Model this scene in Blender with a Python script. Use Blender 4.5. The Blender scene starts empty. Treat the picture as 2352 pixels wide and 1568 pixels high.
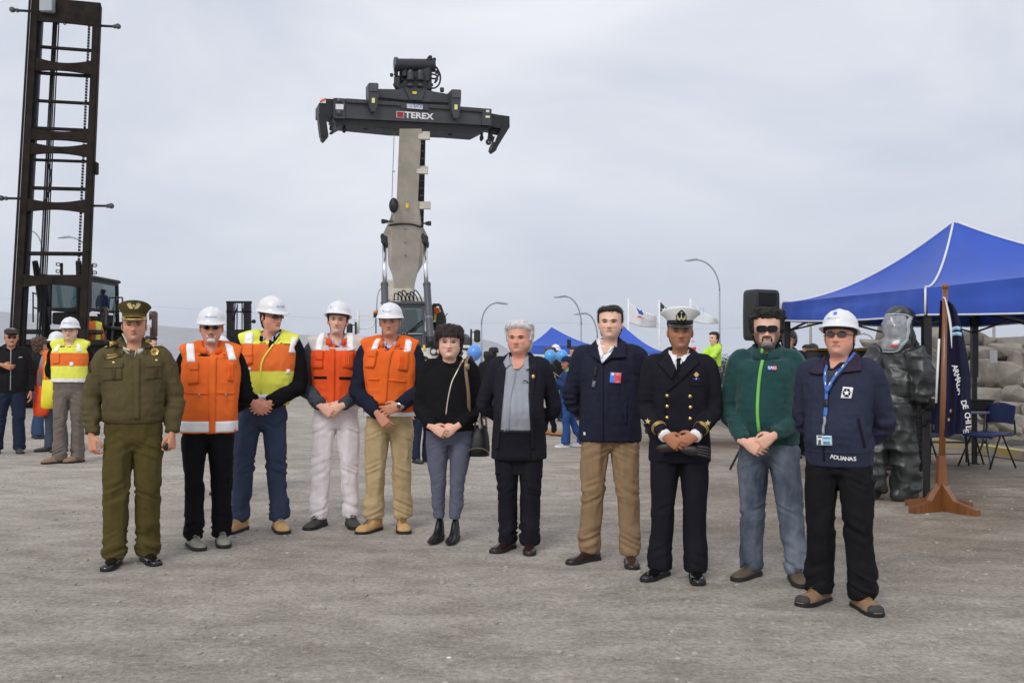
import bpy, bmesh, math, random
import numpy as np
from mathutils import Vector, Matrix
from mathutils.bvhtree import BVHTree

random.seed(7)
RNG = np.random.default_rng(7)
R = math.radians
SC = bpy.context.scene
COL = SC.collection

# ------------------------------------------------------------ camera, sky, sun, exposure
FPX = 2400.0                      # focal length in pixels of a 2352 px wide picture
CX, CY, CAMH = 1176.0, 784.0, 1.42
PITCH, ROLL = R(0.82), R(0.30)
_F = np.array([0, math.cos(PITCH), math.sin(PITCH)])
_R0 = np.array([1.0, 0, 0]); _U0 = np.array([0, -math.sin(PITCH), math.cos(PITCH)])
_R = _R0 * math.cos(ROLL) + _U0 * math.sin(ROLL)
_U = _U0 * math.cos(ROLL) - _R0 * math.sin(ROLL)
CAM = np.array([0, 0, CAMH])
cam_d = bpy.data.cameras.new('camera'); cam = bpy.data.objects.new('camera', cam_d); COL.objects.link(cam)
cam_d.sensor_width = 36; cam_d.lens = 36 * FPX / 2352; cam_d.clip_end = 30000; cam_d.clip_start = 0.05
cam.matrix_world = Matrix([[_R[0], _U[0], -_F[0], 0], [_R[1], _U[1], -_F[1], 0], [_R[2], _U[2], -_F[2], CAMH], [0, 0, 0, 1]])
cam_d.dof.use_dof = False
SC.camera = cam

def P(px, py, d):
    """world point seen at photo pixel (px,py), d metres in front of the camera"""
    v = _F + _R * ((px - CX) / FPX) + _U * ((CY - py) / FPX)
    return CAM + v * (d / v[1])
def G(px, py, z=0.0):
    v = _F + _R * ((px - CX) / FPX) + _U * ((CY - py) / FPX)
    return CAM + v * ((z - CAMH) / v[2])

SUN_EL, SUN_AZ = R(40), R(-158)    # soft sun behind the clouds, high at the photographer's back left
world = bpy.data.worlds.new('World'); SC.world = world; world.use_nodes = True
nt = world.node_tree; nt.nodes.clear()
def nd(t, **k):
    n = nt.nodes.new(t)
    for a, b in k.items(): setattr(n, a, b)
    return n
out = nd('ShaderNodeOutputWorld'); mixs = nd('ShaderNodeMixShader'); bg1 = nd('ShaderNodeBackground'); bg2 = nd('ShaderNodeBackground')
sky = nd('ShaderNodeTexSky', sky_type='NISHITA'); sky.sun_disc = False; sky.sun_elevation = SUN_EL; sky.sun_rotation = R(202)
bg1.inputs[1].default_value = 0.10; nt.links.new(sky.outputs[0], bg1.inputs[0])
tc = nd('ShaderNodeTexCoord'); sep = nd('ShaderNodeSeparateXYZ'); nt.links.new(tc.outputs['Generated'], sep.inputs[0])
mp = nd('ShaderNodeMapping'); mp.inputs['Scale'].default_value = (1.0, 1.0, 2.3); mp.inputs['Rotation'].default_value = (0, R(14), R(20)); nt.links.new(tc.outputs['Generated'], mp.inputs[0])
n1 = nd('ShaderNodeTexNoise'); n1.inputs['Scale'].default_value = 2.3; n1.inputs['Detail'].default_value = 7; n1.inputs['Roughness'].default_value = 0.52; n1.inputs['Distortion'].default_value = 0.5
nt.links.new(mp.outputs[0], n1.inputs[0])
cr = nd('ShaderNodeValToRGB')
cr.color_ramp.elements[0].position = 0.34; cr.color_ramp.elements[0].color = (0.565, 0.598, 0.685, 1)
cr.color_ramp.elements[1].position = 0.68; cr.color_ramp.elements[1].color = (0.825, 0.832, 0.872, 1)
nt.links.new(n1.outputs[0], cr.inputs[0])
# the deck is a little thinner and brighter higher up
grd = nd('ShaderNodeMapRange'); grd.inputs[1].default_value = 0.0; grd.inputs[2].default_value = 0.45; grd.inputs[3].default_value = 1.06; grd.inputs[4].default_value = 1.08
nt.links.new(sep.outputs[2], grd.inputs[0])
vm = nd('ShaderNodeVectorMath', operation='SCALE'); nt.links.new(cr.outputs[0], vm.inputs[0]); nt.links.new(grd.outputs[0], vm.inputs['Scale'])
nt.links.new(vm.outputs[0], bg2.inputs[0]); bg2.inputs[1].default_value = 1.08
mixs.inputs[0].default_value = 0.93
nt.links.new(bg1.outputs[0], mixs.inputs[1]); nt.links.new(bg2.outputs[0], mixs.inputs[2]); nt.links.new(mixs.outputs[0], out.inputs[0])

sun_d = bpy.data.lights.new('sun', 'SUN'); sun_d.energy = 1.5; sun_d.angle = R(24); sun_d.color = (1.0, 0.965, 0.92)
sun = bpy.data.objects.new('sun', sun_d); COL.objects.link(sun)
_sd = Vector((math.cos(SUN_EL) * math.sin(SUN_AZ), math.cos(SUN_EL) * math.cos(SUN_AZ), math.sin(SUN_EL)))
sun.rotation_euler = (-_sd).to_track_quat('-Z', 'Y').to_euler(); sun.location = (-10, -20, 30)

SC.view_settings.view_transform = 'Standard'; SC.view_settings.look = 'None'; SC.view_settings.exposure = 0.0; SC.view_settings.gamma = 1.0
SC.view_settings.use_curve_mapping = False
SC.cycles.max_bounces = 6; SC.cycles.diffuse_bounces = 3; SC.cycles.glossy_bounces = 3; SC.cycles.transmission_bounces = 4; SC.cycles.transparent_max_bounces = 8; SC.cycles.volume_bounces = 2
SC.cycles.use_denoising = True

# ------------------------------------------------------------ materials
def lin(c): c = c / 255.0; return c / 12.92 if c <= 0.04045 else ((c + 0.055) / 1.055) ** 2.4
def A(r, g, b, k=0.62): return tuple(min(lin(x) / k, 0.85) for x in (r, g, b))
MATS = {}
def mat(name, col, rough=0.75, metal=0.0, var=0.10, scale=6.0, bump=0.0, bscale=80.0, spec=0.5, coat=0.0, sheen=0.0, alpha=1.0, col2=None, stretch=(1, 1, 1), detail=4.0, trans=0.0):
    if name in MATS: return MATS[name]
    m = bpy.data.materials.new(name); m.use_nodes = True; t = m.node_tree; b = t.nodes['Principled BSDF']
    b.inputs['Roughness'].default_value = rough; b.inputs['Metallic'].default_value = metal
    b.inputs['Specular IOR Level'].default_value = spec; b.inputs['Coat Weight'].default_value = coat; b.inputs['Sheen Weight'].default_value = sheen
    b.inputs['Alpha'].default_value = alpha; b.inputs['Transmission Weight'].default_value = trans
    tcn = t.nodes.new('ShaderNodeTexCoord'); mpn = t.nodes.new('ShaderNodeMapping'); mpn.inputs['Scale'].default_value = stretch
    t.links.new(tcn.outputs['Object'], mpn.inputs[0])
    if var > 0 or col2 is not None:
        n = t.nodes.new('ShaderNodeTexNoise'); n.inputs['Scale'].default_value = scale; n.inputs['Detail'].default_value = detail; n.inputs['Roughness'].default_value = 0.6
        t.links.new(mpn.outputs[0], n.inputs[0])
        r = t.nodes.new('ShaderNodeValToRGB'); r.color_ramp.elements[0].position = 0.32; r.color_ramp.elements[1].position = 0.68
        c2 = col2 if col2 is not None else tuple(min(1, c * (1 + var)) for c in col)
        c1 = col if col2 is not None else tuple(c * (1 - var) for c in col)
        r.color_ramp.elements[0].color = (*c1, 1); r.color_ramp.elements[1].color = (*c2, 1)
        t.links.new(n.outputs[0], r.inputs[0]); t.links.new(r.outputs[0], b.inputs['Base Color'])
    else:
        b.inputs['Base Color'].default_value = (*col, 1)
    if bump > 0:
        n2 = t.nodes.new('ShaderNodeTexNoise'); n2.inputs['Scale'].default_value = bscale; n2.inputs['Detail'].default_value = 3
        t.links.new(mpn.outputs[0], n2.inputs[0])
        bm_ = t.nodes.new('ShaderNodeBump'); bm_.inputs['Strength'].default_value = bump; bm_.inputs['Distance'].default_value = 0.01
        t.links.new(n2.outputs[0], bm_.inputs['Height']); t.links.new(bm_.outputs[0], b.inputs['Normal'])
    MATS[name] = m
    if name.startswith('skin_'):
        at = t.nodes.new('ShaderNodeAttribute'); at.attribute_name = 'tint'; mx = t.nodes.new('ShaderNodeMix'); mx.data_type = 'RGBA'; mx.blend_type = 'MULTIPLY'; mx.inputs[0].default_value = 1.0
        t.links.new(r.outputs[0], mx.inputs[6]); t.links.new(at.outputs['Color'], mx.inputs[7]); t.links.new(mx.outputs[2], b.inputs['Base Color'])
    return m

# ------------------------------------------------------------ numpy mesh tools
def _h(ix, iy, iz):
    n = (ix.astype(np.int64) * 374761393 + iy.astype(np.int64) * 668265263 + iz.astype(np.int64) * 1274126177) & 0xffffffff
    n = ((n ^ (n >> 13)) * 1274126177) & 0xffffffff
    n = (n ^ (n >> 16)) & 0xffffffff
    return n / 4294967295.0
def vn(p):
    p = np.asarray(p, float); i = np.floor(p); f = p - i; f = f * f * f * (f * (f * 6 - 15) + 10); i = i.astype(np.int64)
    r = 0
    for dx in (0, 1):
        for dy in (0, 1):
            for dz in (0, 1):
                w = (f[:, 0] if dx else 1 - f[:, 0]) * (f[:, 1] if dy else 1 - f[:, 1]) * (f[:, 2] if dz else 1 - f[:, 2])
                r = r + w * _h(i[:, 0] + dx, i[:, 1] + dy, i[:, 2] + dz)
    return r
def ridge(p): return 1 - np.abs(2 * vn(p) - 1)
def fbm(p, o=4):
    s = 0; a = 0.5; q = np.asarray(p, float).copy()
    for _ in range(o): s = s + a * (vn(q) - 0.5); q = q * 2.03 + 17.1; a *= 0.5
    return s
def sm(x, a, b):
    t = np.clip((np.asarray(x, float) - a) / (b - a), 0, 1); return t * t * (3 - 2 * t)
def gs(x, s): return np.exp(-(x / s) ** 2)
def unit(v): v = np.asarray(v, float); return v / (np.linalg.norm(v) + 1e-12)

def spline(pts, n):
    pts = np.asarray(pts, float)
    if len(pts) == 2: t = np.linspace(0, 1, n)[:, None]; return pts[0] * (1 - t) + pts[1] * t
    q = np.vstack([2 * pts[0] - pts[1], pts, 2 * pts[-1] - pts[-2]]); m = len(pts) - 1; res = []
    for u in np.linspace(0, m, n):
        k = min(int(u), m - 1); t = u - k; a, b, c, d = q[k], q[k + 1], q[k + 2], q[k + 3]
        res.append(0.5 * (2 * b + (c - a) * t + (2 * a - 5 * b + 4 * c - d) * t * t + (3 * b - a - 3 * c + d) * t ** 3))
    return np.array(res)

def loft(rings, cap=True, closed=True):
    rings = [np.asarray(r, float) for r in rings]; n = len(rings[0]); V = np.vstack(rings); Fc = []
    m = n if closed else n - 1
    for i in range(len(rings) - 1):
        a = i * n; b = a + n
        for j in range(m): k = (j + 1) % n; Fc.append((a + j, a + k, b + k, b + j))
    if cap:
        c0 = len(V); V = np.vstack([V, rings[0].mean(0), rings[-1].mean(0)]); e = (len(rings) - 1) * n
        for j in range(n):
            k = (j + 1) % n; Fc.append((c0, k, j)); Fc.append((c0 + 1, e + j, e + k))
    return V, Fc

def tube(path, rad, n=14, seg=None, cap=True, ref=None):
    path = np.asarray(path, float); rad = np.asarray(rad, float)
    if rad.ndim == 0: rad = np.full(len(path), float(rad))
    if rad.ndim == 1: rad = np.stack([rad, rad], 1)
    if seg: path, rad = spline(path, seg), np.abs(spline(rad, seg))
    T = np.gradient(path, axis=0); T = T / (np.linalg.norm(T, axis=1)[:, None] + 1e-12)
    r0 = np.array(ref if ref is not None else ((1, 0, 0) if abs(T[0][0]) < 0.9 else (0, 1, 0)), float)
    e1 = unit(r0 - T[0] * (r0 @ T[0])); th = np.linspace(0, 2 * np.pi, n, endpoint=False); rings = []
    for p, t, r in zip(path, T, rad):
        e1 = unit(e1 - t * (e1 @ t)); e2 = np.cross(t, e1)
        rings.append(p + np.outer(np.cos(th) * r[0], e1) + np.outer(np.sin(th) * r[1], e2))
    return loft(rings, cap)

def ell(c, r, n=16, m=10, M=None):
    rings = []
    for i in range(m + 1):
        a = -np.pi / 2 + np.pi * (i + 0.02) / (m + 0.04); th = np.linspace(0, 2 * np.pi, n, endpoint=False)
        rings.append(np.stack([np.cos(th) * np.cos(a) * r[0], np.sin(th) * np.cos(a) * r[1], np.full(n, np.sin(a) * r[2])], 1))
    V, Fc = loft(rings)
    if M is not None: V = V @ np.asarray(M).T
    return V + np.asarray(c, float), Fc

def rotz(a): c, s = math.cos(a), math.sin(a); return np.array([[c, -s, 0], [s, c, 0], [0, 0, 1.0]])
def rotx(a): c, s = math.cos(a), math.sin(a); return np.array([[1.0, 0, 0], [0, c, -s], [0, s, c]])
def roty(a): c, s = math.cos(a), math.sin(a); return np.array([[c, 0, s], [0, 1.0, 0], [-s, 0, c]])

class MB:
    def __init__(s): s.V = []; s.F = []; s.n = 0
    def add(s, V, Fc):
        V = np.asarray(V, float); s.V.append(V); s.F += [tuple(i + s.n for i in f) for f in Fc]; s.n += len(V); return s
    def get(s): return np.vstack(s.V), s.F
    def box(s, c, size, M=None):
        h = np.asarray(size, float) / 2
        V = np.array([[x, y, z] for x in (-1, 1) for y in (-1, 1) for z in (-1, 1)], float) * h
        if M is not None: V = V @ np.asarray(M).T
        return s.add(V + np.asarray(c, float), [(0, 1, 3, 2), (4, 6, 7, 5), (0, 4, 5, 1), (2, 3, 7, 6), (0, 2, 6, 4), (1, 5, 7, 3)])
    def bbox(s, c, size, b=0.02, M=None):          # box with chamfered edges
        hx, hy, hz = np.asarray(size, float) / 2; b = min(b, hx * .9, hy * .9, hz * .9); rings = []
        for z, k in ((-hz, b), (-hz + b, 0), (hz - b, 0), (hz, b)):
            x, y = hx - k, hy - k; e = b * .7
            rings.append(np.array([[x - e, -y, z], [x, -y + e, z], [x, y - e, z], [x - e, y, z], [-x + e, y, z], [-x, y - e, z], [-x, -y + e, z], [-x + e, -y, z]]))
        V, Fc = loft(rings)
        if M is not None: V = V @ np.asarray(M).T
        return s.add(V + np.asarray(c, float), Fc)
    def beam(s, p0, p1, w, h, up=(0, 1, 0), w1=None, h1=None):   # w across, h along up
        p0, p1 = np.asarray(p0, float), np.asarray(p1, float); t = unit(p1 - p0); u = unit(np.asarray(up, float) - t * (np.asarray(up, float) @ t)); a = np.cross(t, u)
        w1 = w if w1 is None else w1; h1 = h if h1 is None else h1
        rings = [p + np.array([a * x * ww / 2 + u * y * hh / 2 for x, y in ((-1, -1), (1, -1), (1, 1), (-1, 1))]) for p, ww, hh in ((p0, w, h), (p1, w1, h1))]
        V, Fc = loft(rings, cap=False); return s.add(V, Fc + [(3, 2, 1, 0), (4, 5, 6, 7)])
    def tube(s, path, r, n=8, seg=None): return s.add(*tube(path, r, n, seg))
    def ell(s, c, r, n=14, m=8, M=None): return s.add(*ell(c, r, n, m, M))
    def cyl(s, p0, p1, r, n=16, r1=None): return s.add(*tube([p0, p1], [r, r if r1 is None else r1], n))
    def prism(s, pts, ext):                         # planar outline (3D points) extruded by vector ext
        pts = np.asarray(pts, float); n = len(pts); V = np.vstack([pts, pts + np.asarray(ext, float)])
        return s.add(V, [tuple(range(n - 1, -1, -1)), tuple(range(n, 2 * n))] + [(i, (i + 1) % n, n + (i + 1) % n, n + i) for i in range(n)])

ORG = {}
def org(o):
    while o is not None:
        if o.name in ORG: return ORG[o.name]
        o = o.parent
    return np.zeros(3)
def link(o, parent=None):
    COL.objects.link(o)
    if parent is not None: o.parent = parent
    return o
def obj(name, geo, m, parent=None, smooth=True, angle=None):
    V, Fc = geo.get() if isinstance(geo, MB) else geo
    V = np.asarray(V, float)
    if parent is not None: V = V - org(parent)
    me = bpy.data.meshes.new(name); me.from_pydata(V.tolist(), [], [list(map(int, f)) for f in Fc]); me.update()
    bm = bmesh.new(); bm.from_mesh(me); bmesh.ops.recalc_face_normals(bm, faces=bm.faces); bm.to_mesh(me); bm.free()
    if smooth:
        me.polygons.foreach_set('use_smooth', [True] * len(me.polygons))
        if angle: me.set_sharp_from_angle(angle=R(angle))
    me.materials.append(m)
    return link(bpy.data.objects.new(name, me), parent)
def tag(o, label=None, cat=None, group=None, kind=None):
    if label: o['label'] = label
    if cat: o['category'] = cat
    if group: o['group'] = group
    if kind: o['kind'] = kind
    return o
def thing(name, label, cat, loc=(0, 0, 0), rz=0.0, group=None, world_geo=True):
    o = bpy.data.objects.new(name, None); o.empty_display_size = 0.1; COL.objects.link(o); o.location = [float(x) for x in loc]; o.rotation_euler = (0, 0, rz)
    ORG[o.name] = np.array(loc, float) if world_geo else np.zeros(3)
    return tag(o, label, cat, group)
def solo(name, geo, m, label, cat, group=None, smooth=True, angle=None, origin=None):
    V, Fc = geo.get() if isinstance(geo, MB) else geo
    V = np.asarray(V, float); b = np.array(origin, float) if origin is not None else np.array([V[:, 0].mean(), V[:, 1].mean(), V[:, 2].min()])
    o = obj(name, (V - b, Fc), m, None, smooth, angle); o.location = b.tolist(); ORG[o.name] = b
    return tag(o, label, cat, group)

def evaluated(V, Fc, mods):
    me = bpy.data.meshes.new('tmp'); me.from_pydata(np.asarray(V).tolist(), [], [list(map(int, f)) for f in Fc]); me.update()
    o = bpy.data.objects.new('tmp', me); COL.objects.link(o)
    bm = bmesh.new(); bm.from_mesh(me); bmesh.ops.recalc_face_normals(bm, faces=bm.faces); bm.to_mesh(me); bm.free()
    for t, kw in mods:
        md = o.modifiers.new('m', t)
        for k, v in kw.items(): setattr(md, k, v)
    dg = bpy.context.evaluated_depsgraph_get(); ev = o.evaluated_get(dg); m2 = ev.to_mesh()
    n = len(m2.vertices); co = np.empty(n * 3); m2.vertices.foreach_get('co', co); no = np.empty(n * 3); m2.vertices.foreach_get('normal', no)
    F2 = [tuple(p.vertices) for p in m2.polygons]
    ev.to_mesh_clear(); bpy.data.objects.remove(o); bpy.data.meshes.remove(me)
    return co.reshape(-1, 3), no.reshape(-1, 3), F2
def fuse(parts, voxel, smooth=4, fac=0.5):
    b = MB()
    for V, Fc in parts: b.add(V, Fc)
    V, Fc = b.get()
    return evaluated(V, Fc, [('REMESH', dict(mode='VOXEL', voxel_size=voxel, use_smooth_shade=True)), ('SMOOTH', dict(factor=fac, iterations=smooth))])

_TXT = {}
def text_geo(s, size=1.0, bold=0.0, res=3):
    """flat lettering as (V2d, faces), centred at the origin in x, baseline 0"""
    key = (s, bold)
    if key not in _TXT:
        cu = bpy.data.curves.new('t', 'FONT'); cu.body = s; cu.resolution_u = res; cu.offset = bold; cu.align_x = 'CENTER'; cu.size = 1.0
        o = bpy.data.objects.new('t', cu); COL.objects.link(o); dg = bpy.context.evaluated_depsgraph_get()
        me = o.evaluated_get(dg).to_mesh(); V = np.array([v.co[:2] for v in me.vertices]); Fc = [tuple(p.vertices) for p in me.polygons]
        o.evaluated_get(dg).to_mesh_clear(); bpy.data.objects.remove(o); bpy.data.curves.remove(cu); _TXT[key] = (V, Fc)
    V, Fc = _TXT[key]; return V * size, Fc
def text_on(s, size, origin, ux, uz, name, m, parent, bold=0.0, width=None, lift=0.004):
    V, Fc = text_geo(s, size, bold); ux, uz = unit(ux), unit(uz); n = np.cross(ux, uz)
    if width: V = V * [width / (V[:, 0].max() - V[:, 0].min()), 1]
    W = np.asarray(origin, float) + np.outer(V[:, 0], ux) + np.outer(V[:, 1], uz) + n * lift
    o = obj(name, (W, Fc), m, parent, smooth=False); return o
# ------------------------------------------------------------ setting: ground, sea, hills, air
def node_mat(name):
    m = bpy.data.materials.new(name); m.use_nodes = True; t = m.node_tree; return m, t, t.nodes['Principled BSDF']
def ground_mat():
    m, t, b = node_mat('dusty_gravel'); N = t.nodes.new; L = t.links.new
    tcn = N('ShaderNodeTexCoord')
    def noise(scale, det, st=(1, 1, 1), rough=0.6, rot=0.0):
        mp_ = N('ShaderNodeMapping'); mp_.inputs['Scale'].default_value = st; mp_.inputs['Rotation'].default_value = (0, 0, rot); L(tcn.outputs['Object'], mp_.inputs[0])
        n = N('ShaderNodeTexNoise'); n.inputs['Scale'].default_value = scale; n.inputs['Detail'].default_value = det; n.inputs['Roughness'].default_value = rough; L(mp_.outputs[0], n.inputs[0]); return n
    def ramp(src, p0, c0, p1, c1):
        r = N('ShaderNodeValToRGB'); r.color_ramp.elements[0].position = p0; r.color_ramp.elements[0].color = (*c0, 1); r.color_ramp.elements[1].position = p1; r.color_ramp.elements[1].color = (*c1, 1); L(src, r.inputs[0]); return r
    def mix(kind, f, a, c):
        x = N('ShaderNodeMix'); x.data_type = 'RGBA'; x.blend_type = kind
        if isinstance(f, float): x.inputs[0].default_value = f
        else: L(f, x.inputs[0])
        L(a, x.inputs[6]); L(c, x.inputs[7]); return x.outputs[2]
    big = ramp(noise(0.22, 5).outputs[0], 0.32, (0.410, 0.378, 0.338), 0.66, (0.530, 0.496, 0.452))
    trk = ramp(noise(0.7, 7, (0.55, 1.3, 1), 0.7, 0.12).outputs[0], 0.36, (0.88, 0.865, 0.85), 0.64, (1.05, 1.04, 1.03))
    mid = ramp(noise(3.0, 8, (0.7, 1.1, 1), 0.72).outputs[0], 0.34, (0.70, 0.68, 0.66), 0.66, (1.16, 1.15, 1.13))
    fin = ramp(noise(30.0, 8, rough=0.8).outputs[0], 0.36, (0.55, 0.54, 0.53), 0.64, (1.30, 1.29, 1.27))
    c = mix('MULTIPLY', 1.0, big.outputs[0], trk.outputs[0]); c = mix('MULTIPLY', 1.0, c, mid.outputs[0]); c = mix('MULTIPLY', 0.85, c, fin.outputs[0])
    # right side of the yard: damp, churned brown earth with canopy shade painted in
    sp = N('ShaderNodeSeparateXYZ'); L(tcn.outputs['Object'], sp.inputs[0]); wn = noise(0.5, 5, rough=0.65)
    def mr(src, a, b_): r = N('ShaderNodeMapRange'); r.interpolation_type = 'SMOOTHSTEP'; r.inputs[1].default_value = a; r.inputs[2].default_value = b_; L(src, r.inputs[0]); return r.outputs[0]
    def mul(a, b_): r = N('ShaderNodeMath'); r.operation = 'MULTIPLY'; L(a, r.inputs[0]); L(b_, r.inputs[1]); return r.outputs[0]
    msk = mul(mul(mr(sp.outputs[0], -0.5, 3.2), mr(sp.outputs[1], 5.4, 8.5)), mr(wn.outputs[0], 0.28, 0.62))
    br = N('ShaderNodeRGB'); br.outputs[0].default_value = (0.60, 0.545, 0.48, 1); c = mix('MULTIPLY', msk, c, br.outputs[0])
    vo = N('ShaderNodeTexVoronoi'); vo.inputs['Scale'].default_value = 26; L(tcn.outputs['Object'], vo.inputs['Vector'])
    pk = ramp(vo.outputs['Distance'], 0.05, (1, 1, 1), 0.13, (0, 0, 0))
    sel = N('ShaderNodeSeparateColor'); L(vo.outputs['Color'], sel.inputs[0]); gt = N('ShaderNodeMath'); gt.operation = 'GREATER_THAN'; gt.inputs[1].default_value = 0.90; L(sel.outputs[0], gt.inputs[0])
    mu = N('ShaderNodeMath'); mu.operation = 'MULTIPLY'; L(pk.outputs[0], mu.inputs[0]); L(gt.outputs[0], mu.inputs[1])
    lt = N('ShaderNodeRGB'); lt.outputs[0].default_value = (0.66, 0.63, 0.58, 1); c = mix('MIX', mu.outputs[0], c, lt.outputs[0])
    gt2 = N('ShaderNodeMath'); gt2.operation = 'LESS_THAN'; gt2.inputs[1].default_value = 0.07; L(sel.outputs[1], gt2.inputs[0])
    mu2 = N('ShaderNodeMath'); mu2.operation = 'MULTIPLY'; L(pk.outputs[0], mu2.inputs[0]); L(gt2.outputs[0], mu2.inputs[1])
    dk = N('ShaderNodeRGB'); dk.outputs[0].default_value = (0.16, 0.15, 0.135, 1); c = mix('MIX', mu2.outputs[0], c, dk.outputs[0])
    L(c, b.inputs['Base Color']); b.inputs['Roughness'].default_value = 0.93; b.inputs['Specular IOR Level'].default_value = 0.2
    b1 = N('ShaderNodeBump'); b1.inputs['Strength'].default_value = 0.8; b1.inputs['Distance'].default_value = 0.035; L(noise(6.0, 9, (0.8, 1.1, 1), 0.7).outputs[0], b1.inputs['Height'])
    b2 = N('ShaderNodeBump'); b2.inputs['Strength'].default_value = 0.8; b2.inputs['Distance'].default_value = 0.012; L(noise(60.0, 5, rough=0.8).outputs[0], b2.inputs['Height']); L(b1.outputs[0], b2.inputs['Normal'])
    L(b2.outputs[0], b.inputs['Normal']); return m
def ground_h(x, y):
    p = np.stack([x * 0.9, y * 1.3, np.zeros_like(x)], 1); q = np.stack([x * 5, y * 7, np.zeros_like(x) + 3], 1)
    return (fbm(p, 3) * 0.028 + fbm(q, 3) * 0.020) * sm(60 - y, 0, 30)
def grid_sheet(xs, ys, zf):
    X, Y = np.meshgrid(xs, ys); X, Y = X.ravel(), Y.ravel(); nx = len(xs); V = zf(X, Y)
    Fc = [(j * nx + i, j * nx + i + 1, (j + 1) * nx + i + 1, (j + 1) * nx + i) for j in range(len(ys) - 1) for i in range(nx - 1)]
    return V, Fc
xs = np.concatenate([-np.geomspace(300, 7, 40), np.linspace(-6.9, 6.9, 170), np.geomspace(7, 500, 46)])
us = np.concatenate([[-20, -6, 0, 2], np.linspace(3, 12, 120), np.geomspace(12.2, 52, 46)])
def _gz(X, Y):
    far = 52 + 260 * sm(X, 8, 60); Y2 = np.where(Y > 12, 12 + (Y - 12) * (far - 12) / 40, Y)
    return np.stack([X, Y2, ground_h(X, Y2)], 1)
Vg, Fg = grid_sheet(xs, us, _gz)
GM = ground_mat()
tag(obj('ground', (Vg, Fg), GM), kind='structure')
GBVH = BVHTree.FromPolygons([tuple(v) for v in Vg], Fg)
def gz(x, y):
    h = GBVH.ray_cast(Vector((x, y, 5)), Vector((0, 0, -1)))
    return h[0].z if h[0] is not None else 0.0
# pebbles and clods lying on the near ground
pb = MB(); NB = 3600
for k in range(NB):
    y = 3.2 + 9.5 * RNG.random() ** 1.6; x = (RNG.random() - 0.5) * (y * 1.05 + 0.5); s = 0.0045 + 0.015 * RNG.random() ** 5
    h = float(ground_h(np.array([x]), np.array([y]))[0])
    V, Fc = ell((0, 0, 0), (s * 1.2, s, s * .6), 6, 3, rotz(RNG.random() * 6)); V = V * (1 + 0.25 * (RNG.random((len(V), 1)) - .5)); pb.add(V + np.array([x, y, h + s * .2]), Fc)
tag(obj('pebbles', pb, mat('pebble_stone', (0.36, 0.34, 0.31), 0.9, var=0.35, scale=3), None, smooth=False), kind='stuff')

sea, ts, bs = node_mat('sea_water')
bs.inputs['Base Color'].default_value = (0.10, 0.15, 0.21, 1); bs.inputs['Roughness'].default_value = 0.28
nn = ts.nodes.new('ShaderNodeTexNoise'); nn.inputs['Scale'].default_value = 0.35; nn.inputs['Detail'].default_value = 6; tcs = ts.nodes.new('ShaderNodeTexCoord'); ts.links.new(tcs.outputs['Object'], nn.inputs[0])
bb = ts.nodes.new('ShaderNodeBump'); bb.inputs['Strength'].default_value = 0.6; bb.inputs['Distance'].default_value = 0.6; ts.links.new(nn.outputs[0], bb.inputs['Height']); ts.links.new(bb.outputs[0], bs.inputs['Normal'])
tag(obj('sea', MB().box((0, 7000, -2.6), (24000, 14400, 0.2)), sea, smooth=False), kind='structure')
# quay edge: concrete kerb with yellow paint at the far end of the yard, left half
qk = MB()
for i in range(30): qk.bbox((-52 + i * 2.02 * 1.0, 51.6, 0.09), (1.98, 0.35, 0.22), 0.02)
tag(obj('quay_kerb', qk, mat('kerb_yellow', (0.42, 0.33, 0.06), 0.8, var=0.3, scale=3, col2=(0.36, 0.34, 0.31)), smooth=False), kind='structure')

prof = [(-400, 700), (-200, 706), (0, 715), (100, 722), (210, 736), (365, 747), (460, 755), (560, 763), (700, 768), (900, 774), (1060, 777), (1105, 778), (1140, 785), (1165, 800), (1182, 816), (1200, 822)]
hx = np.interp(np.linspace(-400, 1200, 120), [p[0] for p in prof], [p[0] for p in prof]); hy_ = np.interp(hx, [p[0] for p in prof], [p[1] for p in prof])
rows = []
for k, (dd, kk) in enumerate(((3000, 0.0), (3130, .35), (3300, .62), (3450, .85), (3600, 1.0), (3900, .8), (4400, .0))):
    row = []
    for i, (a, b_) in enumerate(zip(hx, hy_)):
        top = P(a, b_, 3600)[2]; X = P(a, 800, 3600)[0]
        n = float(fbm(np.array([[X / 260, dd / 200, 0.3]]), 4)[0]) * 0.35
        row.append((X, dd, max(-3, (top + 2) * kk * (1 + (n if 0 < k < 4 else n * .12)) - 2.5)))
    rows.append(row)
Vh, Fh = loft(rows, cap=False, closed=False)
tag(obj('hills', (Vh, Fh), mat('dry_hill', (0.30, 0.27, 0.24), 0.95, var=0.25, scale=0.01)), kind='structure')
hz = obj('haze', MB().box((0, 2400, 88), (9000, 5400, 184)), bpy.data.materials.new('air'), smooth=False)
am = hz.data.materials[0]; am.use_nodes = True; am.node_tree.nodes.clear()
ao = am.node_tree.nodes.new('ShaderNodeOutputMaterial'); av = am.node_tree.nodes.new('ShaderNodeVolumePrincipled'); av.inputs['Color'].default_value = (0.90, 0.94, 1.0, 1); av.inputs['Density'].default_value = 0.00022; av.inputs['Anisotropy'].default_value = 0.25
am.node_tree.links.new(av.outputs[0], ao.inputs['Volume']); tag(hz, kind='stuff')

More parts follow.
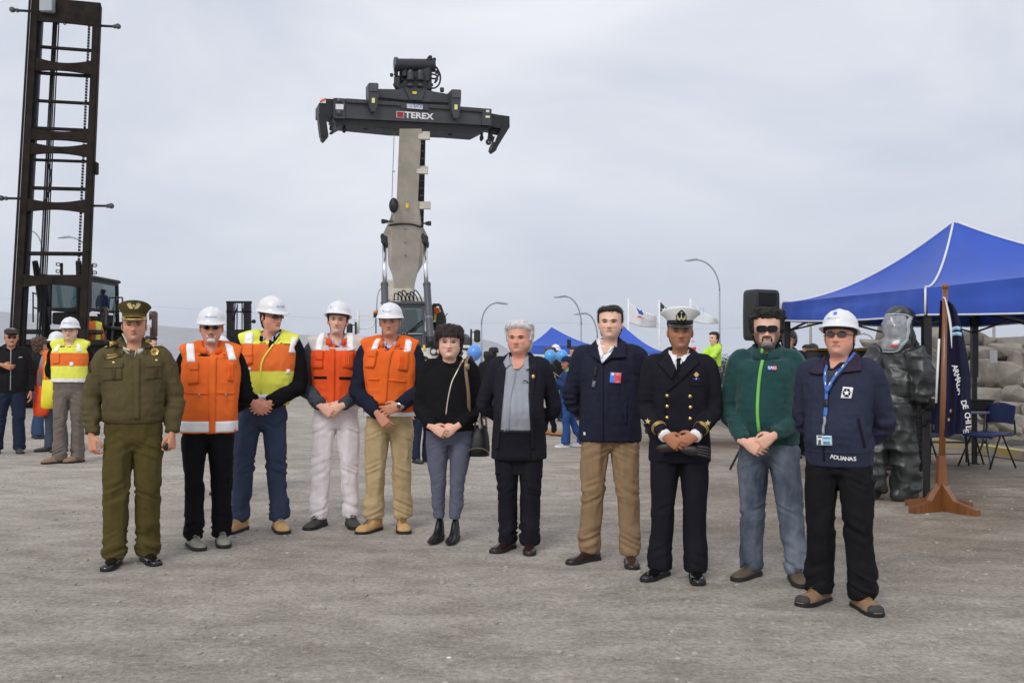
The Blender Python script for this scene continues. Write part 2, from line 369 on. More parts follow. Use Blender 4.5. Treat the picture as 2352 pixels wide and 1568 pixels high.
# ------------------------------------------------------------ lamp posts, flags, poles, wires
M_GALV = mat('galvanised_steel', A(130, 135, 140), 0.55, 0.3, var=0.06)
M_DARKST = mat('dark_steel', (0.010, 0.009, 0.009), 0.55, 0.0, spec=.3, var=0.35, scale=3)
def street_lamp(px, top, d, hx_, hy, label, hidden_top=None):
    """pole at pixel column px, head at pixel hx_,hy, all in the plane d"""
    b0 = P(px, 830, d); b0[2] = -0.02; a = P(px, top, d); e = P(hx_, hy, d); s = 1 if e[0] > a[0] else -1
    t = thing('street_lamp', label, 'street lamp', b0, group='street lamps behind the yard')
    r = 0.00072 * d
    obj('pole', tube([b0, b0 + (a - b0) * .5, a], [r * 1.5, r * 1.2, r], 8), M_GALV, t)
    w = abs(e[0] - a[0]); h = e[2] - a[2]; q = [a + np.array([s * w * (1 - math.cos(u)), 0, h * math.sin(u)]) for u in np.linspace(0, math.pi / 2, 14)]
    obj('arm', tube(q, [r] * 13 + [r * .8], 8), M_GALV, t)
    hw = 0.0052 * d; hd = MB(); hd.add(*tube([e - np.array([s * hw * .3, 0, 0]), e + np.array([s * hw * .2, 0, .15 * hw]), e + np.array([s * hw * 1.3, 0, 0]), e + np.array([s * hw * 2.2, 0, -.15 * hw])], [(r * .9, r * .9), (hw * .33, hw * .26), (hw * .42, hw * .25), (hw * .12, hw * .1)], 10, 12))
    obj('lamp_head', hd, mat('lamp_grey', A(150, 155, 160), 0.5), t); return t
street_lamp(1653, 668, 62, 1600, 597, 'tall grey street lamp rising beside the boy in the neon jacket')
street_lamp(1335, 745, 66, 1299, 681, 'grey street lamp behind the far blue tent, arm curving left')
street_lamp(1372, 775, 88, 1345, 720, 'smaller grey street lamp just left of the dark haired man in the navy parka')
street_lamp(1106, 745, 70, 1140, 696, 'grey street lamp with arm curving right, above the single blue balloon')
street_lamp(96, 575, 44, 68, 530, 'grey street lamp seen through the mast, left one, arm curving left')
street_lamp(207, 600, 50, 160, 545, 'grey street lamp behind the right mast post of the container handler')
street_lamp(2008, 790, 80, 1985, 767, 'small far street lamp right of the customs man\'s helmet')
street_lamp(1553, 800, 90, 1567, 782, 'far street lamp half hidden behind the navy officer\'s white cap')

def wave_sheet(c00, c10, c01, c11, nu, nv, amp, fr, ph=0.0, bow=0.0):
    rows_ = []
    for j in range(nv + 1):
        v = j / nv; row = []
        for i in range(nu + 1):
            u = i / nu; p = (c00 * (1 - u) + c10 * u) * (1 - v) + (c01 * (1 - u) + c11 * u) * v
            p = p + np.array([0, amp * u * math.sin(fr * u * 6.28 + ph + v * 1.5), -bow * math.sin(math.pi * u) * (1 - .3 * v)]); row.append(p)
        rows_.append(row)
    V, Fc = loft(rows_, cap=False, closed=False); n = len(V)      # give the cloth a thickness
    W = np.vstack([V, V + np.array([0, 0.006, 0])]); F2 = Fc + [tuple(i + n for i in reversed(f)) for f in Fc]; m = nu + 1; k = len(rows_)
    ring = list(range(m)) + [j * m + m - 1 for j in range(1, k)] + list(range((k - 1) * m + m - 2, (k - 1) * m - 1, -1)) + [j * m for j in range(k - 2, 0, -1)]
    F2 += [(ring[i], ring[(i + 1) % len(ring)], ring[(i + 1) % len(ring)] + n, ring[i] + n) for i in range(len(ring))]
    return W, F2
def flagpole(px, top, d, label):
    b0 = P(px, 830, d); b0[2] = -0.02; a = P(px, top, d)
    return solo('flagpole', tube([b0, (a + b0) / 2, a, a + np.array([0, 0, .02])], [.075, .06, .04, .005], 8), mat('pole_white', A(190, 194, 200), .5), label, 'flagpole', 'flagpoles behind the far tents', origin=b0)
FD = 46.0
flagpole(1443.5, 686, FD, 'left white flagpole, the one with the logo flag')
flagpole(1514.5, 690, FD, 'middle white flagpole, carrying the dark star flag')
flagpole(1586, 686, FD, 'right white flagpole, carrying the pale blue flag')
def flag(name, pts, m, label, amp=.12, fr=.9, ph=0.0):
    c = [P(x, y, FD + dz) for (x, y, dz) in pts]
    return solo(name, wave_sheet(c[0], c[1], c[2], c[3], 24, 10, amp, fr, ph, .10), m, label, 'flag', 'flags flying behind the far tents')
f1 = flag('flag', [(1445, 694, 0), (1507, 724, .2), (1445, 742, 0), (1509, 752, .3)], mat('flag_white', A(226, 222, 230, .75), .85, var=.03), 'white flag with a small blue and red logo', .16, .8, .6)
def on_flag(dx, dy, px, py, s, name, m, parent):
    p = P(px, py, FD - .30); q = MB(); q.prism([p + np.array([x * s, 0, y * s]) for x, y in zip(dx, dy)], (0, .03, 0)); return obj(name, q, m, parent, smooth=False)
M_LB = mat('logo_blue', A(40, 70, 150), .8); M_LR = mat('logo_red', A(205, 60, 50), .8)
on_flag([0, .5, .75, 1.0, .9, .4], [1.0, .55, .6, .15, -.1, .1], 1461, 722, .32, 'blue_emblem', M_LB, f1)
on_flag([0, .7, 1.3, .2], [0, .25, -.25, -.1], 1462, 728, .22, 'red_emblem', M_LR, f1)
text_on('PUERTO', .24, P(1487, 729, FD - .28), (1, 0, -.42), (.0, 0, 1), 'lettering', mat('print_grey', A(140, 140, 150), .8), f1)
text_on('ANGAMOS', .2, P(1489, 738, FD - .28), (1, 0, -.42), (.0, 0, 1), 'lettering', MATS['print_grey'], f1)
f2 = flag('flag', [(1516, 692, 0), (1560, 722, .1), (1516, 716, 0), (1560, 742, .2)], mat('flag_black', A(44, 44, 52), .85, var=.1), 'dark flag with a white star, above the navy cap', .1, .7, 1.0)
def star(c, r, ux, uz, th, r2=.40):
    ux, uz = unit(ux), unit(uz); n = np.cross(ux, uz); pts = [np.asarray(c) + (ux * math.sin(a) + uz * math.cos(a)) * (r if i % 2 == 0 else r * r2) for i, a in enumerate(np.arange(10) * math.pi / 5)]
    b = MB(); b.prism(pts, -n * th); return b
obj('white_star', star(P(1527, 712, FD - .22), .16, (1, 0, 0), (0, 0, 1), .03), mat('print_white', A(225, 225, 230, .7), .8), f2, smooth=False)
f3 = flag('flag', [(1587, 689, 0), (1645, 732, .2), (1587, 737, 0), (1652, 743, .3)], mat('flag_pale_blue', A(205, 212, 246, .78), .85, var=.03), 'pale bluish white flag beside the tall street lamp', .14, .8, .2)
text_on('O M', .34, P(1602, 717, FD - .26), (1, 0, -.18), (0, 0, 1), 'lettering', mat('print_blue', A(140, 165, 230), .8), f3)

def utility_pole(px, top, d, label, half):
    b0 = P(px, 830, d); b0[2] = 0; a = P(px, top, d); t = thing('utility_pole', label, 'utility pole', b0, group='utility poles on the skyline')
    obj('post', tube([b0, a], [.14, .10], 8), mat('pole_timber', A(120, 118, 116), .9), t)
    ca = P(px, top + 3, d); q = MB(); q.box(ca, (half * 2, .12, .12)); obj('crossarm', q, MATS['pole_timber'], t, smooth=False)
    q = MB()
    for s in (-.95, 0, .95): q.cyl(ca + np.array([s * half, 0, .06]), ca + np.array([s * half, 0, .3]), .05, 6)
    obj('insulator', q, MATS['pole_timber'], t)
utility_pole(2283, 743, 70, 'utility pole with crossarm above the rock pile', .42)
utility_pole(1862, 742, 80, 'thin utility pole between the loudspeaker and the tall street lamp', .25)
def wire(pts, label):
    q = [P(*p) for p in pts]; solo('power_line', tube(q, .010, 4, 24), mat('wire_grey', A(150, 154, 165), .7), label, 'power line')
wire([(-60, 682, 90), (60, 688, 92), (420, 708, 98), (720, 730, 104), (900, 738, 110)], 'thin overhead wire crossing the sky behind the left helmets')
wire([(1085, 742, 100), (1300, 742, 96), (1600, 755, 92), (1862, 743, 80)], 'thin overhead wire passing behind the flags')
wire([(1862, 743, 80), (2050, 752, 76), (2283, 744, 70), (2420, 752, 66)], 'thin overhead wire running to the pole above the rocks')

# ------------------------------------------------------------ container handler with the tall mast (left)
M_MAST = mat('mast_paint', (0.010, 0.008, 0.0065), 0.75, 0.0, var=0.35, scale=4, spec=.12, col2=(0.030, 0.021, 0.015))
M_MASTD = mat('mast_inner', (0.006, 0.005, 0.006), 0.55, 0.0, spec=.25, var=0.3)
M_RUBBER = mat('rubber', (0.012, 0.012, 0.012), 0.85, var=0.2, bump=.4, bscale=20)
M_GLASS = mat('cab_glass', (0.30, 0.40, 0.42), 0.06, 0.0, var=0.0, trans=0.85, spec=.6)
M_LAMP = mat('lamp_lens', (0.75, 0.76, 0.78), 0.15, 0.0, var=0.0)
CH = thing('container_handler', 'black empty container handler with tall ladder-like mast at the left', 'container handler', (-11.6, 27.5, 0))
BL, BR, TL, TR = P(38, 661, 26.0), P(205, 661, 26.4), P(76, -2, 27.0), P(232, 13, 27.6)
def MS(s, t, off=0.0):
    b = BL * (1 - s) + BR * s; u = TL * (1 - s) + TR * s; return b * (1 - t) + u * t + np.array([0, off, 0])
mup = unit(TL - BL); macr = unit(BR - BL); mnor = np.cross(macr, mup)
ty = lambda y: 1 - y / 1567.0
for s in (0.045, 0.955):
    q = MB(); q.beam(MS(s, -.32), MS(s, 1.0), .165, .30, mnor); obj('mast_post', q, M_MAST, CH, smooth=False)
    q = MB(); k = .108 if s < .5 else .892; q.beam(MS(k, -.3, .1), MS(k, .985, .1), .07, .26, mnor); obj('inner_mast_post', q, M_MASTD, CH, smooth=False)
    q = MB(); k = .138 if s < .5 else .842
    for i in range(96): q.beam(MS(k, .0 + i * .0104, -.02), MS(k, .006 + i * .0104, -.02), .055, .06, mnor)
    tag(obj('lift_chain', q, M_MASTD, CH, smooth=False), kind='stuff')
    q = MB(); q.beam(MS(.0 if s < .5 else 1.0, -.3, -.17), MS(.0 if s < .5 else 1.0, 1, -.17), .05, .05, mnor); obj('post_flange', q, M_MAST, CH, smooth=False)
def rung(yl, thick, s0=.09, s1=.91, off=.05, depth=.1):
    t = ty(yl); q = MB(); q.beam(MS(s0, t, off), MS(s1, t, off), thick, depth, mnor); obj('crossbar', q, M_MAST, CH, smooth=False)
for yl, th in ((262, .055), (408, .06), (562, .055), (712, .06), (885, .05), (1037, .07), (1386, .085)): rung(yl, th)
def plate(y0, y1, bow_top, bow_bot, off=-.08):
    """flat cross plate with waisted edges"""
    up_ = [MS(.075 + .85 * k / 12, ty(y0 + bow_top * math.sin(math.pi * k / 12)), off) for k in range(13)]; lo = [MS(.075 + .85 * k / 12, ty(y1 - bow_bot * math.sin(math.pi * k / 12)), off) for k in range(13)]
    q = MB(); q.prism(up_ + lo[::-1], mnor * .06); obj('cross_plate', q, M_MAST, CH, smooth=False)
for a in ((330, 410, 24, 14), (722, 790, 12, 10), (795, 868, 22, 16), (1098, 1172, 20, 16), (1497, 1570, 16, 18), (-4, 88, 0, 0), (70, 132, 4, 4)): plate(*a)
q = MB(); q.bbox(MS(.26, ty(40), -.2), (.34, .22, .4), .03); obj('valve_block', q, M_GALV, CH, smooth=False)
for s, y in ((0, 70), (1, 118), (0, 1097), (1, 1127)):
    p = MS(s, ty(y)); sg = -1 if s == 0 else 1; q = MB(); q.beam(p, p + macr * sg * .40, .05, .05, mnor); o = obj('lamp_bracket', q, M_MASTD, CH, smooth=False)
    q = MB(); q.bbox(p + macr * sg * .46 + np.array([0, -.04, 0]), (.12, .14, .13), .03); q.bbox(p + macr * sg * .36, (.07, .1, .10), .02); obj('work_lamp', q, mat('lamp_body', A(60, 62, 66), .5), o, smooth=False)
q = MB(); q.bbox(MS(1.02, ty(922)), (.10, .2, .32), .02); obj('stop_block', q, M_MAST, CH, smooth=False)
for k, (s0, s1, r_) in enumerate(((.285, .285, .03), (.32, .31, .018), (.345, .34, .018), (.25, .26, .02))):
    obj('hydraulic_pipe', tube([MS(s0, -.28, .25), MS((s0 + s1) / 2, .4, .22), MS(s1, .97, .2)], r_, 6, 20), M_MASTD, CH)
obj('hose_loop', tube([MS(.24, ty(1130), .2), MS(.33, ty(1060), .15), MS(.36, ty(980), .15), MS(.30, ty(900), .2)], .025, 6, 20), M_MASTD, CH)
obj('cable', tube([MS(.30, ty(200), .1), MS(.34, ty(140), .05), MS(.42, ty(112), .02), MS(.47, ty(128), .02), MS(.5, ty(118), .02)], .014, 5, 24), M_MASTD, CH)
obj('tilt_cylinder', tube([P(80, 600, 26.6), P(88, 640, 26.8), P(112, 795, 27.2)], [.07, .1, .11], 10), M_MASTD, CH)
obj('tilt_cylinder', tube([P(180, 600, 26.7), P(184, 640, 26.9), P(188, 795, 27.2)], [.07, .1, .11], 10), M_MASTD, CH)
obj('strut', tube([P(100, 630, 27.6), P(110, 705, 27.6)], .06, 8), M_MASTD, CH)
# cab
c0, c1 = P(113, 745, 28)[0], P(205, 745, 28)[0]; zt, zb, zs = 3.42, 2.2, 2.62; cy0, cy1 = 28.0, 30.0
def cabin(parent, x0, x1, y0, y1, z0, zs, z1, mframe, mlow, lean=.10):
    q = MB()
    for x in (x0, x1):
        for y, lx in ((y0, 0), (y1, lean)): q.beam((x, y, z0), (x, y - lx, z1), .09, .09, (0, 1, 0))
    for a, b_ in (((x0, y0, z1), (x1, y0, z1)), ((x0, y1 - lean, z1), (x1, y1 - lean, z1)), ((x0, y0, z1), (x0, y1 - lean, z1)), ((x1, y0, z1), (x1, y1 - lean, z1)), ((x0, y0, zs), (x1, y0, zs)), ((x1, y0, zs), (x1, y1, zs)), ((x0, y0, zs), (x0, y1, zs))): q.beam(a, b_, .08, .08, (0, 0, 1) if abs(a[2] - b_[2]) < 1e-6 else (0, 1, 0))
    c = obj('cab', q, mframe, parent, smooth=False)
    q = MB(); q.bbox(((x0 + x1) / 2, (y0 + y1 - lean) / 2, z1 + .07), (x1 - x0 + .16, y1 - y0 + .16, .10), .03); obj('cab_roof', q, mframe, c, smooth=False)
    q = MB(); q.bbox(((x0 + x1) / 2, (y0 + y1) / 2, (z0 + zs) / 2 - .03), (x1 - x0 - .1, y1 - y0 - .1, zs - z0 - .1), .03); obj('cab_base', q, mlow, c, smooth=False)
    for nm, cc, sz in (('windscreen', ((x0 + x1) / 2, y0 + .01, (zs + z1) / 2), (x1 - x0 - .09, .012, z1 - zs - .09)), ('rear_window', ((x0 + x1) / 2, y1 - lean * .5, (zs + z1) / 2), (x1 - x0 - .09, .012, z1 - zs - .09)), ('side_window', (x1, (y0 + y1) / 2 - .05, (zs + z1) / 2), (.012, y1 - y0 - .2, z1 - zs - .09)), ('side_window', (x0, (y0 + y1) / 2 - .05, (zs + z1) / 2), (.012, y1 - y0 - .2, z1 - zs - .09))):
        q = MB(); q.box(cc, sz); obj(nm, q, M_GLASS, c, smooth=False)
    q = MB(); q.bbox(((x0 + x1) / 2 + .1, y0 + 1.1, zs + .1), (.5, .5, .14), .05); q.bbox(((x0 + x1) / 2 + .1, y0 + 1.35, zs + .45), (.48, .14, .7), .06); obj('driver_seat', q, M_RUBBER, c, smooth=False)
    q = MB(); q.tube([((x0 + x1) / 2, y0 + .3, zs - .1), ((x0 + x1) / 2, y0 + .55, zs + .22)], .03, 6); q.add(*tube([np.array([(x0 + x1) / 2, y0 + .55, zs + .22]) + .19 * np.array([math.cos(a), .45 * math.sin(a), .9 * math.sin(a)]) for a in np.linspace(0, 6.28, 17)], .018, 6)); obj('steering_wheel', q, M_RUBBER, c)
    return c
cabin(CH, c0, c1, cy0, cy1, zb, zs, zt, M_DARKST, M_DARKST)
q = MB(); q.bbox((-11.6, 28.5, 1.30), (2.5, 2.4, .85), .08); q.bbox((-11.7, 30.4, 1.9), (1.5, 1.2, .9), .1); obj('chassis', q, M_DARKST, CH, smooth=False)
q = MB(); q.bbox((P(120, 760, 27.3)[0] + .2, 27.3, 2.0), (2.1, .5, .12), .03); q.bbox((P(150, 760, 27.3)[0], 27.3, 1.72), (2.2, .4, .16), .03); q.bbox((P(246, 748, 29)[0], 29, 2.14), (.85, 1.7, .09), .02); obj('platform', q, M_DARKST, CH, smooth=False)
def wheel(parent, c, r, w, axis=(1, 0, 0), rimm=None, lugs=0, nm='wheel'):
    a = unit(axis); u = np.array([0, 0, 1.0]); v = np.cross(a, u); c = np.asarray(c, float); pr = [(-.5, .62), (-.5, .82), (-.46, .94), (-.3, 1.0), (.3, 1.0), (.46, .94), (.5, .82), (.5, .62)]
    th = np.linspace(0, 2 * np.pi, 36, endpoint=False); rings = [c + a * (x * w) + np.outer(np.cos(th) * r * k, v) + np.outer(np.sin(th) * r * k, u) for x, k in pr]
    wo = obj(nm, loft(rings), M_RUBBER, parent, angle=40)
    b = MB(); b.cyl(c - a * w * .53, c + a * w * .53, r * .60, 24); b.cyl(c - a * w * .58, c + a * w * .58, r * .2, 12); obj('rim', b, rimm or M_GALV, wo, angle=40)
    if lugs:
        b = MB()
        for i in range(lugs):
            an = 2 * math.pi * i / lugs; rd = v * math.cos(an) + u * math.sin(an); tg = -v * math.sin(an) + u * math.cos(an)
            for s in (-1, 1): b.beam(c + a * s * w * .50 + rd * r * .99, c + a * s * w * .06 + rd * r * 1.03 + tg * r * .07, r * .09, r * .10, rd)
        tag(obj('tread_lugs', b, M_RUBBER, wo, smooth=False), kind='stuff')
    return wo
for x in (-12.75, -10.45):
    wheel(CH, (x, 27.6, .74), .74, .55, lugs=0)
st = MB()
for px_ in (241, 256):
    st.add(*tube([P(px_, 790, 29.3), P(px_ + 9, 690, 29.8), P(px_ + 13, 682, 29.9)], .03, 8))
so = obj('stair_rail', st, M_GALV, CH)
for k in range(5):
    p = P(250 + k * .9, 782 - k * 9.5, 29.4 + k * .08); q = MB(); q.box(p, (.5, .22, .035)); obj('stair_tread', q, M_DARKST, CH, smooth=False)
q = MB()
for x0_, y0_, x1_, y1_ in ((252, 684, 281, 683), (281, 683, 283, 748), (266, 684, 268, 748), (252, 715, 282, 715)): q.add(*tube([P(x0_, y0_, 29.6), P(x1_, y1_, 29.6)], .022, 6))
for x0_, y0_, x1_, y1_ in ((74, 672, 112, 684), (76, 706, 112, 714), (76, 672, 76, 740), (87, 680, 87, 740)): q.add(*tube([P(x0_, y0_, 28.2), P(x1_, y1_, 28.2)], .022, 6))
obj('handrail', q, M_DARKST, CH)
q = MB(); q.beam(P(141.5, 604, 28.6), P(141.5, 652, 28.6), .06, .06); q.beam(P(210, 606, 29), P(210, 650, 29), .06, .06); lm = obj('lamp_mast', q, M_DARKST, CH, smooth=False)
for px_, py_ in ((134, 607), (133.5, 623)):
    q = MB(); q.bbox(P(px_, py_, 28.5), (.10, .12, .10), .02); w_ = obj('work_lamp', q, M_MASTD, lm, smooth=False)
    q = MB(); q.box(P(px_, py_, 28.42), (.07, .02, .07)); obj('work_lamp_lens', q, M_LAMP, lm, smooth=False)
for px_, py_ in ((217, 609), (217, 626)):
    q = MB(); q.bbox(P(px_, py_, 28.9), (.11, .12, .10), .02); obj('work_lamp', q, M_MASTD, lm, smooth=False)
    q = MB(); q.box(P(px_ + .5, py_, 28.82), (.075, .02, .07)); obj('work_lamp_lens', q, M_LAMP, lm, smooth=False)
M_RUST = mat('rusty_steel', A(84, 62, 58), .8, var=.3, scale=5)
q = MB(); q.bbox(P(355, 745, 31), (.13, .2, .75), .03); q.beam(P(346, 716, 31), P(358, 716, 31), .04, .04, (0, 0, 1)); q.beam(P(344, 716, 31), P(344, 735, 31), .03, .03); q.cyl(P(352, 752, 31), P(352, 800, 31), .10, 8); q.ell(P(348, 726, 31), (.08, .05, .10)); obj('exhaust_stack', q, M_RUST, CH)

# second, far container handler between the helmets
CH2 = thing('container_handler', 'small distant black container handler mast between two white helmets', 'container handler', P(549, 830, 48) * np.array([1, 1, 0]))
D2 = 48.0
for x in (529, 569): q = MB(); q.beam(P(x, 800, D2), P(x, 692, D2), .27, .3); obj('mast_post', q, M_MASTD, CH2, smooth=False)
for x0_, x1_, y_, w_, h_ in ((520, 578, 694, .1, .14), (520, 578, 716, .06, .1), (526, 572, 765, .34, .16)): q = MB(); q.beam(P(x0_, y_, D2 - .1), P(x1_, y_, D2 - .1), w_, h_, (0, 1, 0)); obj('crossbar', q, M_MASTD, CH2, smooth=False)
q = MB()
for a, b_, c_, d_ in ((540, 695, 538, 762), (545, 698, 544, 762), (556, 695, 556, 762), (560, 698, 561, 762)): q.beam(P(a, b_, D2), P(c_, d_, D2), .045, .05)
q.beam(P(534, 740, D2), P(545, 705, D2), .05, .05); q.beam(P(565, 740, D2), P(556, 705, D2), .05, .05); obj('hydraulic_pipe', q, M_MASTD, CH2, smooth=False)
q = MB(); q.beam(P(572, 739, D2 - .2), P(580, 739, D2 - .2), .07, .07); q.bbox(P(583, 738, D2 - .2), (.16, .16, .18), .04); obj('work_lamp', q, M_MASTD, CH2, smooth=False)
pc = P(549, 800, D2); q = MB(); q.bbox((pc[0], D2 + 2.2, 1.2), (2.6, 4.4, 1.0), .1); q.bbox((pc[0], D2 + 1.6, 2.1), (1.2, 1.6, .9), .1); obj('chassis', q, M_DARKST, CH2, smooth=False)
for s in (-1.25, 1.25):
    for y in (.8, 3.8): wheel(CH2, (pc[0] + s, D2 + y, .7), .7, .45)
# ------------------------------------------------------------ reach stacker (centre)
M_BEIGE = mat('stacker_beige', (0.52, 0.475, 0.40), 0.5, var=0.16, scale=1.6, col2=(0.70, 0.655, 0.575))
M_CREAM = mat('stacker_cream', (0.76, 0.745, 0.70), 0.45, var=0.06)
M_GREY = mat('spreader_grey', (0.040, 0.042, 0.048), 0.48, var=0.22, scale=2, col2=(0.060, 0.062, 0.070))
M_BLACK = mat('machine_black', (0.010, 0.010, 0.011), 0.5, var=0.3, scale=4)
M_ROD = mat('chrome_rod', (0.72, 0.73, 0.75), 0.16, 1.0, var=0.0)
M_CYL = mat('cylinder_grey', (0.075, 0.080, 0.090), 0.4, var=0.1)
M_YELL = mat('warning_yellow', A(196, 170, 40), .6); M_WHITE = mat('white_print', (0.80, 0.80, 0.80), .6, var=.02); M_REDL = mat('logo_red_dark', A(150, 30, 34), .6)
RS = thing('reach_stacker', 'beige reach stacker with raised boom and dark grey container spreader', 'reach stacker', (-3.4, 35.0, 0))
z4 = lambda zx, zy: (790.1 + zx * .2578, 441 + zy * .2578)
bd = lambda py: 33.3 + (py - 300) / 390 * 3.8
def BP(px, py, o=0.0): return P(px, py, bd(py) + o)
rings = []
for py, a, b_, th in ((296, 917.6, 968.4, .75), (459, 911, 960, .8), (480, 910, 961, .8)):
    rings.append([BP(a, py), BP(b_, py), BP(b_, py, th), BP(a, py, th)])
obj('inner_boom', loft(rings), M_BEIGE, RS, smooth=False)
rings = []
for py, a, b_, th in ((462, 907, 963.5, .95), (490, 904, 965, .95), (516, 899.7, 968, 1.0), (557, 897, 965.4, 1.1), (606, 896.3, 962.3, 1.1), (632, 901, 958, 1.0), (668, 904.8, 948.7, .9)):
    rings.append([BP(a + 2, py), BP(b_ - 2, py), BP(b_, py, .04), BP(b_, py, th), BP(a, py, th), BP(a, py, .04)])
ob = obj('outer_boom', loft(rings), M_BEIGE, RS, smooth=False)
for k, ch in enumerate((((440, 170), (345, 380), (385, 480), (395, 650), (432, 745), (432, 300)), ((664, 230), (745, 390), (702, 480), (700, 640), (652, 725), (690, 290)))):
    q = MB(); q.prism([BP(*z4(*c), .28) for c in ch], (0, .16, 0)); obj('side_plate', q, M_BEIGE, RS, smooth=False)
    lo = [(c[0] * .45 + .55 * (430 if k == 0 else 690), c[1]) for c in ch[1:5]]
q = MB(); q.bbox(P(926, 678, 37.0), (.72, .8, .42), .04); q.bbox(P(915, 668, 37.3), (1.1, .8, .75), .06); q.bbox(P(940, 690, 37.0), (1.25, .5, .25), .04); obj('boom_foot', q, M_BEIGE, RS, smooth=False)
q = MB(); q.add(*tube([BP(*z4(x, y), -.05) for x, y in ((400, 300), (440, 292), (540, 285), (620, 292), (680, 312), (695, 290))], .035, 6, 30)); obj('boom_cable', q, M_BLACK, ob)
for y in (330, 445, 558): q = MB(); p = BP(*z4(545, y), -.02); q.cyl(p, p + np.array([0, .04, 0]), .05, 14); obj('wear_pad_plug', q, mat('beige_plug', (0.36, 0.34, 0.30), .5), ob)
q = MB(); p = BP(*z4(563, 115), -.03); q.box(p, (.09, .02, .2)); obj('warning_sticker', q, M_YELL, RS, smooth=False)
# cable chain down the right side of the boom
q = MB(); q.beam(P(970, 322, 33.8), P(966, 520, 35.6), .20, .12); cc = obj('cable_chain', q, M_BLACK, RS, smooth=False)
q = MB()
for k in range(11): p = P(970.5 - k * .36, 330 + k * 17, 33.7 + k * .163); q.box(p, (.12, .02, .035))
tag(obj('chain_link_marks', q, M_CYL, cc, smooth=False), kind='stuff')
for a, b_, py, hh in ((964, 985, 312, 15), (959, 981, 391, 15), (972, 993, 472, 16)): q = MB(); q.box(P((a + b_) / 2 - (6 if py > 450 else 0), py, bd(py) + .05), (.36, .2, .24)); obj('chain_bracket', q, M_BEIGE, RS, smooth=False)
for (ax, ay), (bx, by), sg in (((440, 262), (350, 262), -1), ((690, 280), (760, 280), 1)):
    q = MB(); a = BP(*z4(ax, ay), -.1); b_ = BP(*z4(bx, by), -.1); q.beam(a, b_, .05, .05, (0, 1, 0)); o = obj('lamp_bracket', q, M_BLACK, RS, smooth=False)
    q = MB(); q.bbox(b_, (.13, .12, .15), .02); q.bbox(a * .3 + b_ * .7, (.10, .1, .12), .02); obj('work_lamp', q, M_BLACK, o, smooth=False)
q = MB(); q.ell(BP(*z4(443, 120), -.1), (.16, .12, .26)); q.bbox(BP(*z4(450, 125), 0), (.2, .2, .2), .03); obj('work_lamp', q, M_BLACK, RS)
q = MB(); q.add(*tube([BP(905.5, 300, .2), BP(902.0, 400, .2), BP(898, 520, .2)], .012, 5)); q.box(P(904, 394, 33.9), (.10, .04, .03)); obj('limit_switch_wire', q, M_GALV, RS)
# lift cylinders
for rodx0, rodx1, bx0, bx1 in ((358, 364, 361, 372), (722, 733, 738, 772)):
    a, b_, c_, d_ = P(*z4(rodx0, 452), 35.0), P(*z4(rodx1, 830), 34.2), P(*z4(bx0, 815), 34.2), P(*z4(bx1, 1330), 33.2)
    lc = obj('lift_cylinder', tube([c_, c_ + (d_ - c_) * .04, c_ + (d_ - c_) * .041, d_], [.13, .13, .118, .118], 18), M_CYL, RS, angle=40)
    obj('piston_rod', tube([a, b_], .075, 16), M_ROD, lc)
    q = MB(); q.bbox(a + np.array([0, .05, .1]), (.2, .3, .28), .04); q.ell(a + np.array([-.06, 0, .2]), (.07, .1, .12)); q.ell(a + np.array([.08, 0, -.05]), (.06, .1, .14)); obj('cylinder_clevis', q, M_BLACK, lc, smooth=False)
    q = MB(); q.cyl(d_ + np.array([0, 0, .15]), d_ + np.array([0, 0, -.15]), .13, 14); obj('cylinder_foot', q, M_BLACK, lc)
    q = MB(); e_ = c_ * .4 + d_ * .6; q.cyl(e_, e_ + unit(d_ - c_) * .03, .123, 18); obj('pipe_clamp', q, M_GALV, lc)
# cab and body
cbx0, cbx1 = P(880, 770, 34.2)[0], P(972, 770, 34.2)[0]
cabin(RS, cbx0, cbx1, 34.2, 36.0, 1.75, 2.20, 3.08, M_CYL, M_CYL)
q = MB(); q.add(*tube([P(*z4(555, 1262), 34.1), P(*z4(700, 1140), 34.1)], .03, 5)); q.add(*tube([P(*z4(590, 1255), 34.1), P(*z4(700, 1165), 34.1)], .02, 5)); obj('wiper', q, M_BLACK, RS)
q = MB(); x0, x1 = P(823, 780, 33.6)[0], P(1092, 780, 33.6)[0]; xm = (x0 + x1) / 2
q.bbox((xm, 36.0, 1.42), (x1 - x0 - .5, 5.0, .42), .06); q.bbox((x0 + .62, 34.6, 1.82), (1.2, 2.4, .26), .05); q.bbox((x1 - .62, 34.6, 1.72), (1.2, 2.4, .10), .03); q.bbox((xm, 33.55, 1.30), (1.9, .3, .75), .05); q.bbox((x0 + 1.05, 34.9, 2.5), (.42, .6, 1.5), .05)
obj('body', q, M_CREAM, RS, smooth=False)
for px_, lab in ((1001, 1), (845, 0)):
    p = P(px_, 807, 33.35); q = MB(); q.bbox(p, (.36, .14, .24), .05); h = obj('headlight_housing', q, M_BLACK, RS, smooth=False)
    q = MB(); q.ell(p + np.array([-.07, -.07, 0]), (.085, .05, .085)); obj('headlight', q, M_LAMP, h); q = MB(); q.ell(p + np.array([.09, -.07, 0]), (.06, .04, .07)); obj('indicator_lamp', q, mat('indicator_amber', A(200, 150, 130), .3), h)
q = MB(); q.box(P(974, 798, 33.36), (.08, .02, .16)); obj('warning_sticker', q, M_YELL, RS, smooth=False)
for x in (x0 + .35, x0 + 1.05, x1 - 1.05, x1 - .35): wheel(RS, (x, 34.3, .85), .85, .55, rimm=M_CREAM)
for x in (x0 + .6, x1 - .6): wheel(RS, (x, 39.6, .85), .85, .55, rimm=M_CREAM)
q = MB(); q.bbox((xm, 40.2, 1.7), (3.0, 2.2, 1.1), .15); obj('counterweight', q, M_CYL, RS, smooth=False)
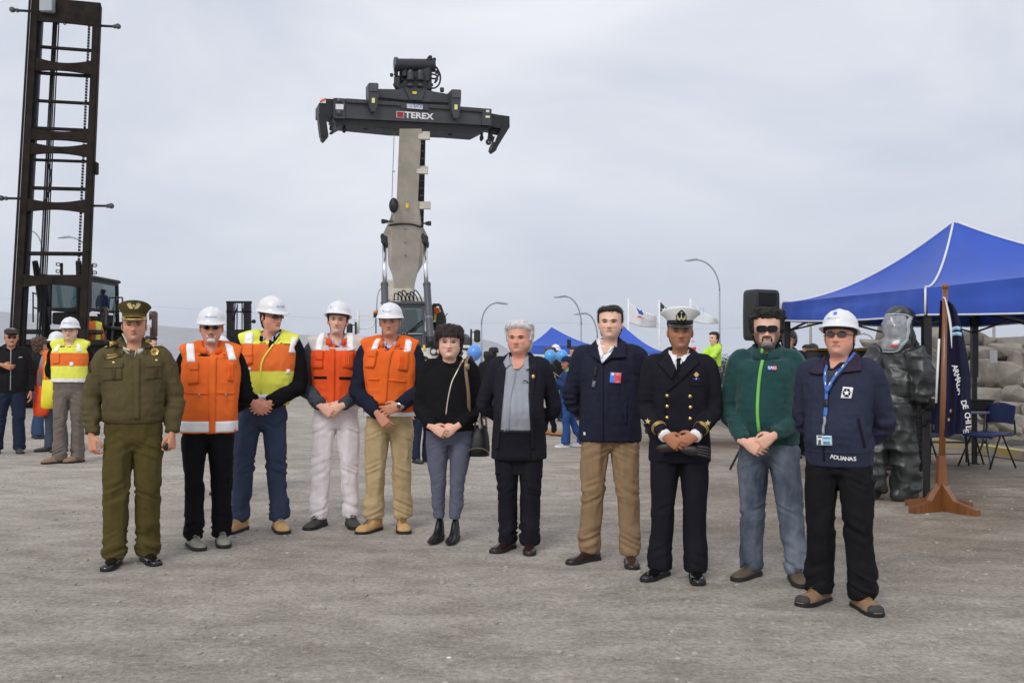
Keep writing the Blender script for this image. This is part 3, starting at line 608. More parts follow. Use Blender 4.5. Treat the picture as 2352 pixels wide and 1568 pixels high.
q = MB(); q.add(*tube([P(822.5, 766, 33.6), P(822.5, 714, 33.6)], .045, 6)); obj('handrail_post', q, M_CREAM, RS)
arc = [P(*z4(135 + (75 if abs(t) < 1.0 else 75 * 1.0) * 0 + 0, 0), 33.6) for t in (0,)]
dpath = [z4(135, 1096), z4(200, 1096), z4(238, 1103), z4(264, 1128), z4(272, 1155), z4(262, 1184), z4(236, 1206), z4(200, 1213), z4(135, 1213)]
obj('handrail', tube([P(*c, 33.6) for c in dpath], .024, 6, 40), M_CREAM, RS)
q = MB(); q.cyl(P(863.5, 729, 33.9), P(863.5, 719, 33.9), .085, 12); q.cyl(P(863.5, 729, 33.9), P(863.5, 766, 33.9), .02, 6); o = obj('beacon_base', q, M_BLACK, RS); q = MB(); q.cyl(P(863.5, 719, 33.9), P(863.5, 712, 33.9), .085, 12, .07); obj('beacon', q, mat('beacon_amber', A(190, 110, 40), .25), o)
obj('antenna_hose', tube([P(865, 712, 33.9), P(866, 690, 33.9), P(869, 672, 34), P(875, 662, 34.2)], .018, 5, 16), M_GALV, RS)
q = MB()
for sx in range(6):
    a0 = P(905 + sx * 9, 690, 35.6); q.add(*tube([a0, a0 + np.array([.05, -.2, .22 + .06 * (sx % 3)]), a0 + np.array([.22, -.1, .16]), a0 + np.array([.3, 0, -.1])], .022, 5, 14))
obj('hydraulic_hoses', q, M_BLACK, RS)
# open cab door and grab frame on the right
q = MB()
for a, b_ in (((994, 700), (1010, 700)), ((1010, 700), (1022, 732)), ((1022, 732), (1019, 790)), ((994, 700), (994, 735))): q.beam(P(*a, 34.6), P(*b_, 34.6), .09, .09, (0, 1, 0))
q.prism([P(*c, 34.7) for c in ((1003, 722), (1012, 716), (1022, 734), (1019, 792), (998, 792))], (0, .08, 0)); q.beam(P(1021, 728, 34.6), P(1028, 719, 34.6), .03, .03, (0, 1, 0)); obj('cab_door', q, M_BLACK, RS, smooth=False)
q = MB(); q.bbox(P(1006, 796, 34.6), (.9, .6, .1), .02); obj('step_platform', q, M_BLACK, RS, smooth=False)
for px_, py_, w_, h_ in ((1096, 771.5, .20, .40), (803, 755, .19, .34)):
    sg = -1 if px_ > 1000 else 1; q = MB(); q.bbox(P(px_, py_, 33.3), (w_, .10, h_), .05); mo = obj('mirror', q, M_BLACK, RS, smooth=False)
    q = MB(); e = P(px_ + sg * 14, py_, 33.35); q.beam(e + np.array([0, 0, .22]), e + np.array([0, 0, -.45]), .06, .05); q.beam(P(px_, py_ - 8, 33.35), P(px_ + sg * 14, py_ - 9, 33.35), .03, .03, (0, 1, 0)); obj('mirror_arm', q, M_BLACK, mo, smooth=False)
# spreader
sd = lambda zx: 32.5 + (zx - 150) / 1850 * 1.9
def S(zx, zy, o=0.0): return P(698.3 + zx * .2344, 91.9 + zy * .2344, sd(zx) + o)
sx = unit(S(1835, 680) - S(310, 570)); sz = np.array([0, 0, 1.0]); sn = np.cross(sx, sz)     # sn points away from the camera (+y)
if sn[1] < 0: sn = -sn
def front_box(name, pts, depth, m, parent=RS, o=0.0, b=0): q = MB(); q.prism([S(*p, o) for p in pts], sn * depth); return obj(name, q, m, parent, smooth=False)
spb = front_box('spreader_beam', ((290, 568), (1838, 676), (1838, 838), (380, 765), (290, 762)), 1.15, M_GREY)
for pl in (((310, 568), (400, 574), (400, 770), (310, 768)), ((948, 612), (1225, 632), (1225, 690), (948, 668)), ((1745, 672), (1838, 678), (1838, 838), (1745, 832))): q = MB(); q.prism([S(*p, -.06) for p in pl], sn * .06); obj('beam_panel', q, M_GREY, spb, smooth=False)
for a_, b_ in (((410, 594), (945, 630)), ((1225, 650), (1745, 690))): q = MB(); q.beam(S(*a_, -.05), S(*b_, -.05), .12, .08, (0, 1, 0)); obj('slide_rail', q, mat('worn_steel', (0.16, 0.155, 0.15), .4, .6), spb, smooth=False)
q = MB(); q.beam(S(410, 594, -.05), S(945, 630, -.05), .12, .08, (0, 1, 0)); q.beam(S(1225, 650, -.05), S(1745, 690, -.05), .12, .08, (0, 1, 0)); obj('slide_rail', q, mat('worn_steel', (0.16, 0.155, 0.15), .4, .6), spb, smooth=False)
q = MB(); q.prism([S(*p, .1) for p in ((290, 770), (320, 862), (380, 830), (880, 880), (1440, 905), (1700, 925), (1830, 860), (1838, 838), (380, 765))], sn * .95); obj('beam_underside', q, M_BLACK, spb, smooth=False)
front_box('upper_beam', ((730, 480), (915, 484), (1020, 462), (1110, 462), (1240, 500), (1440, 535), (1440, 612), (1180, 604), (960, 584), (730, 560)), .8, M_GREY, o=.1)
front_box('centre_plate', ((985, 466), (1190, 480), (1150, 590), (1040, 588)), .1, M_GREY, o=.03)
for cx, y0 in ((680, 420), (1490, 484)):
    pd = front_box('slide_pad', ((cx - 40, y0), (cx + 40, y0 + 3), (cx + 50, y0 + 12), (cx + 48, y0 + 110), (cx + 34, y0 + 230), (cx + 18, y0 + 282), (cx - 18, y0 + 280), (cx - 40, y0 + 225), (cx - 48, y0 + 105), (cx - 48, y0 + 8)), .5, M_GREY, o=-.28)
    q = MB(); q.prism([S(*p, -.32) for p in ((cx - 38, y0 + 5), (cx + 42, y0 + 8), (cx + 42, y0 + 82), (cx - 38, y0 + 78))], sn * .05); obj('pad_cover', q, M_CYL, pd, smooth=False)
    q = MB(); q.prism([S(*p, -.31) for p in ((cx - 14, y0 + 148), (cx + 14, y0 + 150), (cx + 14, y0 + 198), (cx - 14, y0 + 196))], sn * .03); obj('yellow_label', q, mat('label_yellow', A(222, 214, 120), .6), pd, smooth=False)
# telescopic ends with twistlock legs
e1 = front_box('end_beam', ((148, 618), (215, 575), (300, 580), (300, 745), (225, 745), (148, 725)), .9, M_BLACK, o=.1)
q = MB(); q.prism([S(*p, .02) for p in ((142, 720), (212, 735), (240, 930), (238, 950), (165, 935), (148, 800))], sn * .4); q.prism([S(*p, .05) for p in ((165, 930), (222, 945), (218, 975), (196, 996), (172, 975))], sn * .3); obj('twistlock_leg', q, M_BLACK, e1, smooth=False)
q = MB(); q.prism([S(*p, .06) for p in ((157, 570), (215, 572), (213, 620), (157, 616))], sn * .05); wp = obj('warning_board', q, M_WHITE, e1, smooth=False)
q = MB(); q.prism([S(*p, .045) for p in ((157, 596), (206, 571), (215, 573), (215, 584), (160, 612), (157, 612))], sn * .01); obj('red_stripe', q, mat('stripe_red', A(190, 60, 50), .6), wp, smooth=False)
q = MB()
for y in (830, 895): q.add(*tube([S(262 + 18 * math.cos(t), y + 20 * math.sin(t), .1) for t in np.linspace(-2.2, 2.2, 12)], .045, 6))
obj('lashing_hook', q, M_BLACK, e1)
e2 = front_box('end_beam', ((1838, 720), (1900, 732), (2014, 748), (2016, 860), (1985, 880), (1838, 850)), .9, M_BLACK, o=.1)
q = MB(); q.prism([S(*p, .02) for p in ((1955, 830), (2018, 850), (1895, 1050), (1885, 1080), (1862, 1100), (1840, 1075), (1845, 1040))], sn * .4); q.prism([S(*p, .3) for p in ((1838, 840), (1920, 870), (1890, 1000), (1820, 960))], sn * .3); obj('twistlock_leg', q, M_BLACK, e2, smooth=False)
q = MB(); q.prism([S(*p, -.01) for p in ((1850, 928), (1895, 935), (1870, 1000), (1856, 998), (1872, 948), (1850, 944))], sn * .02); obj('painted_mark', q, M_WHITE, e2, smooth=False)
q = MB()
for x, y in ((395, 880), (1740, 960)): q.add(*tube([S(x, y - 45, .3), S(x + 3, y, .3), S(x - 8, y + 28, .3)], .045, 6)); q.ell(S(x, y, .3), (.07, .07, .09))
q.ell(S(605, 855, .4), (.12, .1, .1)); q.ell(S(1430, 912, .4), (.10, .1, .1)); obj('twistlock_sensor', q, M_BLACK, spb)
q = MB(); q.add(*tube([S(1808 + 16 * math.cos(t), 1000 + 20 * math.sin(t), .1) for t in np.linspace(0, 6, 12)], .045, 6)); obj('lashing_hook', q, M_BLACK, e2)
for nm, pts in (('white_label', ((310, 628), (388, 630), (386, 682), (310, 680))), ('white_label', ((1785, 686), (1815, 688), (1815, 710), (1785, 708))), ('yellow_label', ((1780, 742), (1820, 744), (1820, 764), (1780, 762)))):
    q = MB(); q.prism([S(*p, -.075) for p in pts], sn * .012); obj(nm, q, M_WHITE if nm[0] == 'w' else mat('label_yellow2', A(214, 206, 130), .6), spb, smooth=False)
q = MB(); q.prism([S(*p, -.0) for p in ((1064, 504), (1104, 507), (1104, 531), (1064, 528))], sn * .02); obj('yellow_label', q, M_YELL, RS, smooth=False)
sg_ = front_box('name_sign', ((1008, 626), (1164, 638), (1164, 680), (1008, 668)), .015, M_WHITE, spb, o=-.085)
text_on('\u25cb ULTRAPORT', .16, S(1086, 664, -.09), sx, (0, 0, 1), 'lettering', mat('print_navy', A(70, 90, 150), .6), sg_, bold=.012, width=.56, lift=.004)
text_on('TEREX', .27, S(1126, 770, -.012), sx, (0, 0, 1), 'lettering', M_WHITE, spb, bold=.03, width=.96, lift=.006)
q = MB(); q.prism([S(*p, -.02) for p in ((906, 698), (980, 703), (980, 764), (906, 759))], sn * .012); lg = obj('logo_square', q, M_WHITE, spb, smooth=False)
q = MB(); q.prism([S(*p, -.028) for p in ((911, 702), (976, 707), (976, 760), (911, 755))], sn * .008); obj('logo_field', q, M_REDL, lg, smooth=False)
q = MB()
for k in range(3): q.prism([S(*p, -.034) for p in ((925, 716 + k * 14), (962, 718 + k * 14), (962, 722 + k * 14), (925, 720 + k * 14))], sn * .006)
obj('logo_bars', q, M_GREY, lg, smooth=False)
q = MB()
for x, y in ((345, 598), (345, 716)): q.cyl(S(x, y, -.10), S(x, y, -.05), .085, 16)
obj('cover_plate', q, mat('worn_steel2', (0.09, 0.09, 0.09), .4, .5), spb)
# rotator on top of the spreader
rt = front_box('rotator_base', ((905, 470), (950, 440), (985, 396), (1190, 402), (1215, 445), (1262, 474), (1100, 490)), 1.0, M_BLACK, o=.1)
q = MB(); q.cyl(S(900, 246, .3), S(1262, 250, .3), .205, 20); q.cyl(S(890, 246, .3), S(915, 246, .3), .25, 18); q.cyl(S(1248, 250, .3), S(1276, 250, .3), .22, 18); obj('slew_cylinder', q, mat('rotator_blue_grey', (0.020, 0.026, 0.030), .4), rt, angle=40)
q = MB()
for x in (1042, 1138): q.cyl(S(x, 385, .1), S(x, 330, .1), .115, 14); q.ell(S(x, 325, .1), (.11, .11, .12)); q.cyl(S(x, 390, .1), S(x, 398, .1), .14, 14); q.cyl(S(x, 455, 0), S(x, 430, 0), .09, 10)
obj('slew_motor', q, mat('motor_grey', (0.045, 0.047, 0.05), .4), rt, angle=40)
q = MB(); q.bbox(S(1090, 340, .5), (1.0, .5, .62), .05); q.bbox(S(915, 420, .3), (.2, .3, .4), .04); q.bbox(S(1232, 370, .3), (.12, .3, .9), .03); q.bbox(S(905, 340, .3), (.1, .2, .55), .02); q.bbox(S(985, 310, .3), (.18, .2, .4), .04); q.bbox(S(1198, 330, .3), (.16, .2, .45), .04); obj('rotator_frame', q, M_BLACK, rt, smooth=False)
for pth in ([(1140, 222), (1190, 210), (1225, 165), (1245, 160)], [(1160, 226), (1205, 214), (1240, 190), (1280, 195)], [(1300, 270), (1335, 350), (1325, 430), (1280, 472), (1235, 468)], [(1296, 300), (1318, 340), (1280, 420), (1300, 400), (1310, 380)], [(900, 240), (888, 300), (905, 350), (950, 360)], [(960, 220), (915, 236), (895, 270)], [(1238, 330), (1300, 350), (1290, 380), (1240, 376)], [(880, 340), (900, 338), (915, 330)]):
    obj('hydraulic_hose', tube([S(x, y, .15) for x, y in pth], .03, 6, 20), M_BLACK, rt)
q = MB()
for x, y, w in ((1278, 192, .10), (1240, 175, .11), (1225, 205, .08), (1298, 316, .10), (1290, 272, .08), (858, 345, .10), (1352, 490, .13), (1050, 205, .06), (887, 440, .09), (1252, 440, .09)): q.bbox(S(x, y, .2), (w, w, w * 1.1), .02)
q.beam(S(1245, 250, .2), S(1240, 155, .2), .06, .06); q.beam(S(1050, 215, .2), S(1049, 185, .2), .05, .05); obj('sensor_box', q, M_BLACK, rt, smooth=False)

# ------------------------------------------------------------ tents
M_BLUE = mat('canopy_blue', (0.021, 0.080, 0.45), .6, var=.10, scale=2.0, sheen=.1, bump=.06, bscale=12)
M_PIPE = mat('white_piping', (0.72, 0.73, 0.78), .7, var=.03)
M_TUBE = mat('tent_tube', (0.010, 0.010, 0.012), .45, var=.1)
def canopy_tent(name, label, C, corners, ze, za, drop, m, group=None, piping=True, pw=1.8, legs=(0, 1, 2, 3), sag=.06, inner=True, legw=.055, foot=None, zs=(0, 0, 0, 0), dr=(1, 1, 1, 1)):
    """corners: four ground positions in order round the tent"""
    t = thing(name, label, 'canopy tent', (C[0], C[1], 0), group=group); C = np.array([C[0], C[1], 0.0]); n = 14; q = MB(); pipe = MB(); val = MB(); rail = MB()
    def ridge_pt(c, r, k): return np.array([C[0] + (c[0] - C[0]) * r, C[1] + (c[1] - C[1]) * r, ze + zs[k % 4] + (za - ze - zs[k % 4]) * (1 - r) ** pw])
    for i in range(4):
        a, b_ = np.array([*corners[i], 0.0]), np.array([*corners[(i + 1) % 4], 0.0]); rows_ = []
        for k in range(n + 1):
            r = max(k / n, .004); p0, p1 = ridge_pt(a, r, i), ridge_pt(b_, r, i + 1); row = []
            for j in range(n + 1):
                u = j / n; p = p0 * (1 - u) + p1 * u; row.append(p + np.array([0, 0, -sag * math.sin(math.pi * u) * math.sin(math.pi * r) * 1.3]))
            rows_.append(row)
        V, Fc = loft(rows_, cap=False, closed=False); obj('roof_panel', (V, Fc), m, t)
        pa, pb = ridge_pt(a, 1.0, i), ridge_pt(b_, 1.0, i + 1); outw = unit((a + b_) / 2 - C); rows_ = []
        for k in range(6):
            v = k / 5; row = []
            for j in range(37):
                u = j / 36; z = pa[2] * (1 - u) + pb[2] * u - drop * v * (dr[i] * (1 - u) + dr[(i + 1) % 4] * u) - (.03 * math.sin(math.pi * u) if k == 5 else .0)
                f = .012 * math.sin(u * 23 + i) * v + .006 * math.sin(u * 61 + 2 * i + v * 2) + .010 * math.sin(v * 9 + u * 4) * math.sin(math.pi * u)
                p = pa * (1 - u) + pb * u; row.append(np.array([p[0], p[1], z]) + outw * (.008 + f + .02 * v))
            rows_.append(row)
        vo_ = obj('valance', loft(rows_, cap=False, closed=False), m, t)
        if piping:
            obj('hem_piping', tube([p for p in rows_[-1]], .011, 6), M_PIPE, vo_)
            obj('ridge_piping', tube([ridge_pt(a, r, i) + np.array([0, 0, .012]) for r in np.linspace(.02, 1, 20)], .013, 6), M_PIPE, t)
            obj('corner_piping', tube([np.array([*corners[i], ze]) + unit(a - C) * .02, np.array([*corners[i], ze - drop]) + unit(a - C) * .03], .012, 6), M_PIPE, t)
        if i in legs:
            c = corners[i]; g0 = np.array([c[0], c[1], 0.0]) - unit(a - C) * .05; f0 = np.array([foot[i][0], foot[i][1], 0.0]) if foot and foot[i] is not None else g0
            q2 = MB(); q2.beam(f0 + [0, 0, .0], np.array([g0[0], g0[1], ze - .02]), legw, legw, (0, 1, 0)); q2.box(f0 + np.array([0, 0, .008]), (legw * 1.8, legw * 1.8, .016)); q2.beam(f0 * .45 + np.array([g0[0], g0[1], ze]) * .55, np.array([g0[0], g0[1], ze - .05]), legw * 1.45, legw * 1.45, (0, 1, 0)); obj('leg', q2, M_TUBE, t, smooth=False)
        if inner:
            for k in range(2):
                u0, u1 = k / 2, (k + 1) / 2; A0, A1 = a * (1 - u0) + b_ * u0, a * (1 - u1) + b_ * u1; ins = -outw * .06
                for z0_, z1_ in ((ze - .05, ze - drop - .10), (ze - drop - .10, ze - .05)): rail.beam(np.array([A0[0], A0[1], z0_]) + ins, np.array([A1[0], A1[1], z1_]) + ins, .025, .02, (0, 0, 1))
            rail.beam(np.array([a[0], a[1], ze - drop * .6]), np.array([C[0], C[1], ze - drop * .3]), .025, .02, (0, 0, 1))
    if inner: obj('truss_bar', rail, M_TUBE, t, smooth=False)
    return t
C0 = np.array([5.22, 12.35]); Nn = np.array([4.165, 10.52]); Ll = np.array([3.50, 13.50]); Bb = np.array([6.28, 14.18]); Rr = np.array([6.96, 11.2])
T1 = canopy_tent('canopy_tent', 'large blue pop-up canopy with white piping over chairs at the right', C0, [tuple(Ll), tuple(Nn), tuple(Rr), tuple(Bb)], 2.13, 3.04, .27, M_BLUE, sag=.05, zs=(0, 0, .34, 0), dr=(.85, 1, 1.7, 1))
q = MB(); pz = P(2282, 818, 14.05); q.box(pz, (.10, .008, .17)); tag(solo('paper_notice', q, mat('paper', A(196, 200, 208, .66), .9), 'small white paper notice taped to the rear canopy leg', 'notice', smooth=False), None)
M_BLUE2 = mat('far_canopy_blue', (0.035, 0.105, 0.52), .6, var=.08, scale=1)
def far_tent(apx, apy, lx, rx, ey, d, label, drop, eback=2.4):
    a = P(apx, apy, d); l = P(lx, ey, d); r = P(rx, ey, d); w = (r[0] - l[0]) / 2; cx = (l[0] + r[0]) / 2
    return canopy_tent('canopy_tent', label, (a[0], d), [(l[0], d - w * .95), (r[0], d - w * .8), (r[0] - .1, d + w), (l[0] + .1, d + w)], l[2], a[2], drop, M_BLUE2, 'far blue canopies', piping=False, pw=1.5, inner=False, sag=.03)
far_tent(1267, 751, 1203, 1372, 794, 40, 'small far blue canopy with pointed roof right of the white haired man', .30)
far_tent(1432, 748, 1350, 1514, 806, 41, 'small far blue canopy half hidden by the man in the navy parka', .12)
# ------------------------------------------------------------ people: builders
def skin(name, r, g, b): return mat('skin_' + name, A(r, g, b, .60), .52, var=.09, scale=26, spec=.35, bump=.10, bscale=160)
def flesh(k): m = SKIN[k]; c = m.node_tree.nodes['Color Ramp'].color_ramp.elements[0].color; return mat('flesh_' + k, tuple(c)[:3], .52, var=.05, spec=.35)
SKIN = dict(tan=skin('tan', 168, 122, 98), fair=skin('fair', 196, 152, 132), ruddy=skin('ruddy', 182, 132, 112), brown=skin('brown', 140, 98, 74), olive=skin('olive', 160, 118, 94))
def cloth(name, rgb, k=.62, rough=.9, var=.10, scale=9, **kw): return mat('cloth_' + name, A(*rgb, k), rough, var=var, scale=scale, spec=.10, bump=kw.pop('bump', .12), bscale=kw.pop('bscale', 260), **kw)
M_EYEW = mat('eye_white', (0.36, 0.33, 0.31), .25, var=0); M_IRIS = mat('eye_iris', (0.018, 0.011, 0.008), .15, var=0)
M_SHADES = mat('dark_lens', (0.004, 0.004, 0.005), .12, var=0, spec=.4); M_FRAME = mat('black_frame', (0.010, 0.010, 0.011), .3, var=0)
M_HELM = mat('helmet_white', (0.80, 0.80, 0.81), .28, var=.02, coat=.3); M_STRAP = mat('strap_dark', (0.016, 0.016, 0.018), .7, var=.1)
M_REFL = mat('reflective_tape', (0.92, 0.93, 0.93), .35, var=.02, scale=30)
M_GOLD = mat('gold_braid', (0.55, 0.38, 0.11), .38, .55, var=.2, scale=60); M_BRASS = mat('brass_button', (0.70, 0.50, 0.18), .25, .9, var=.1)
M_INK = mat('print_blue_ink', A(70, 100, 190), .6, var=0)
def hairm(name, c, c2): return mat('hair_' + name, c, .55, var=.2, scale=60, col2=c2, stretch=(1, 1, .25), bump=.6, bscale=120, spec=.4)
HAIR = dict(black=hairm('black', (0.008, 0.007, 0.007), (0.022, 0.018, 0.016)), dark=hairm('dark', (0.012, 0.009, 0.007), (0.035, 0.026, 0.02)), grey=hairm('grey', (0.12, 0.115, 0.11), (0.32, 0.31, 0.30)), white=hairm('white', (0.50, 0.49, 0.47), (0.82, 0.81, 0.78)), brown=hairm('brown', (0.05, 0.028, 0.016), (0.12, 0.07, 0.045)), pepper=hairm('pepper', (0.05, 0.048, 0.046), (0.22, 0.21, 0.20)), redbrown=hairm('redbrown', (0.016, 0.006, 0.006), (0.04, 0.018, 0.016)))

HH = 0.232                                                     # chin to crown
_HP = np.array([  # t (chin 0 .. crown 1), half width, front, back, narrowing towards the face
    [-.62, .064, -.040, .088, .0], [-.40, .057, -.038, .078, .0], [-.20, .0525, -.034, .072, .0], [-.10, .052, -.036, .072, .05], [-.04, .052, -.056, .073, .22],
    [.0, .050, -.0860, .074, .40], [.04, .0515, -.0950, .076, .44], [.10, .0560, -.0960, .078, .40], [.20, .0635, -.0935, .084, .29], [.33, .0715, -.0930, .091, .20], [.45, .0740, -.0925, .097, .15],
    [.55, .0755, -.0945, .100, .12], [.65, .0765, -.0965, .1005, .11], [.75, .0760, -.0925, .097, .10], [.84, .0700, -.0800, .088, .08], [.91, .0580, -.0630, .072, .05], [.965, .0370, -.0400, .048, .0], [1.0, .004, -.004, .006, .0]])
def head_grid(fw=1.0, jaw=1.0, nose=1.0, chin=1.0, nu=72, offs=None):
    """head and neck as a ring loft in head coordinates: chin at z=0, looking along -Y"""
    ts = np.concatenate([np.linspace(-.62, -.05, 10), np.linspace(-.02, .84, 62), np.linspace(.86, 1.0, 14)])
    th = np.linspace(0, 2 * np.pi, nu, endpoint=False); rings = []; T = []
    for t in ts:
        w, yf, yb, k = (np.interp(t, _HP[:, 0], _HP[:, i]) for i in (1, 2, 3, 4))
        w = w * (1 + (fw * (jaw + (1 - jaw) * sm(t, .22, .5)) - 1) * sm(t, -.1, .2))
        c, s = np.cos(th), np.sin(th)                             # s<0 front
        x = w * np.sign(c) * np.abs(c) ** .92; fr = np.clip(-s, 0, 1); x = x * (1 - k * fr ** 2.2)
        y = np.where(s < 0, -yf * s * 1.0, yb * s); y = np.where(s < 0, -np.abs(yf) * np.abs(s) ** .92, yb * np.abs(s) ** .95)
        z = np.full(nu, t * HH)
        f = sm(fr, .25, .7); ax = np.abs(x); d = np.zeros(nu)
        d += f * .0110 * gs(t - .57, .045) * gs(ax - .026, .026)                                          # brow
        d -= f * .0150 * gs(t - .495, .050) * gs(ax - .031, .0155)                                         # sockets
        d += f * .0050 * gs(t - .492, .026) * gs(ax - .031, .011)                                         # lids over the eyeball
        d += f * .0060 * gs(t - .385, .07) * gs(ax - .046, .018)                                          # cheek
        nz = np.clip((.555 - t) / (.555 - .335), 0, 1); tip = gs(t - .345, .035)
        d += f * nose * (np.where((t < .56) & (t > .30), (.0065 + .0185 * nz ** 1.1) * gs(x, .0075 + .0045 * nz), 0) + .0085 * tip * gs(x, .012) + .0085 * gs(t - .325, .026) * gs(ax - .0135, .0065))
        d -= f * .004 * gs(t - .275, .018) * gs(x, .016)
        d += f * (.0055 * gs(t - .238, .016) * gs(x, .020) + .0062 * gs(t - .195, .017) * gs(x, .018) - .0055 * gs(t - .217, .0075) * gs(x, .025))   # lips
        d -= f * .0045 * gs(t - .150, .022) * gs(x, .024)
        d += f * chin * .0065 * gs(t - .065, .05) * gs(x, .020)
        d -= f * .0042 * gs(t - .27, .06) * gs(ax - (.030 + .02 * (.33 - t)), .006)                           # smile folds
        d -= .004 * gs(t - .56, .07) * gs(np.abs(c) - .93, .12) * (s < .1)                                    # temples
        y = y - d
        if offs is not None:
            o = offs(t, th, x, y); rr = np.stack([x, y * 1.0], 1); nrm = rr / (np.linalg.norm(rr, axis=1)[:, None] + 1e-9); x = x + nrm[:, 0] * o; y = y + nrm[:, 1] * o; z = z + np.maximum(o, 0) * sm(t, .6, 1.0) * 1.0
        rings.append(np.stack([x, y, z], 1))
    return loft(rings)
def ear(sgn):
    V, Fc = ell((0, 0, 0), (.011, .019, .031), 14, 12); u = V[:, 1] / .019; w = V[:, 2] / .031; r = np.sqrt(u ** 2 + w ** 2)
    V[:, 0] += .006 * gs(r - .85, .22) - .006 * gs(r - .35, .3); V[:, 1] -= .006 * (w < 0) * (-w); V[:, 1] *= 1 - .3 * (w < -.3) * 1.0
    M = rotz(sgn * R(22)); V = V * [sgn, 1, 1]
    return V @ M.T + np.array([sgn * .0775, .012, .455 * HH]), [f[::-1] for f in Fc] if sgn < 0 else Fc
def hair_shell(style, seed=0, fw=1.0, jaw=1.0, nose=1.0, chin=1.0):
    rg = np.random.default_rng(seed)
    P_ = dict(thick=.016, front=.80, side=.40, back=.02, wave=.006, fs=(55, 55, 22), top=1.0, bang=0.0); P_.update(style)
    def offs(t, th, x, y):
        s = -np.sin(th); front = sm(s, .35, .75)                      # 1 facing forward
        sidew = 1 - np.abs(s); low = P_['front'] * front + (1 - front) * np.where(s > -.25, P_['side'], P_['back'])
        if P_.get('peak'): low = low - .05 * front * gs(x, .02) + .07 * front * gs(np.abs(x) - .045, .018)
        # hair keeps behind the ear line below the temple
        face = sm(s, -.05 + P_.get('burn', 0), .30 + P_.get('burn', 0)) * (t < P_['front'] - .02)
        rag = .05 * (vn(np.stack([x * 70, y * 70, np.full_like(x, seed)], 1)) - .5)
        m = sm(t + rag, low - .015, low + .05) * (1 - face)
        n = vn(np.stack([x * P_['fs'][0], y * P_['fs'][1], np.full_like(x, t * HH * P_['fs'][2] + seed * 7.3)], 1)) - .5
        n2 = vn(np.stack([x * 140, y * 140, np.full_like(x, t * HH * 30 + seed)], 1)) - .5
        th_ = P_['thick'] * (1 + (P_['top'] - 1) * sm(t, .7, 1)) * (.75 + .5 * sm(t, .3, .8)) + P_['wave'] * 2 * n + P_['wave'] * .8 * n2
        return m * np.maximum(th_, .003) - (1 - m) * .007
    V, Fc = head_grid(fw, jaw, nose * .0, chin, 84, offs); keep = V[:, 2] > min(P_['back'], P_['side'], .3) * HH - .03
    F2 = [f for f in Fc if all(keep[i] for i in f)]; used = sorted({i for f in F2 for i in f}); mp_ = {a: b for b, a in enumerate(used)}
    return V[used], [tuple(mp_[i] for i in f) for f in F2]

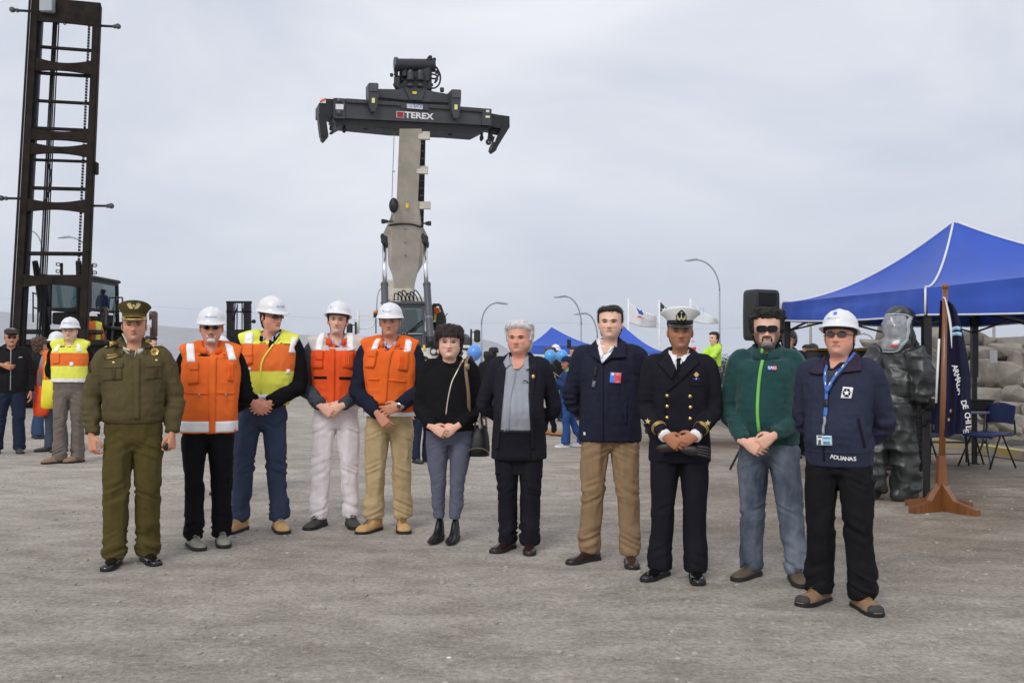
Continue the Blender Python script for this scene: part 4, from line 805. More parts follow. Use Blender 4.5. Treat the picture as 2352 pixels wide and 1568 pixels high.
class Surf:
    """raycast onto a surface from the front and lay cloth, tape, badges or print on it"""
    def __init__(s, V, Fc): s.b = BVHTree.FromPolygons([tuple(v) for v in V], [tuple(f) for f in Fc])
    def y(s, x, z, default=None, back=False):
        h = s.b.ray_cast(Vector((x, 3.0 if back else -3.0, z)), Vector((0, -1 if back else 1, 0)))
        if h[0] is None and default is None:
            for dz in (.008, .016, .026, .04, .06):
                h = s.b.ray_cast(Vector((x * (1 - dz), -3.0, z - dz)), Vector((0, 1, 0)))
                if h[0] is not None: return h[0].y + dz * .8
        return h[0].y if h[0] is not None else default
    def lay(s, grid, off=.004, sink=.006):
        """grid (n,m,2) of (x,z) -> thin sheet that follows the surface"""
        n, m = grid.shape[:2]; Y = np.full((n, m), np.nan)
        for i in range(n):
            for j in range(m):
                v = s.y(float(grid[i, j, 0]), float(grid[i, j, 1]))
                if v is not None: Y[i, j] = v
        if np.isnan(Y).all(): return None
        med = np.nanmedian(Y); Y = np.where(np.isnan(Y), np.nanmax(Y), Y)
        f = np.stack([grid[..., 0], Y - off, grid[..., 1]], -1).reshape(-1, 3); b = f + np.array([0, off + sink, 0]); V = np.vstack([f, b]); N = n * m; Fc = []
        for i in range(n - 1):
            for j in range(m - 1): a = i * m + j; Fc.append((a, a + 1, a + m + 1, a + m))
        ring = list(range(m)) + [i * m + m - 1 for i in range(1, n)] + list(range((n - 1) * m + m - 2, (n - 1) * m - 1, -1)) + [i * m for i in range(n - 2, 0, -1)]
        Fc += [(ring[k], ring[(k + 1) % len(ring)], ring[(k + 1) % len(ring)] + N, ring[k] + N) for k in range(len(ring))]
        return V, Fc
    def rows(s, rows, off=.004, sink=.006, dz=.014, nx=None):
        rows = sorted(rows, key=lambda r: -r[0]); z = np.array([r[0] for r in rows]); n = max(2, int((z[0] - z[-1]) / dz) + 1); zz = np.unique(np.concatenate([np.linspace(z[-1], z[0], n), z]))
        xl = np.interp(zz, z[::-1], [r[1] for r in rows][::-1]); xr = np.interp(zz, z[::-1], [r[2] for r in rows][::-1]); m = nx or max(2, int((xr - xl).max() / dz) + 1)
        u = np.linspace(0, 1, m); g = np.stack([xl[:, None] * (1 - u) + xr[:, None] * u, np.repeat(zz[:, None], m, 1)], -1); return s.lay(g, off, sink)
    def ribbon(s, path, w, off=.004, sink=.006, step=.014, nw=3):
        p = np.asarray(path, float); L = max(2, int(np.linalg.norm(np.diff(p, axis=0), axis=1).sum() / step) + 1); q = spline(np.c_[p, np.zeros(len(p))], L)[:, :2]
        t = np.gradient(q, axis=0); t /= np.linalg.norm(t, axis=1)[:, None] + 1e-9; nrm = np.stack([-t[:, 1], t[:, 0]], 1); w = np.interp(np.linspace(0, 1, L), np.linspace(0, 1, len(np.atleast_1d(w))), np.atleast_1d(w)); k = np.linspace(-.5, .5, nw)
        g = q[:, None, :] + nrm[:, None, :] * (k[None, :, None] * w[:, None, None]); return s.lay(g, off, sink)
    def flat(s, V2, Fc, c, off=.006):
        y = [s.y(float(c[0] + v[0]), float(c[1] + v[1])) for v in V2]; ok = [a for a in y if a is not None]
        if not ok: return None
        mx = max(ok); return np.array([[c[0] + v[0], (a if a is not None else mx) - off, c[1] + v[1]] for v, a in zip(V2, y)]), Fc

def disc2(r, n=12, ry=None): return np.array([[r * math.cos(a), (ry or r) * math.sin(a)] for a in np.linspace(0, 2 * math.pi, n, endpoint=False)] + [[0, 0]]), [(i, (i + 1) % n, n) for i in range(n)]
def poly2(pts): return np.asarray(pts, float), [tuple(range(len(pts)))]
def star2(r, n=5, r2=.42):
    p = [[(r if i % 2 == 0 else r * r2) * math.sin(i * math.pi / n), (r if i % 2 == 0 else r * r2) * math.cos(i * math.pi / n)] for i in range(2 * n)] + [[0, 0]]
    return np.array(p), [(i, (i + 1) % (2 * n), 2 * n) for i in range(2 * n)]

def hand_parts(wrist, d, palm, side, curl=.45, spread=.12, k=1.0, thumb=.6):
    """palm and five fingers as separate lofts; d = finger direction, palm = direction the palm faces, side = +1 when the thumb is on cross(palm,d) side"""
    d = unit(d); palm = unit(np.asarray(palm, float) - d * (np.asarray(palm, float) @ d)); lat = np.cross(palm, d) * side; W = np.asarray(wrist, float); out = []
    def pt(a, l, h): return W + (d * a + lat * l + palm * h) * k
    rings = []
    for a, w, h, c in ((-.05, .026, .020, 0), (-.015, .027, .019, 0), (.01, .030, .018, 0), (.035, .038, .0175, .0), (.065, .042, .016, .0), (.088, .0425, .014, -.001), (.100, .040, .011, -.002)):
        th = np.linspace(0, 2 * np.pi, 16, endpoint=False); rings.append(np.array([pt(a, w * np.sign(math.cos(t)) * abs(math.cos(t)) ** .8, c + h * math.sin(t)) for t in th]))
    out.append(loft(rings))
    for i, (l, L, r) in enumerate(((.031, .074, .0088), (.0105, .083, .0092), (-.0105, .077, .0088), (-.0305, .060, .0076))):
        base = pt(.088 - (.006 if i == 3 else 0), l, 0.0); a0 = curl * (.75 + .12 * i); dirn = unit(d + lat * spread * (1.2 - .8 * i)); path = [base - dirn * .02 * k, base]; rr = [r * 1.12, r * 1.12]; ang = 0
        for f, an in ((.44, a0), (.31, a0 * 1.25), (.25, a0 * .9)):
            ang += an; path.append(path[-1] + (dirn * math.cos(ang) + palm * math.sin(ang)) * L * f * k); rr.append(r * (1.0 if f > .4 else .93 if f > .3 else .80))
        out.append(tube(path, np.array(rr) * k, 10, 13))
    b = pt(.012, .026, .006); path = [b, pt(.040, .050, .012 + .01 * thumb), pt(.068, .060 - .008 * thumb, .018 + .018 * thumb), pt(.090, .060 - .022 * thumb, .022 + .026 * thumb)]
    out.append(tube(path, np.array([.0145, .0125, .0108, .0085]) * k, 10, 12)); return out

def ring_e(z, a, b, yc=0.0, n=40, e=.86, xc=0.0):
    th = np.linspace(0, 2 * np.pi, n, endpoint=False); c, s = np.cos(th), np.sin(th)
    return np.stack([xc + a * np.sign(c) * np.abs(c) ** e, yc + b * np.sign(s) * np.abs(s) ** e, np.full(n, z)], 1)
TORSO = [(.95, .183, .126, .0), (1.0, .182, .124, .0), (1.08, .178, .122, -.002), (1.17, .182, .126, -.004), (1.26, .192, .128, -.004), (1.355, .192, .122, .002), (1.405, .184, .110, .008), (1.447, .162, .096, .014), (1.480, .122, .082, .020), (1.505, .086, .070, .022), (1.52, .07, .06, .022)]
def torso(hem, w=1.0, dp=1.0, belly=0.0, grow=0.0, flare=0.0, top=None, sh=1.0, xs=0.0):
    z = np.array([t[0] for t in TORSO]); rings = []
    for zz in np.concatenate([np.linspace(hem, 1.30, 16), np.array([1.34, 1.37, 1.40, 1.42, 1.437, 1.455, 1.470, 1.484, 1.496, 1.504])]):
        if top and zz > top: break
        a, b, yc = (np.interp(zz, z, [t[i] for t in TORSO]) for i in (1, 2, 3)); kk = 1 + (w - 1) * (1 - sm(zz, 1.30, 1.42)) + (sh - 1) * sm(zz, 1.2, 1.36) * (1 - sm(zz, 1.45, 1.5)); a = a * kk + grow; b = b * (1 + (dp - 1) * (1 - sm(zz, 1.38, 1.46))) + grow
        bl = belly * gs(zz - 1.06, .15); f = flare * (1 - sm(zz, hem, 1.08))
        rg = ring_e(zz, a + f, b + bl * .5 + f * .8, yc - bl * .5, xc=xs * (1 - sm(zz, hem, 1.2))); rg[:, 2] += .62 * (rg[:, 1] - .035) * sm(zz, 1.41, 1.49)
        rings.append(rg)
    return loft(rings)
ARMS = dict(side=((.250, .025, 1.10), (.255, -.035, .865), (.05, -.12, -1), None), clasp=((.245, .0, 1.095), (.070, -.205, .955), (-.72, -.18, -.62), None), back=((.245, .085, 1.10), (.10, .185, .96), (-.8, .2, -.5), None))

SH_STY = dict()
def shoe(fx, fy, yaw, m, msole, kind='shoe', k=1.0):
    """upper and sole in person coordinates; toe points to -Y then turned by yaw"""
    st = [(.088, .020, .060), (.078, .033, .088), (.050, .037, .100), (.012, .039, .100), (-.030, .041, .088), (-.075, .045, .070), (-.120, .049, .058), (-.160, .047, .052), (-.190, .038, .044), (-.208, .022, .032), (-.214, .006, .022)]
    if kind == 'boot': st = [(.090, .020, .085), (.082, .034, .150), (.050, .041, .165), (.010, .042, .160), (-.030, .043, .120), (-.070, .047, .088), (-.115, .053, .074), (-.160, .053, .068), (-.195, .043, .058), (-.214, .026, .042), (-.220, .008, .026)]
    if kind == 'dress': st = [(a * 1.02, b * .93, c * .92) for a, b, c in st]
    if kind == 'heel': st = [(.070, .016, .13), (.062, .030, .20), (.035, .036, .215), (.0, .036, .20), (-.035, .036, .12), (-.075, .038, .075), (-.115, .040, .058), (-.150, .036, .046), (-.180, .024, .034), (-.200, .010, .024), (-.206, .003, .018)]
    def P2(V): V = np.asarray(V) * [k, k, k]; return V @ rotz(yaw).T + np.array([fx, fy, 0])
    rings = []; lo = .020
    for y, w, h in st:
        th = np.linspace(0, 2 * np.pi, 18, endpoint=False); x = w * np.sign(np.cos(th)) * np.abs(np.cos(th)) ** .75; s = np.sin(th); z = np.where(s > 0, lo + (h - lo) * np.abs(s) ** .8, lo - .008 * np.abs(s)); x = np.where(s > 0, x * (1 - .32 * s ** 2 * (h > .07)), x)
        rings.append(np.stack([x, np.full(18, y), z], 1))
    up = loft(rings); q = []
    for y, w, h in st: q.append((y, w * 1.06 + .003))
    out_ = [(w, y) for y, w in q] + [(-w, y) for y, w in reversed(q)]; hh = .026 if kind != 'dress' else .022
    so = MB()
    if kind == 'heel': so.bbox((0, .05, .02), (.05, .045, .04), .006); so.prism([(x, y, .014 if y < .02 else .03) for x, y in out_], (0, 0, .012))
    else:
        n = len(out_); r0 = np.array([(x, y, .001) for x, y in out_]); r1 = np.array([(x * 1.02, y * 1.005, .010) for x, y in out_]); r2 = np.array([(x, y, hh) for x, y in out_]); so.add(*loft([r0, r1, r2]))
    sv, sf = so.get(); return (P2(up[0]), up[1]), (P2(sv), sf), P2

def folds(V, N, amp, sc, seed, w=None, hem=None):
    d = amp * (ridge(V * np.asarray(sc) + seed) - .55)
    if hem is not None: d = d * (.25 + .75 * sm(V[:, 2], hem, hem + .09))
    return V + N * (d if w is None else d * w)[:, None]

HELMETS = []
def hard_hat(parent, Mh, m=None, tilt=0.0, logo=None, lcol=None, size=.94, strap=True):
    """white safety helmet in head coordinates transformed by Mh(V)"""
    m = m or M_HELM; rings = []; z0 = .66 * HH; n = 56; th = np.linspace(0, 2 * np.pi, n, endpoint=False); c, s = np.cos(th), np.sin(th); fr = np.clip(-s, 0, 1); Rt = rotx(tilt)
    def T(V): return Mh((np.asarray(V) - np.array([0, .01, z0])) * size @ Rt.T + np.array([0, .01, z0]))
    a, b, hgt = .112, .136, .135
    peak = .038 * fr ** 1.6 + .012 + .012 * np.clip(s, 0, 1)
    rings.append(np.stack([c * (a - .006), .006 + s * (b - .006), np.full(n, z0 + .004)], 1))
    rings.append(np.stack([c * (a + peak - .002), .006 + s * (b + peak - .002), z0 - .004 - .012 * fr ** 2], 1))
    rings.append(np.stack([c * (a + peak), .006 + s * (b + peak), z0 - .000 - .012 * fr ** 2], 1))
    rings.append(np.stack([c * (a + peak - .003), .006 + s * (b + peak - .003), z0 + .004 - .012 * fr ** 2], 1))
    rings.append(np.stack([c * (a + .008), .006 + s * (b + .008), z0 + .010 + 0 * c], 1))
    rings.append(np.stack([c * (a + .004), .006 + s * (b + .004), z0 + .020 + 0 * c], 1))
    for u in np.linspace(.10, .99, 15):
        k = math.sqrt(max(0, 1 - u ** 2.3)); x = c * a * k; y = .006 + s * b * k; rg_ = .007 * gs(x, .020) * sm(u, .35, .7) + .004 * gs(np.abs(x) - .050, .012) * sm(u, .3, .6) * (1 - sm(u, .85, 1))
        rings.append(np.stack([x, y, z0 + .020 + (hgt - .02) * u + rg_], 1))
    V, Fc = loft(rings); h = obj('helmet', (T(V), Fc), m, parent)
    b2 = MB(); b2.add(*tube([np.array([c_ * (a - .012), .006 + s_ * (b - .012), z0 - .004]) for c_, s_ in zip(np.cos(np.linspace(0, 6.28, 33)), np.sin(np.linspace(0, 6.28, 33)))], [(.006, .014)] * 33, 8)); Vb, Fb = b2.get(); obj('helmet_band', (T(Vb), Fb), M_STRAP, h)
    if logo:
        S_ = Surf(V, Fc); g = text_geo(logo[0], .024 * logo[1], .01); r = S_.flat(g[0], g[1], (logo[2] if len(logo) > 2 else 0, z0 + .048), .0025)
        if r: obj('lettering', (T(r[0]), r[1]), lcol or M_INK, h, smooth=False)
        r = S_.flat(*disc2(.008), ((logo[2] if len(logo) > 2 else 0) - .040 * logo[1] ** .5 - .016, z0 + .054), .0025)
        if r: obj('emblem', (T(r[0]), r[1]), mat('print_light_blue', A(90, 150, 220), .6, var=0), h, smooth=False)
    return h, S_ if logo else None, T

BODY_JOBS = []
def head_of(parent, zc, sk, yaw=0.0, pitch=0.0, roll=0.0, fw=1.0, jaw=1.0, nose=1.0, chin=1.0, hair=None, hcol='black', eyes=True, brows='black', lips=(150, 92, 82), beard=None, stub=None, glasses=None, gaze=0.0, xoff=0.0, yoff=-.015, female=False, detail=True, squint=1.0, k=1.0, lid=0.0, brow_t=1.0, smile=0.0):
    """returns (V,F) of head+neck for the body mesh and attaches face pieces to parent"""
    fw = fw * 1.05; squint = squint * .80
    piv = np.array([0, .02, -.05]); Rm = rotz(yaw) @ rotx(pitch) @ roty(roll)
    def Mh(V):
        V = np.asarray(V, float) * k; w = sm(V[:, 2], -.13 * k, .0)[:, None]                      # neck stays with the body, head turns
        return (V - piv) * 1.0 @ Rm.T * w + (V - piv) * (1 - w) + piv + np.array([xoff, yoff, zc])
    V, Fc = head_grid(fw, jaw, nose, chin, 72 if detail else 44); S_ = Surf(V, Fc); add = lambda nm, g, m, p=parent, sm_=True: obj(nm, (Mh(g[0]), g[1]), m, p, sm_) if g else None
    ez = .492 * HH; ex = .0315 * fw
    if eyes and detail:
        for s in (-1, 1):
            e = add('eye', S_.rows([(ez + .0056 * squint, s * ex - .006, s * ex + .006), (ez + .0038 * squint, s * ex - .0115, s * ex + .0115), (ez, s * ex - .0145, s * ex + .0145), (ez - .0038 * squint, s * ex - .010, s * ex + .010), (ez - .0052 * squint, s * ex - .004, s * ex + .004)], .0015, .004, .0016, 9), M_EYEW)
            g = S_.flat(*disc2(.0056, 12, .0052 * squint ** .5), (s * ex + gaze * .004, ez + .0006), .0035)
            if e and g: add('iris', g, M_IRIS, e)
            add('eyelid', S_.ribbon([(s * ex - .0150, ez + .000), (s * ex - .008, ez + .0052 * squint + .0008), (s * ex + .008, ez + .0052 * squint + .0008), (s * ex + .0150, ez + .000)], [.0016, .0034, .0034, .0016], .0034, .004, .0025), mat('eyelid_dark', (0.05, 0.03, 0.024), .6, var=0) if not female else mat('lash_dark', (0.01, 0.008, 0.008), .6, var=0))
    if brows and detail:
        bz = .563 * HH
        for s in (-1, 1):
            g = S_.ribbon([(s * (ex - .018), bz - .001), (s * (ex - .006), bz + .0015), (s * (ex + .009), bz + .003), (s * (ex + .021), bz - .002)], np.array([.004, .0078, .0062, .0015]) * brow_t, .0028, .004, .004); add('eyebrow', g, HAIR[brows])
    if detail:
        lz = .217 * HH; lm = mat('lips_%d_%d_%d' % lips, A(*lips), .45, var=.08)
        add('lips', S_.ribbon([(-.023, lz + smile), (-.009, lz + .0012), (.0, lz + .0004), (.009, lz + .0012), (.023, lz + smile)], [.002, .0095, .0115, .0095, .002], .0012, .004, .004, 5), lm)
        add('mouth_line', S_.ribbon([(-.0235, lz + smile * 1.1), (0, lz), (.0235, lz + smile * 1.1)], [.0012, .0022, .0012], .0026, .004, .004, 2), mat('mouth_dark', (0.035, 0.014, 0.012), .7, var=0))
        nzz = .312 * HH
        for s in (-1, 1):
            g = S_.flat(*disc2(.0026, 8, .0012), (s * .0085, nzz), .0012); add('nostril', g, MATS['mouth_dark'])
    parts = [(Mh(V), Fc)] + [(Mh(e[0]), e[1]) for e in (ear(-1), ear(1))]
    if hair is not None:
        hv, hf = hair_shell(hair, int(zc * 1000) % 97, fw, jaw, nose, chin); ho = obj('hair', (Mh(hv), hf), HAIR[hcol], parent)
        if detail and hair.get('tuft'):
            rg = np.random.default_rng(5); b = MB(); ctr = np.array([0, .01, .55 * HH]); up = [i for i in range(len(hf))]
            for _ in range(hair['tuft']):
                f_ = hf[rg.integers(len(hf))]; c = hv[list(f_)].mean(0)
                nn = unit(c - ctr)
                if c[2] < hair.get('tmin', .5) * HH and c[1] < -.01: continue
                g_ = np.array([0, 0, -1.0]); rv = rg.normal(size=3); dr = unit(g_ - nn * (g_ @ nn) + np.array([0, -.25, 0]) * (nn[2] > .6) + (rv - nn * (rv @ nn)) * hair.get('rand', .35)); dr = unit(dr - nn * (dr @ nn)); L = hair.get('len', .035) * (.5 + rg.random()); sd = unit(np.cross(dr, nn)) * (.0014 + .0014 * rg.random()); lift = hair.get('lift', .003); c = c - nn * .003
                p0, p1, p2 = c, c + dr * L * .5 + nn * lift, c + dr * L + nn * (lift * .3 - L * L * 4.5); b.add(np.array([p0 - sd, p0 + sd, p1 - sd * .9, p1 + sd * .9, p2]), [(0, 1, 3, 2), (2, 3, 4)])
            tv_, tf_ = b.get(); tag(obj('hair_strands', (Mh(tv_), tf_), HAIR[hcol], ho), kind='stuff')
    def patch_hair(nm, test, th_, hm, seed=3):
        def offs(t, th, x, y):
            f = sm(-np.sin(th), .0, .3); m = test(t, np.abs(x)) * f; n = vn(np.stack([x * 150, y * 150, np.full_like(x, t * HH * 60 + seed)], 1)) - .5
            return m * (th_ + .006 * n) - (1 - m) * .006
        v, f = head_grid(fw, jaw, nose, chin, 72, offs); keep = (v[:, 2] > -.08 * HH) & (v[:, 2] < .55 * HH) & (v[:, 1] < .03); F2 = [q for q in f if all(keep[i] for i in q)]; obj(nm, (Mh(v), F2), hm, parent)
    if beard == 'goatee':
        patch_hair('beard', lambda t, ax: np.maximum(gs(np.full_like(ax, t - .055), .085) * sm(-ax, -.036, -.024), sm(t, .14, .18) * (1 - sm(t, .22, .26)) * gs(ax - .029, .007)), .009, HAIR['white'])
        patch_hair('moustache', lambda t, ax: gs(np.full_like(ax, t - .265), .020) * sm(-ax, -.032, -.022), .006, HAIR['grey'], 9)
    if beard == 'full':
        patch_hair('beard', lambda t, ax: gs(np.full_like(ax, t - .01), .115) * sm(-ax, -.046, -.022), .011, HAIR['grey'])
        patch_hair('moustache', lambda t, ax: np.maximum(gs(np.full_like(ax, t - .268), .026) * sm(-ax, -.036, -.026), sm(t, .12, .16) * (1 - sm(t, .23, .27)) * gs(ax - .028, .007)), .005, HAIR['dark'], 9)
    if beard == 'short':
        patch_hair('beard', lambda t, ax: sm(-np.full_like(ax, t), -.20, -.14) * sm(-ax, -.052, -.040), .004, HAIR['pepper'])
        patch_hair('moustache', lambda t, ax: gs(np.full_like(ax, t - .266), .020) * sm(-ax, -.030, -.022), .004, HAIR['pepper'], 9)
    if beard == 'tache': patch_hair('moustache', lambda t, ax: gs(np.full_like(ax, t - .266), .020) * sm(-ax, -.030, -.022), .006, HAIR['pepper'], 9)
    if stub: patch_hair('stubble', lambda t, ax: np.maximum(sm(-np.full_like(ax, t), -.16, -.06), sm(ax, .04, .055)) * (1 - sm(t, .24, .32)), .0008, mat('stubble_' + stub, A(120, 98, 88), .8, var=.2, scale=200))
    if glasses:
        gx = dict(wrap=(.0325, .021, .0), oval=(.0205, .0135, .0), rect=(.024, .0125, .0), oval_clear=(.0215, .0125, 0))[glasses]; lm = M_SHADES if glasses not in ('oval_clear', 'rect') else (mat('tinted_lens', (0.035, 0.030, 0.03), .08, var=0, spec=.7) if glasses == 'rect' else mat('clear_lens', (.6, .65, .68), .05, var=0, alpha=.18))
        fm = M_FRAME; y0 = min(S_.y(0, ez + .006), -.098); gl = MB(); ln = []
        cxs = .0335 if glasses != 'wrap' else .0325
        for s in (-1, 1):
            n = 20; pts = []
            for a in np.linspace(0, 2 * np.pi, n, endpoint=False):
                e = .62 if glasses in ('wrap', 'rect') else .9; x = s * cxs + gx[0] * np.sign(math.cos(a)) * abs(math.cos(a)) ** e; z = ez + .002 + gx[1] * np.sign(math.sin(a)) * abs(math.sin(a)) ** e; pts.append((x, y0 - .006 + 7.0 * x * x, z))
            q = MB(); q.prism(pts, (0, .003, 0)); ln.append(q); gl.add(*tube([np.array(p) for p in pts + [pts[0]]], .0022 if glasses in ('wrap',) else .0013, 6))
            xo = s * (cxs + gx[0]); gl.add(*tube([(xo, y0 - .005 + 7 * xo * xo, ez + .006), (s * .082 * fw, -.03, ez + .007), (s * .082 * fw, .015, ez + .004)], .0022, 6, 10))
        gl.add(*tube([(-.011, y0 - .005, ez + .005), (0, y0 - .007, ez + .008), (.011, y0 - .005, ez + .005)], .0022, 6)); gv = gl.get(); go = obj('glasses', (Mh(gv[0]), gv[1]), fm, parent)
        for q in ln: v = q.get(); obj('lens', (Mh(v[0]), v[1]), lm, go, smooth=False)
    lv = V[:, 2] / HH; av = np.abs(V[:, 0]); fv = (V[:, 1] < -.02) * 1.0; tn = np.ones((len(V), 3))
    red = fv * np.maximum(gs(lv - .37, .08) * gs(av - .043, .022), gs(lv - .34, .05) * gs(av, .016)); tn *= 1 - red[:, None] * np.array([-.05, .10, .11])
    tn *= 1 - (fv * gs(lv - .495, .05) * gs(av - .031, .020))[:, None] * np.array([.10, .13, .13])
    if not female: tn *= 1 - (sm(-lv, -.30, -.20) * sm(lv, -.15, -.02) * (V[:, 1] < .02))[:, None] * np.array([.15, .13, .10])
    if beard == 'full': tn *= 1 - (np.maximum(sm(av, .040, .056) * sm(-lv, -.52, -.36), sm(-lv, -.17, -.10)) * sm(lv, -.22, -.05) * (V[:, 1] < .03) * (.75 + .4 * vn(V * 160)))[:, None] * np.array([.72, .72, .70])
    tints = [tn, np.tile([1.03, .90, .88], (len(parts[1][0]), 1)), np.tile([1.03, .90, .88], (len(parts[2][0]), 1))]
    return parts, Mh, S_, np.vstack(tints)

class Person: pass
def person(label, px, pyf, H=1.75, yaw=0.0, sk='tan', arms='clasp', top=None, vest=None, legs=None, shoes=None, head=None, feet=((-.12, 0, -.25), (.12, 0, .25)), w=1.0, dp=1.0, belly=0.0, hem=.93, flare=.0, sh=1.0, sleeve=.056, leg=(.095, .076, .085), d=None, group=None, voxel=.0095, hat=None, xs=0.0, collar=True, skirt=None, vest_hem=.93, vest_grow=.016, right=None, left=None, hand_curl=.45, hands=True, gap=None, bentk=None, lean=0.0, cuffdx=0.0, z0=0.0, detail=True, seed=0, fold=1.0, legs_off=False, hemz=.055, neckz=1.502, waist=1.03, headx=0.0, crotch=.825, base=None):
    p = Person(); g = G(px, pyf) if d is None else P(px, pyf, d)
    if base is not None: g = np.array(base, float)
    gzv = gz(float(g[0]), float(g[1])) if z0 == 0 and base is None else (z0 if base is None else g[2]); s = H / 1.75
    o = thing('person', label, 'person', (g[0], g[1], gzv), yaw, group, world_geo=False); o.scale = (s, s, s); p.o = o; p.s = s; p.g = g; p.yaw = yaw
    dist = g[1]; p.dist = dist
    # photo pixel -> local x,z on the front of this figure
    cl, sl = math.cos(-yaw), math.sin(-yaw)
    def tol(v): return np.array([v[0] * cl - v[1] * sl, v[0] * sl + v[1] * cl, v[2]])
    c_l = tol(CAM - np.array([g[0], g[1], gzv])) / s
    def q(x, y, fwd=.14):
        v = tol(_F + _R * ((x - CX) / FPX) + _U * ((CY - y) / FPX)); k = (-fwd - c_l[1]) / v[1]; w_ = c_l + v * k; return (w_[0], w_[2])
    p.q = q
    sh_x = .178 * sh; arm = []; body = []; nv = 1 if detail else .6
    specs = {}
    for sd_, nm, ov in ((-1, 'right', right), (1, 'left', left)):
        e, wr, hd, _ = ARMS[arms]; e = np.array(e) * [sd_, 1, 1]; wr = np.array(wr) * [sd_, 1, 1]; hd = np.array(hd) * [sd_, 1, 1]; pal = np.array([0, 1, -.15]) if arms == 'clasp' else (np.array([-sd_, .15, 0]) if arms == 'side' else np.array([0, 1, 0.2])); hide = arms == 'back'; cu = hand_curl
        if arms == 'clasp':
            if sd_ == -1: wr = wr + [0, -.028, .0]; hd = np.array([.80, -.10, -.55]); pal = np.array([-.1, 1, .1])
            else: wr = wr + [0, .0, -.01]; hd = np.array([-.82, -.05, -.45]); pal = np.array([.1, 1, .1])
        if ov:
            e = np.array(ov.get('e', e), float); wr = np.array(ov.get('w', wr), float); hd = np.array(ov.get('d', hd), float); pal = np.array(ov.get('p', pal), float); hide = ov.get('hide', hide); cu = ov.get('curl', cu)
        shp = np.array([sd_ * sh_x, .012, 1.408]); up = shp + np.array([-sd_ * .075, .005, .026]); r = sleeve
        if ov and 's' in ov: shp = shp + np.array(ov['s'], float); up = up + np.array(ov['s'], float) * .6
        m1 = shp * .45 + e * .55 + np.array([sd_ * .010, 0, 0]); m2 = e * .5 + wr * .5; ax = unit(wr - e)
        path = [up - [0, 0, .012 * bool(vest)], shp - [0, 0, .008 * bool(vest)], m1, e, m2, wr + ax * .0]; rad = [r * .92, r * 1.10, r * 1.05, r * .98, r * .90, r * .78]
        arm.append(tube(path, rad, 20, 30)); specs[nm] = (shp, e, wr, ax)
        body.append(tube([shp, e, wr - ax * .01], [.036, .032, .026], 10, 14))
        if hands and not hide:
            side = 1 if np.cross(pal, hd) @ np.array([0, 0, 1]) > 0 else -1
            if ov and 'side' in ov: side = ov['side']
            body += hand_parts(wr + ax * .018, hd, pal, side, cu, thumb=.6 if not ov else ov.get('thumb', .6), k=.96)
    p.arm = specs
    tor = torso(hem, w, dp, belly, -.010 if vest else 0, flare, sh=sh, xs=xs, top=1.482 if vest else None)
    # --- body (skin): trunk core, arms, hands fused; head joined at the neck
    core = loft([ring_e(z, a, b, y, 20) for z, a, b, y in ((.98, .10, .07, 0), (1.2, .11, .07, 0), (1.36, .12, .07, .01), (1.42, .09, .06, .015), (1.46, .06, .055, .02), (1.50, .052, .05, .022))])
    hk = dict(head or {}); neckz = neckz if neckz != 1.502 else 1.736 - .232 * hk.get('k', 1.0); hk.pop("detail", None); hdet = detail and (head or {}).get("detail", True); hp, Mh, HS, htint = head_of(o, neckz, SKIN[sk], detail=hdet, xoff=headx, **hk); p.Mh = Mh; p.HS = HS
    bv, bn, bf = fuse(body + [core], .0043 if detail else .011, 3 if detail else 2, .5)
    mb = MB().add(bv, bf)
    for v, f in hp: mb.add(v, f)
    p.body = obj('body', mb, SKIN[sk], o); ta = np.ones((len(p.body.data.vertices), 4)); ta[:len(bv), :3] = [.98, .90, .88]; ta[len(bv):, :3] = htint
    p.body.data.color_attributes.new('tint', 'FLOAT_COLOR', 'POINT').data.foreach_set('color', ta.ravel())
    # --- upper garment
    jv, jn, jf = fuse([tor] + arm, voxel, 7)
    if detail:
        mid = np.exp(-((jv[:, 2] - 1.02) / .10) ** 2); ax_ = np.abs(jv[:, 0]); el = np.zeros(len(jv))
        for nm in ('right', 'left'): el = np.maximum(el, np.exp(-(np.linalg.norm(jv - specs[nm][1], axis=1) / .13) ** 2)); el = np.maximum(el, .8 * np.exp(-(np.linalg.norm(jv - specs[nm][2], axis=1) / .09) ** 2))
        jv = folds(jv, jn, .012 * fold, (12, 12, 5.5), seed * 3.1 + 1, None, hem)
        jv = folds(jv, jn, .021 * fold, (9, 9, 24), seed * 1.7 + 5, np.clip(el + .35 * mid, 0, 1) * (.2 + 1.4 * vn(jv * 6 + seed)))
        jv = folds(jv, jn, .006 * fold, (28, 28, 22), seed + 9)
    p.top_v, p.top_f = jv, jf; p.topo = obj('jacket' if not vest else 'shirt', (jv, jf), top, o) if not (isinstance(top, tuple)) else obj(top[0], (jv, jf), top[1], o); p.S = Surf(jv, jf)
    # --- vest over it
    if vest:
        vp = [torso(vest_hem, w, dp, belly, vest_grow, flare, top=1.49, sh=sh, xs=xs)]
        for sd_ in (-1, 1): vp.append(tube([np.array([sd_ * .055, .022, 1.462]), np.array([sd_ * .12, .016, 1.442]), np.array([sd_ * (sh_x + .026), .013, 1.412])], [(.062, .070), (.072, .078), (.076, .080)], 20, 12))
        vv, vn_, vf = fuse(vp, voxel * .9, 4)
        vv = folds(vv, vn_, .010 * fold, (11, 11, 6), seed * 2.3 + 2, None, vest_hem); vv = folds(vv, vn_, .006, (22, 24, 16), seed + 4)
        p.vesto = obj('vest', (vv, vf), vest, o); p.VS = Surf(vv, vf); al = MB().add(vv, vf); al.add(jv, jf); av = al.get(); p.AS = Surf(*av)
    else: p.VS = p.S; p.AS = p.S; p.vesto = p.topo
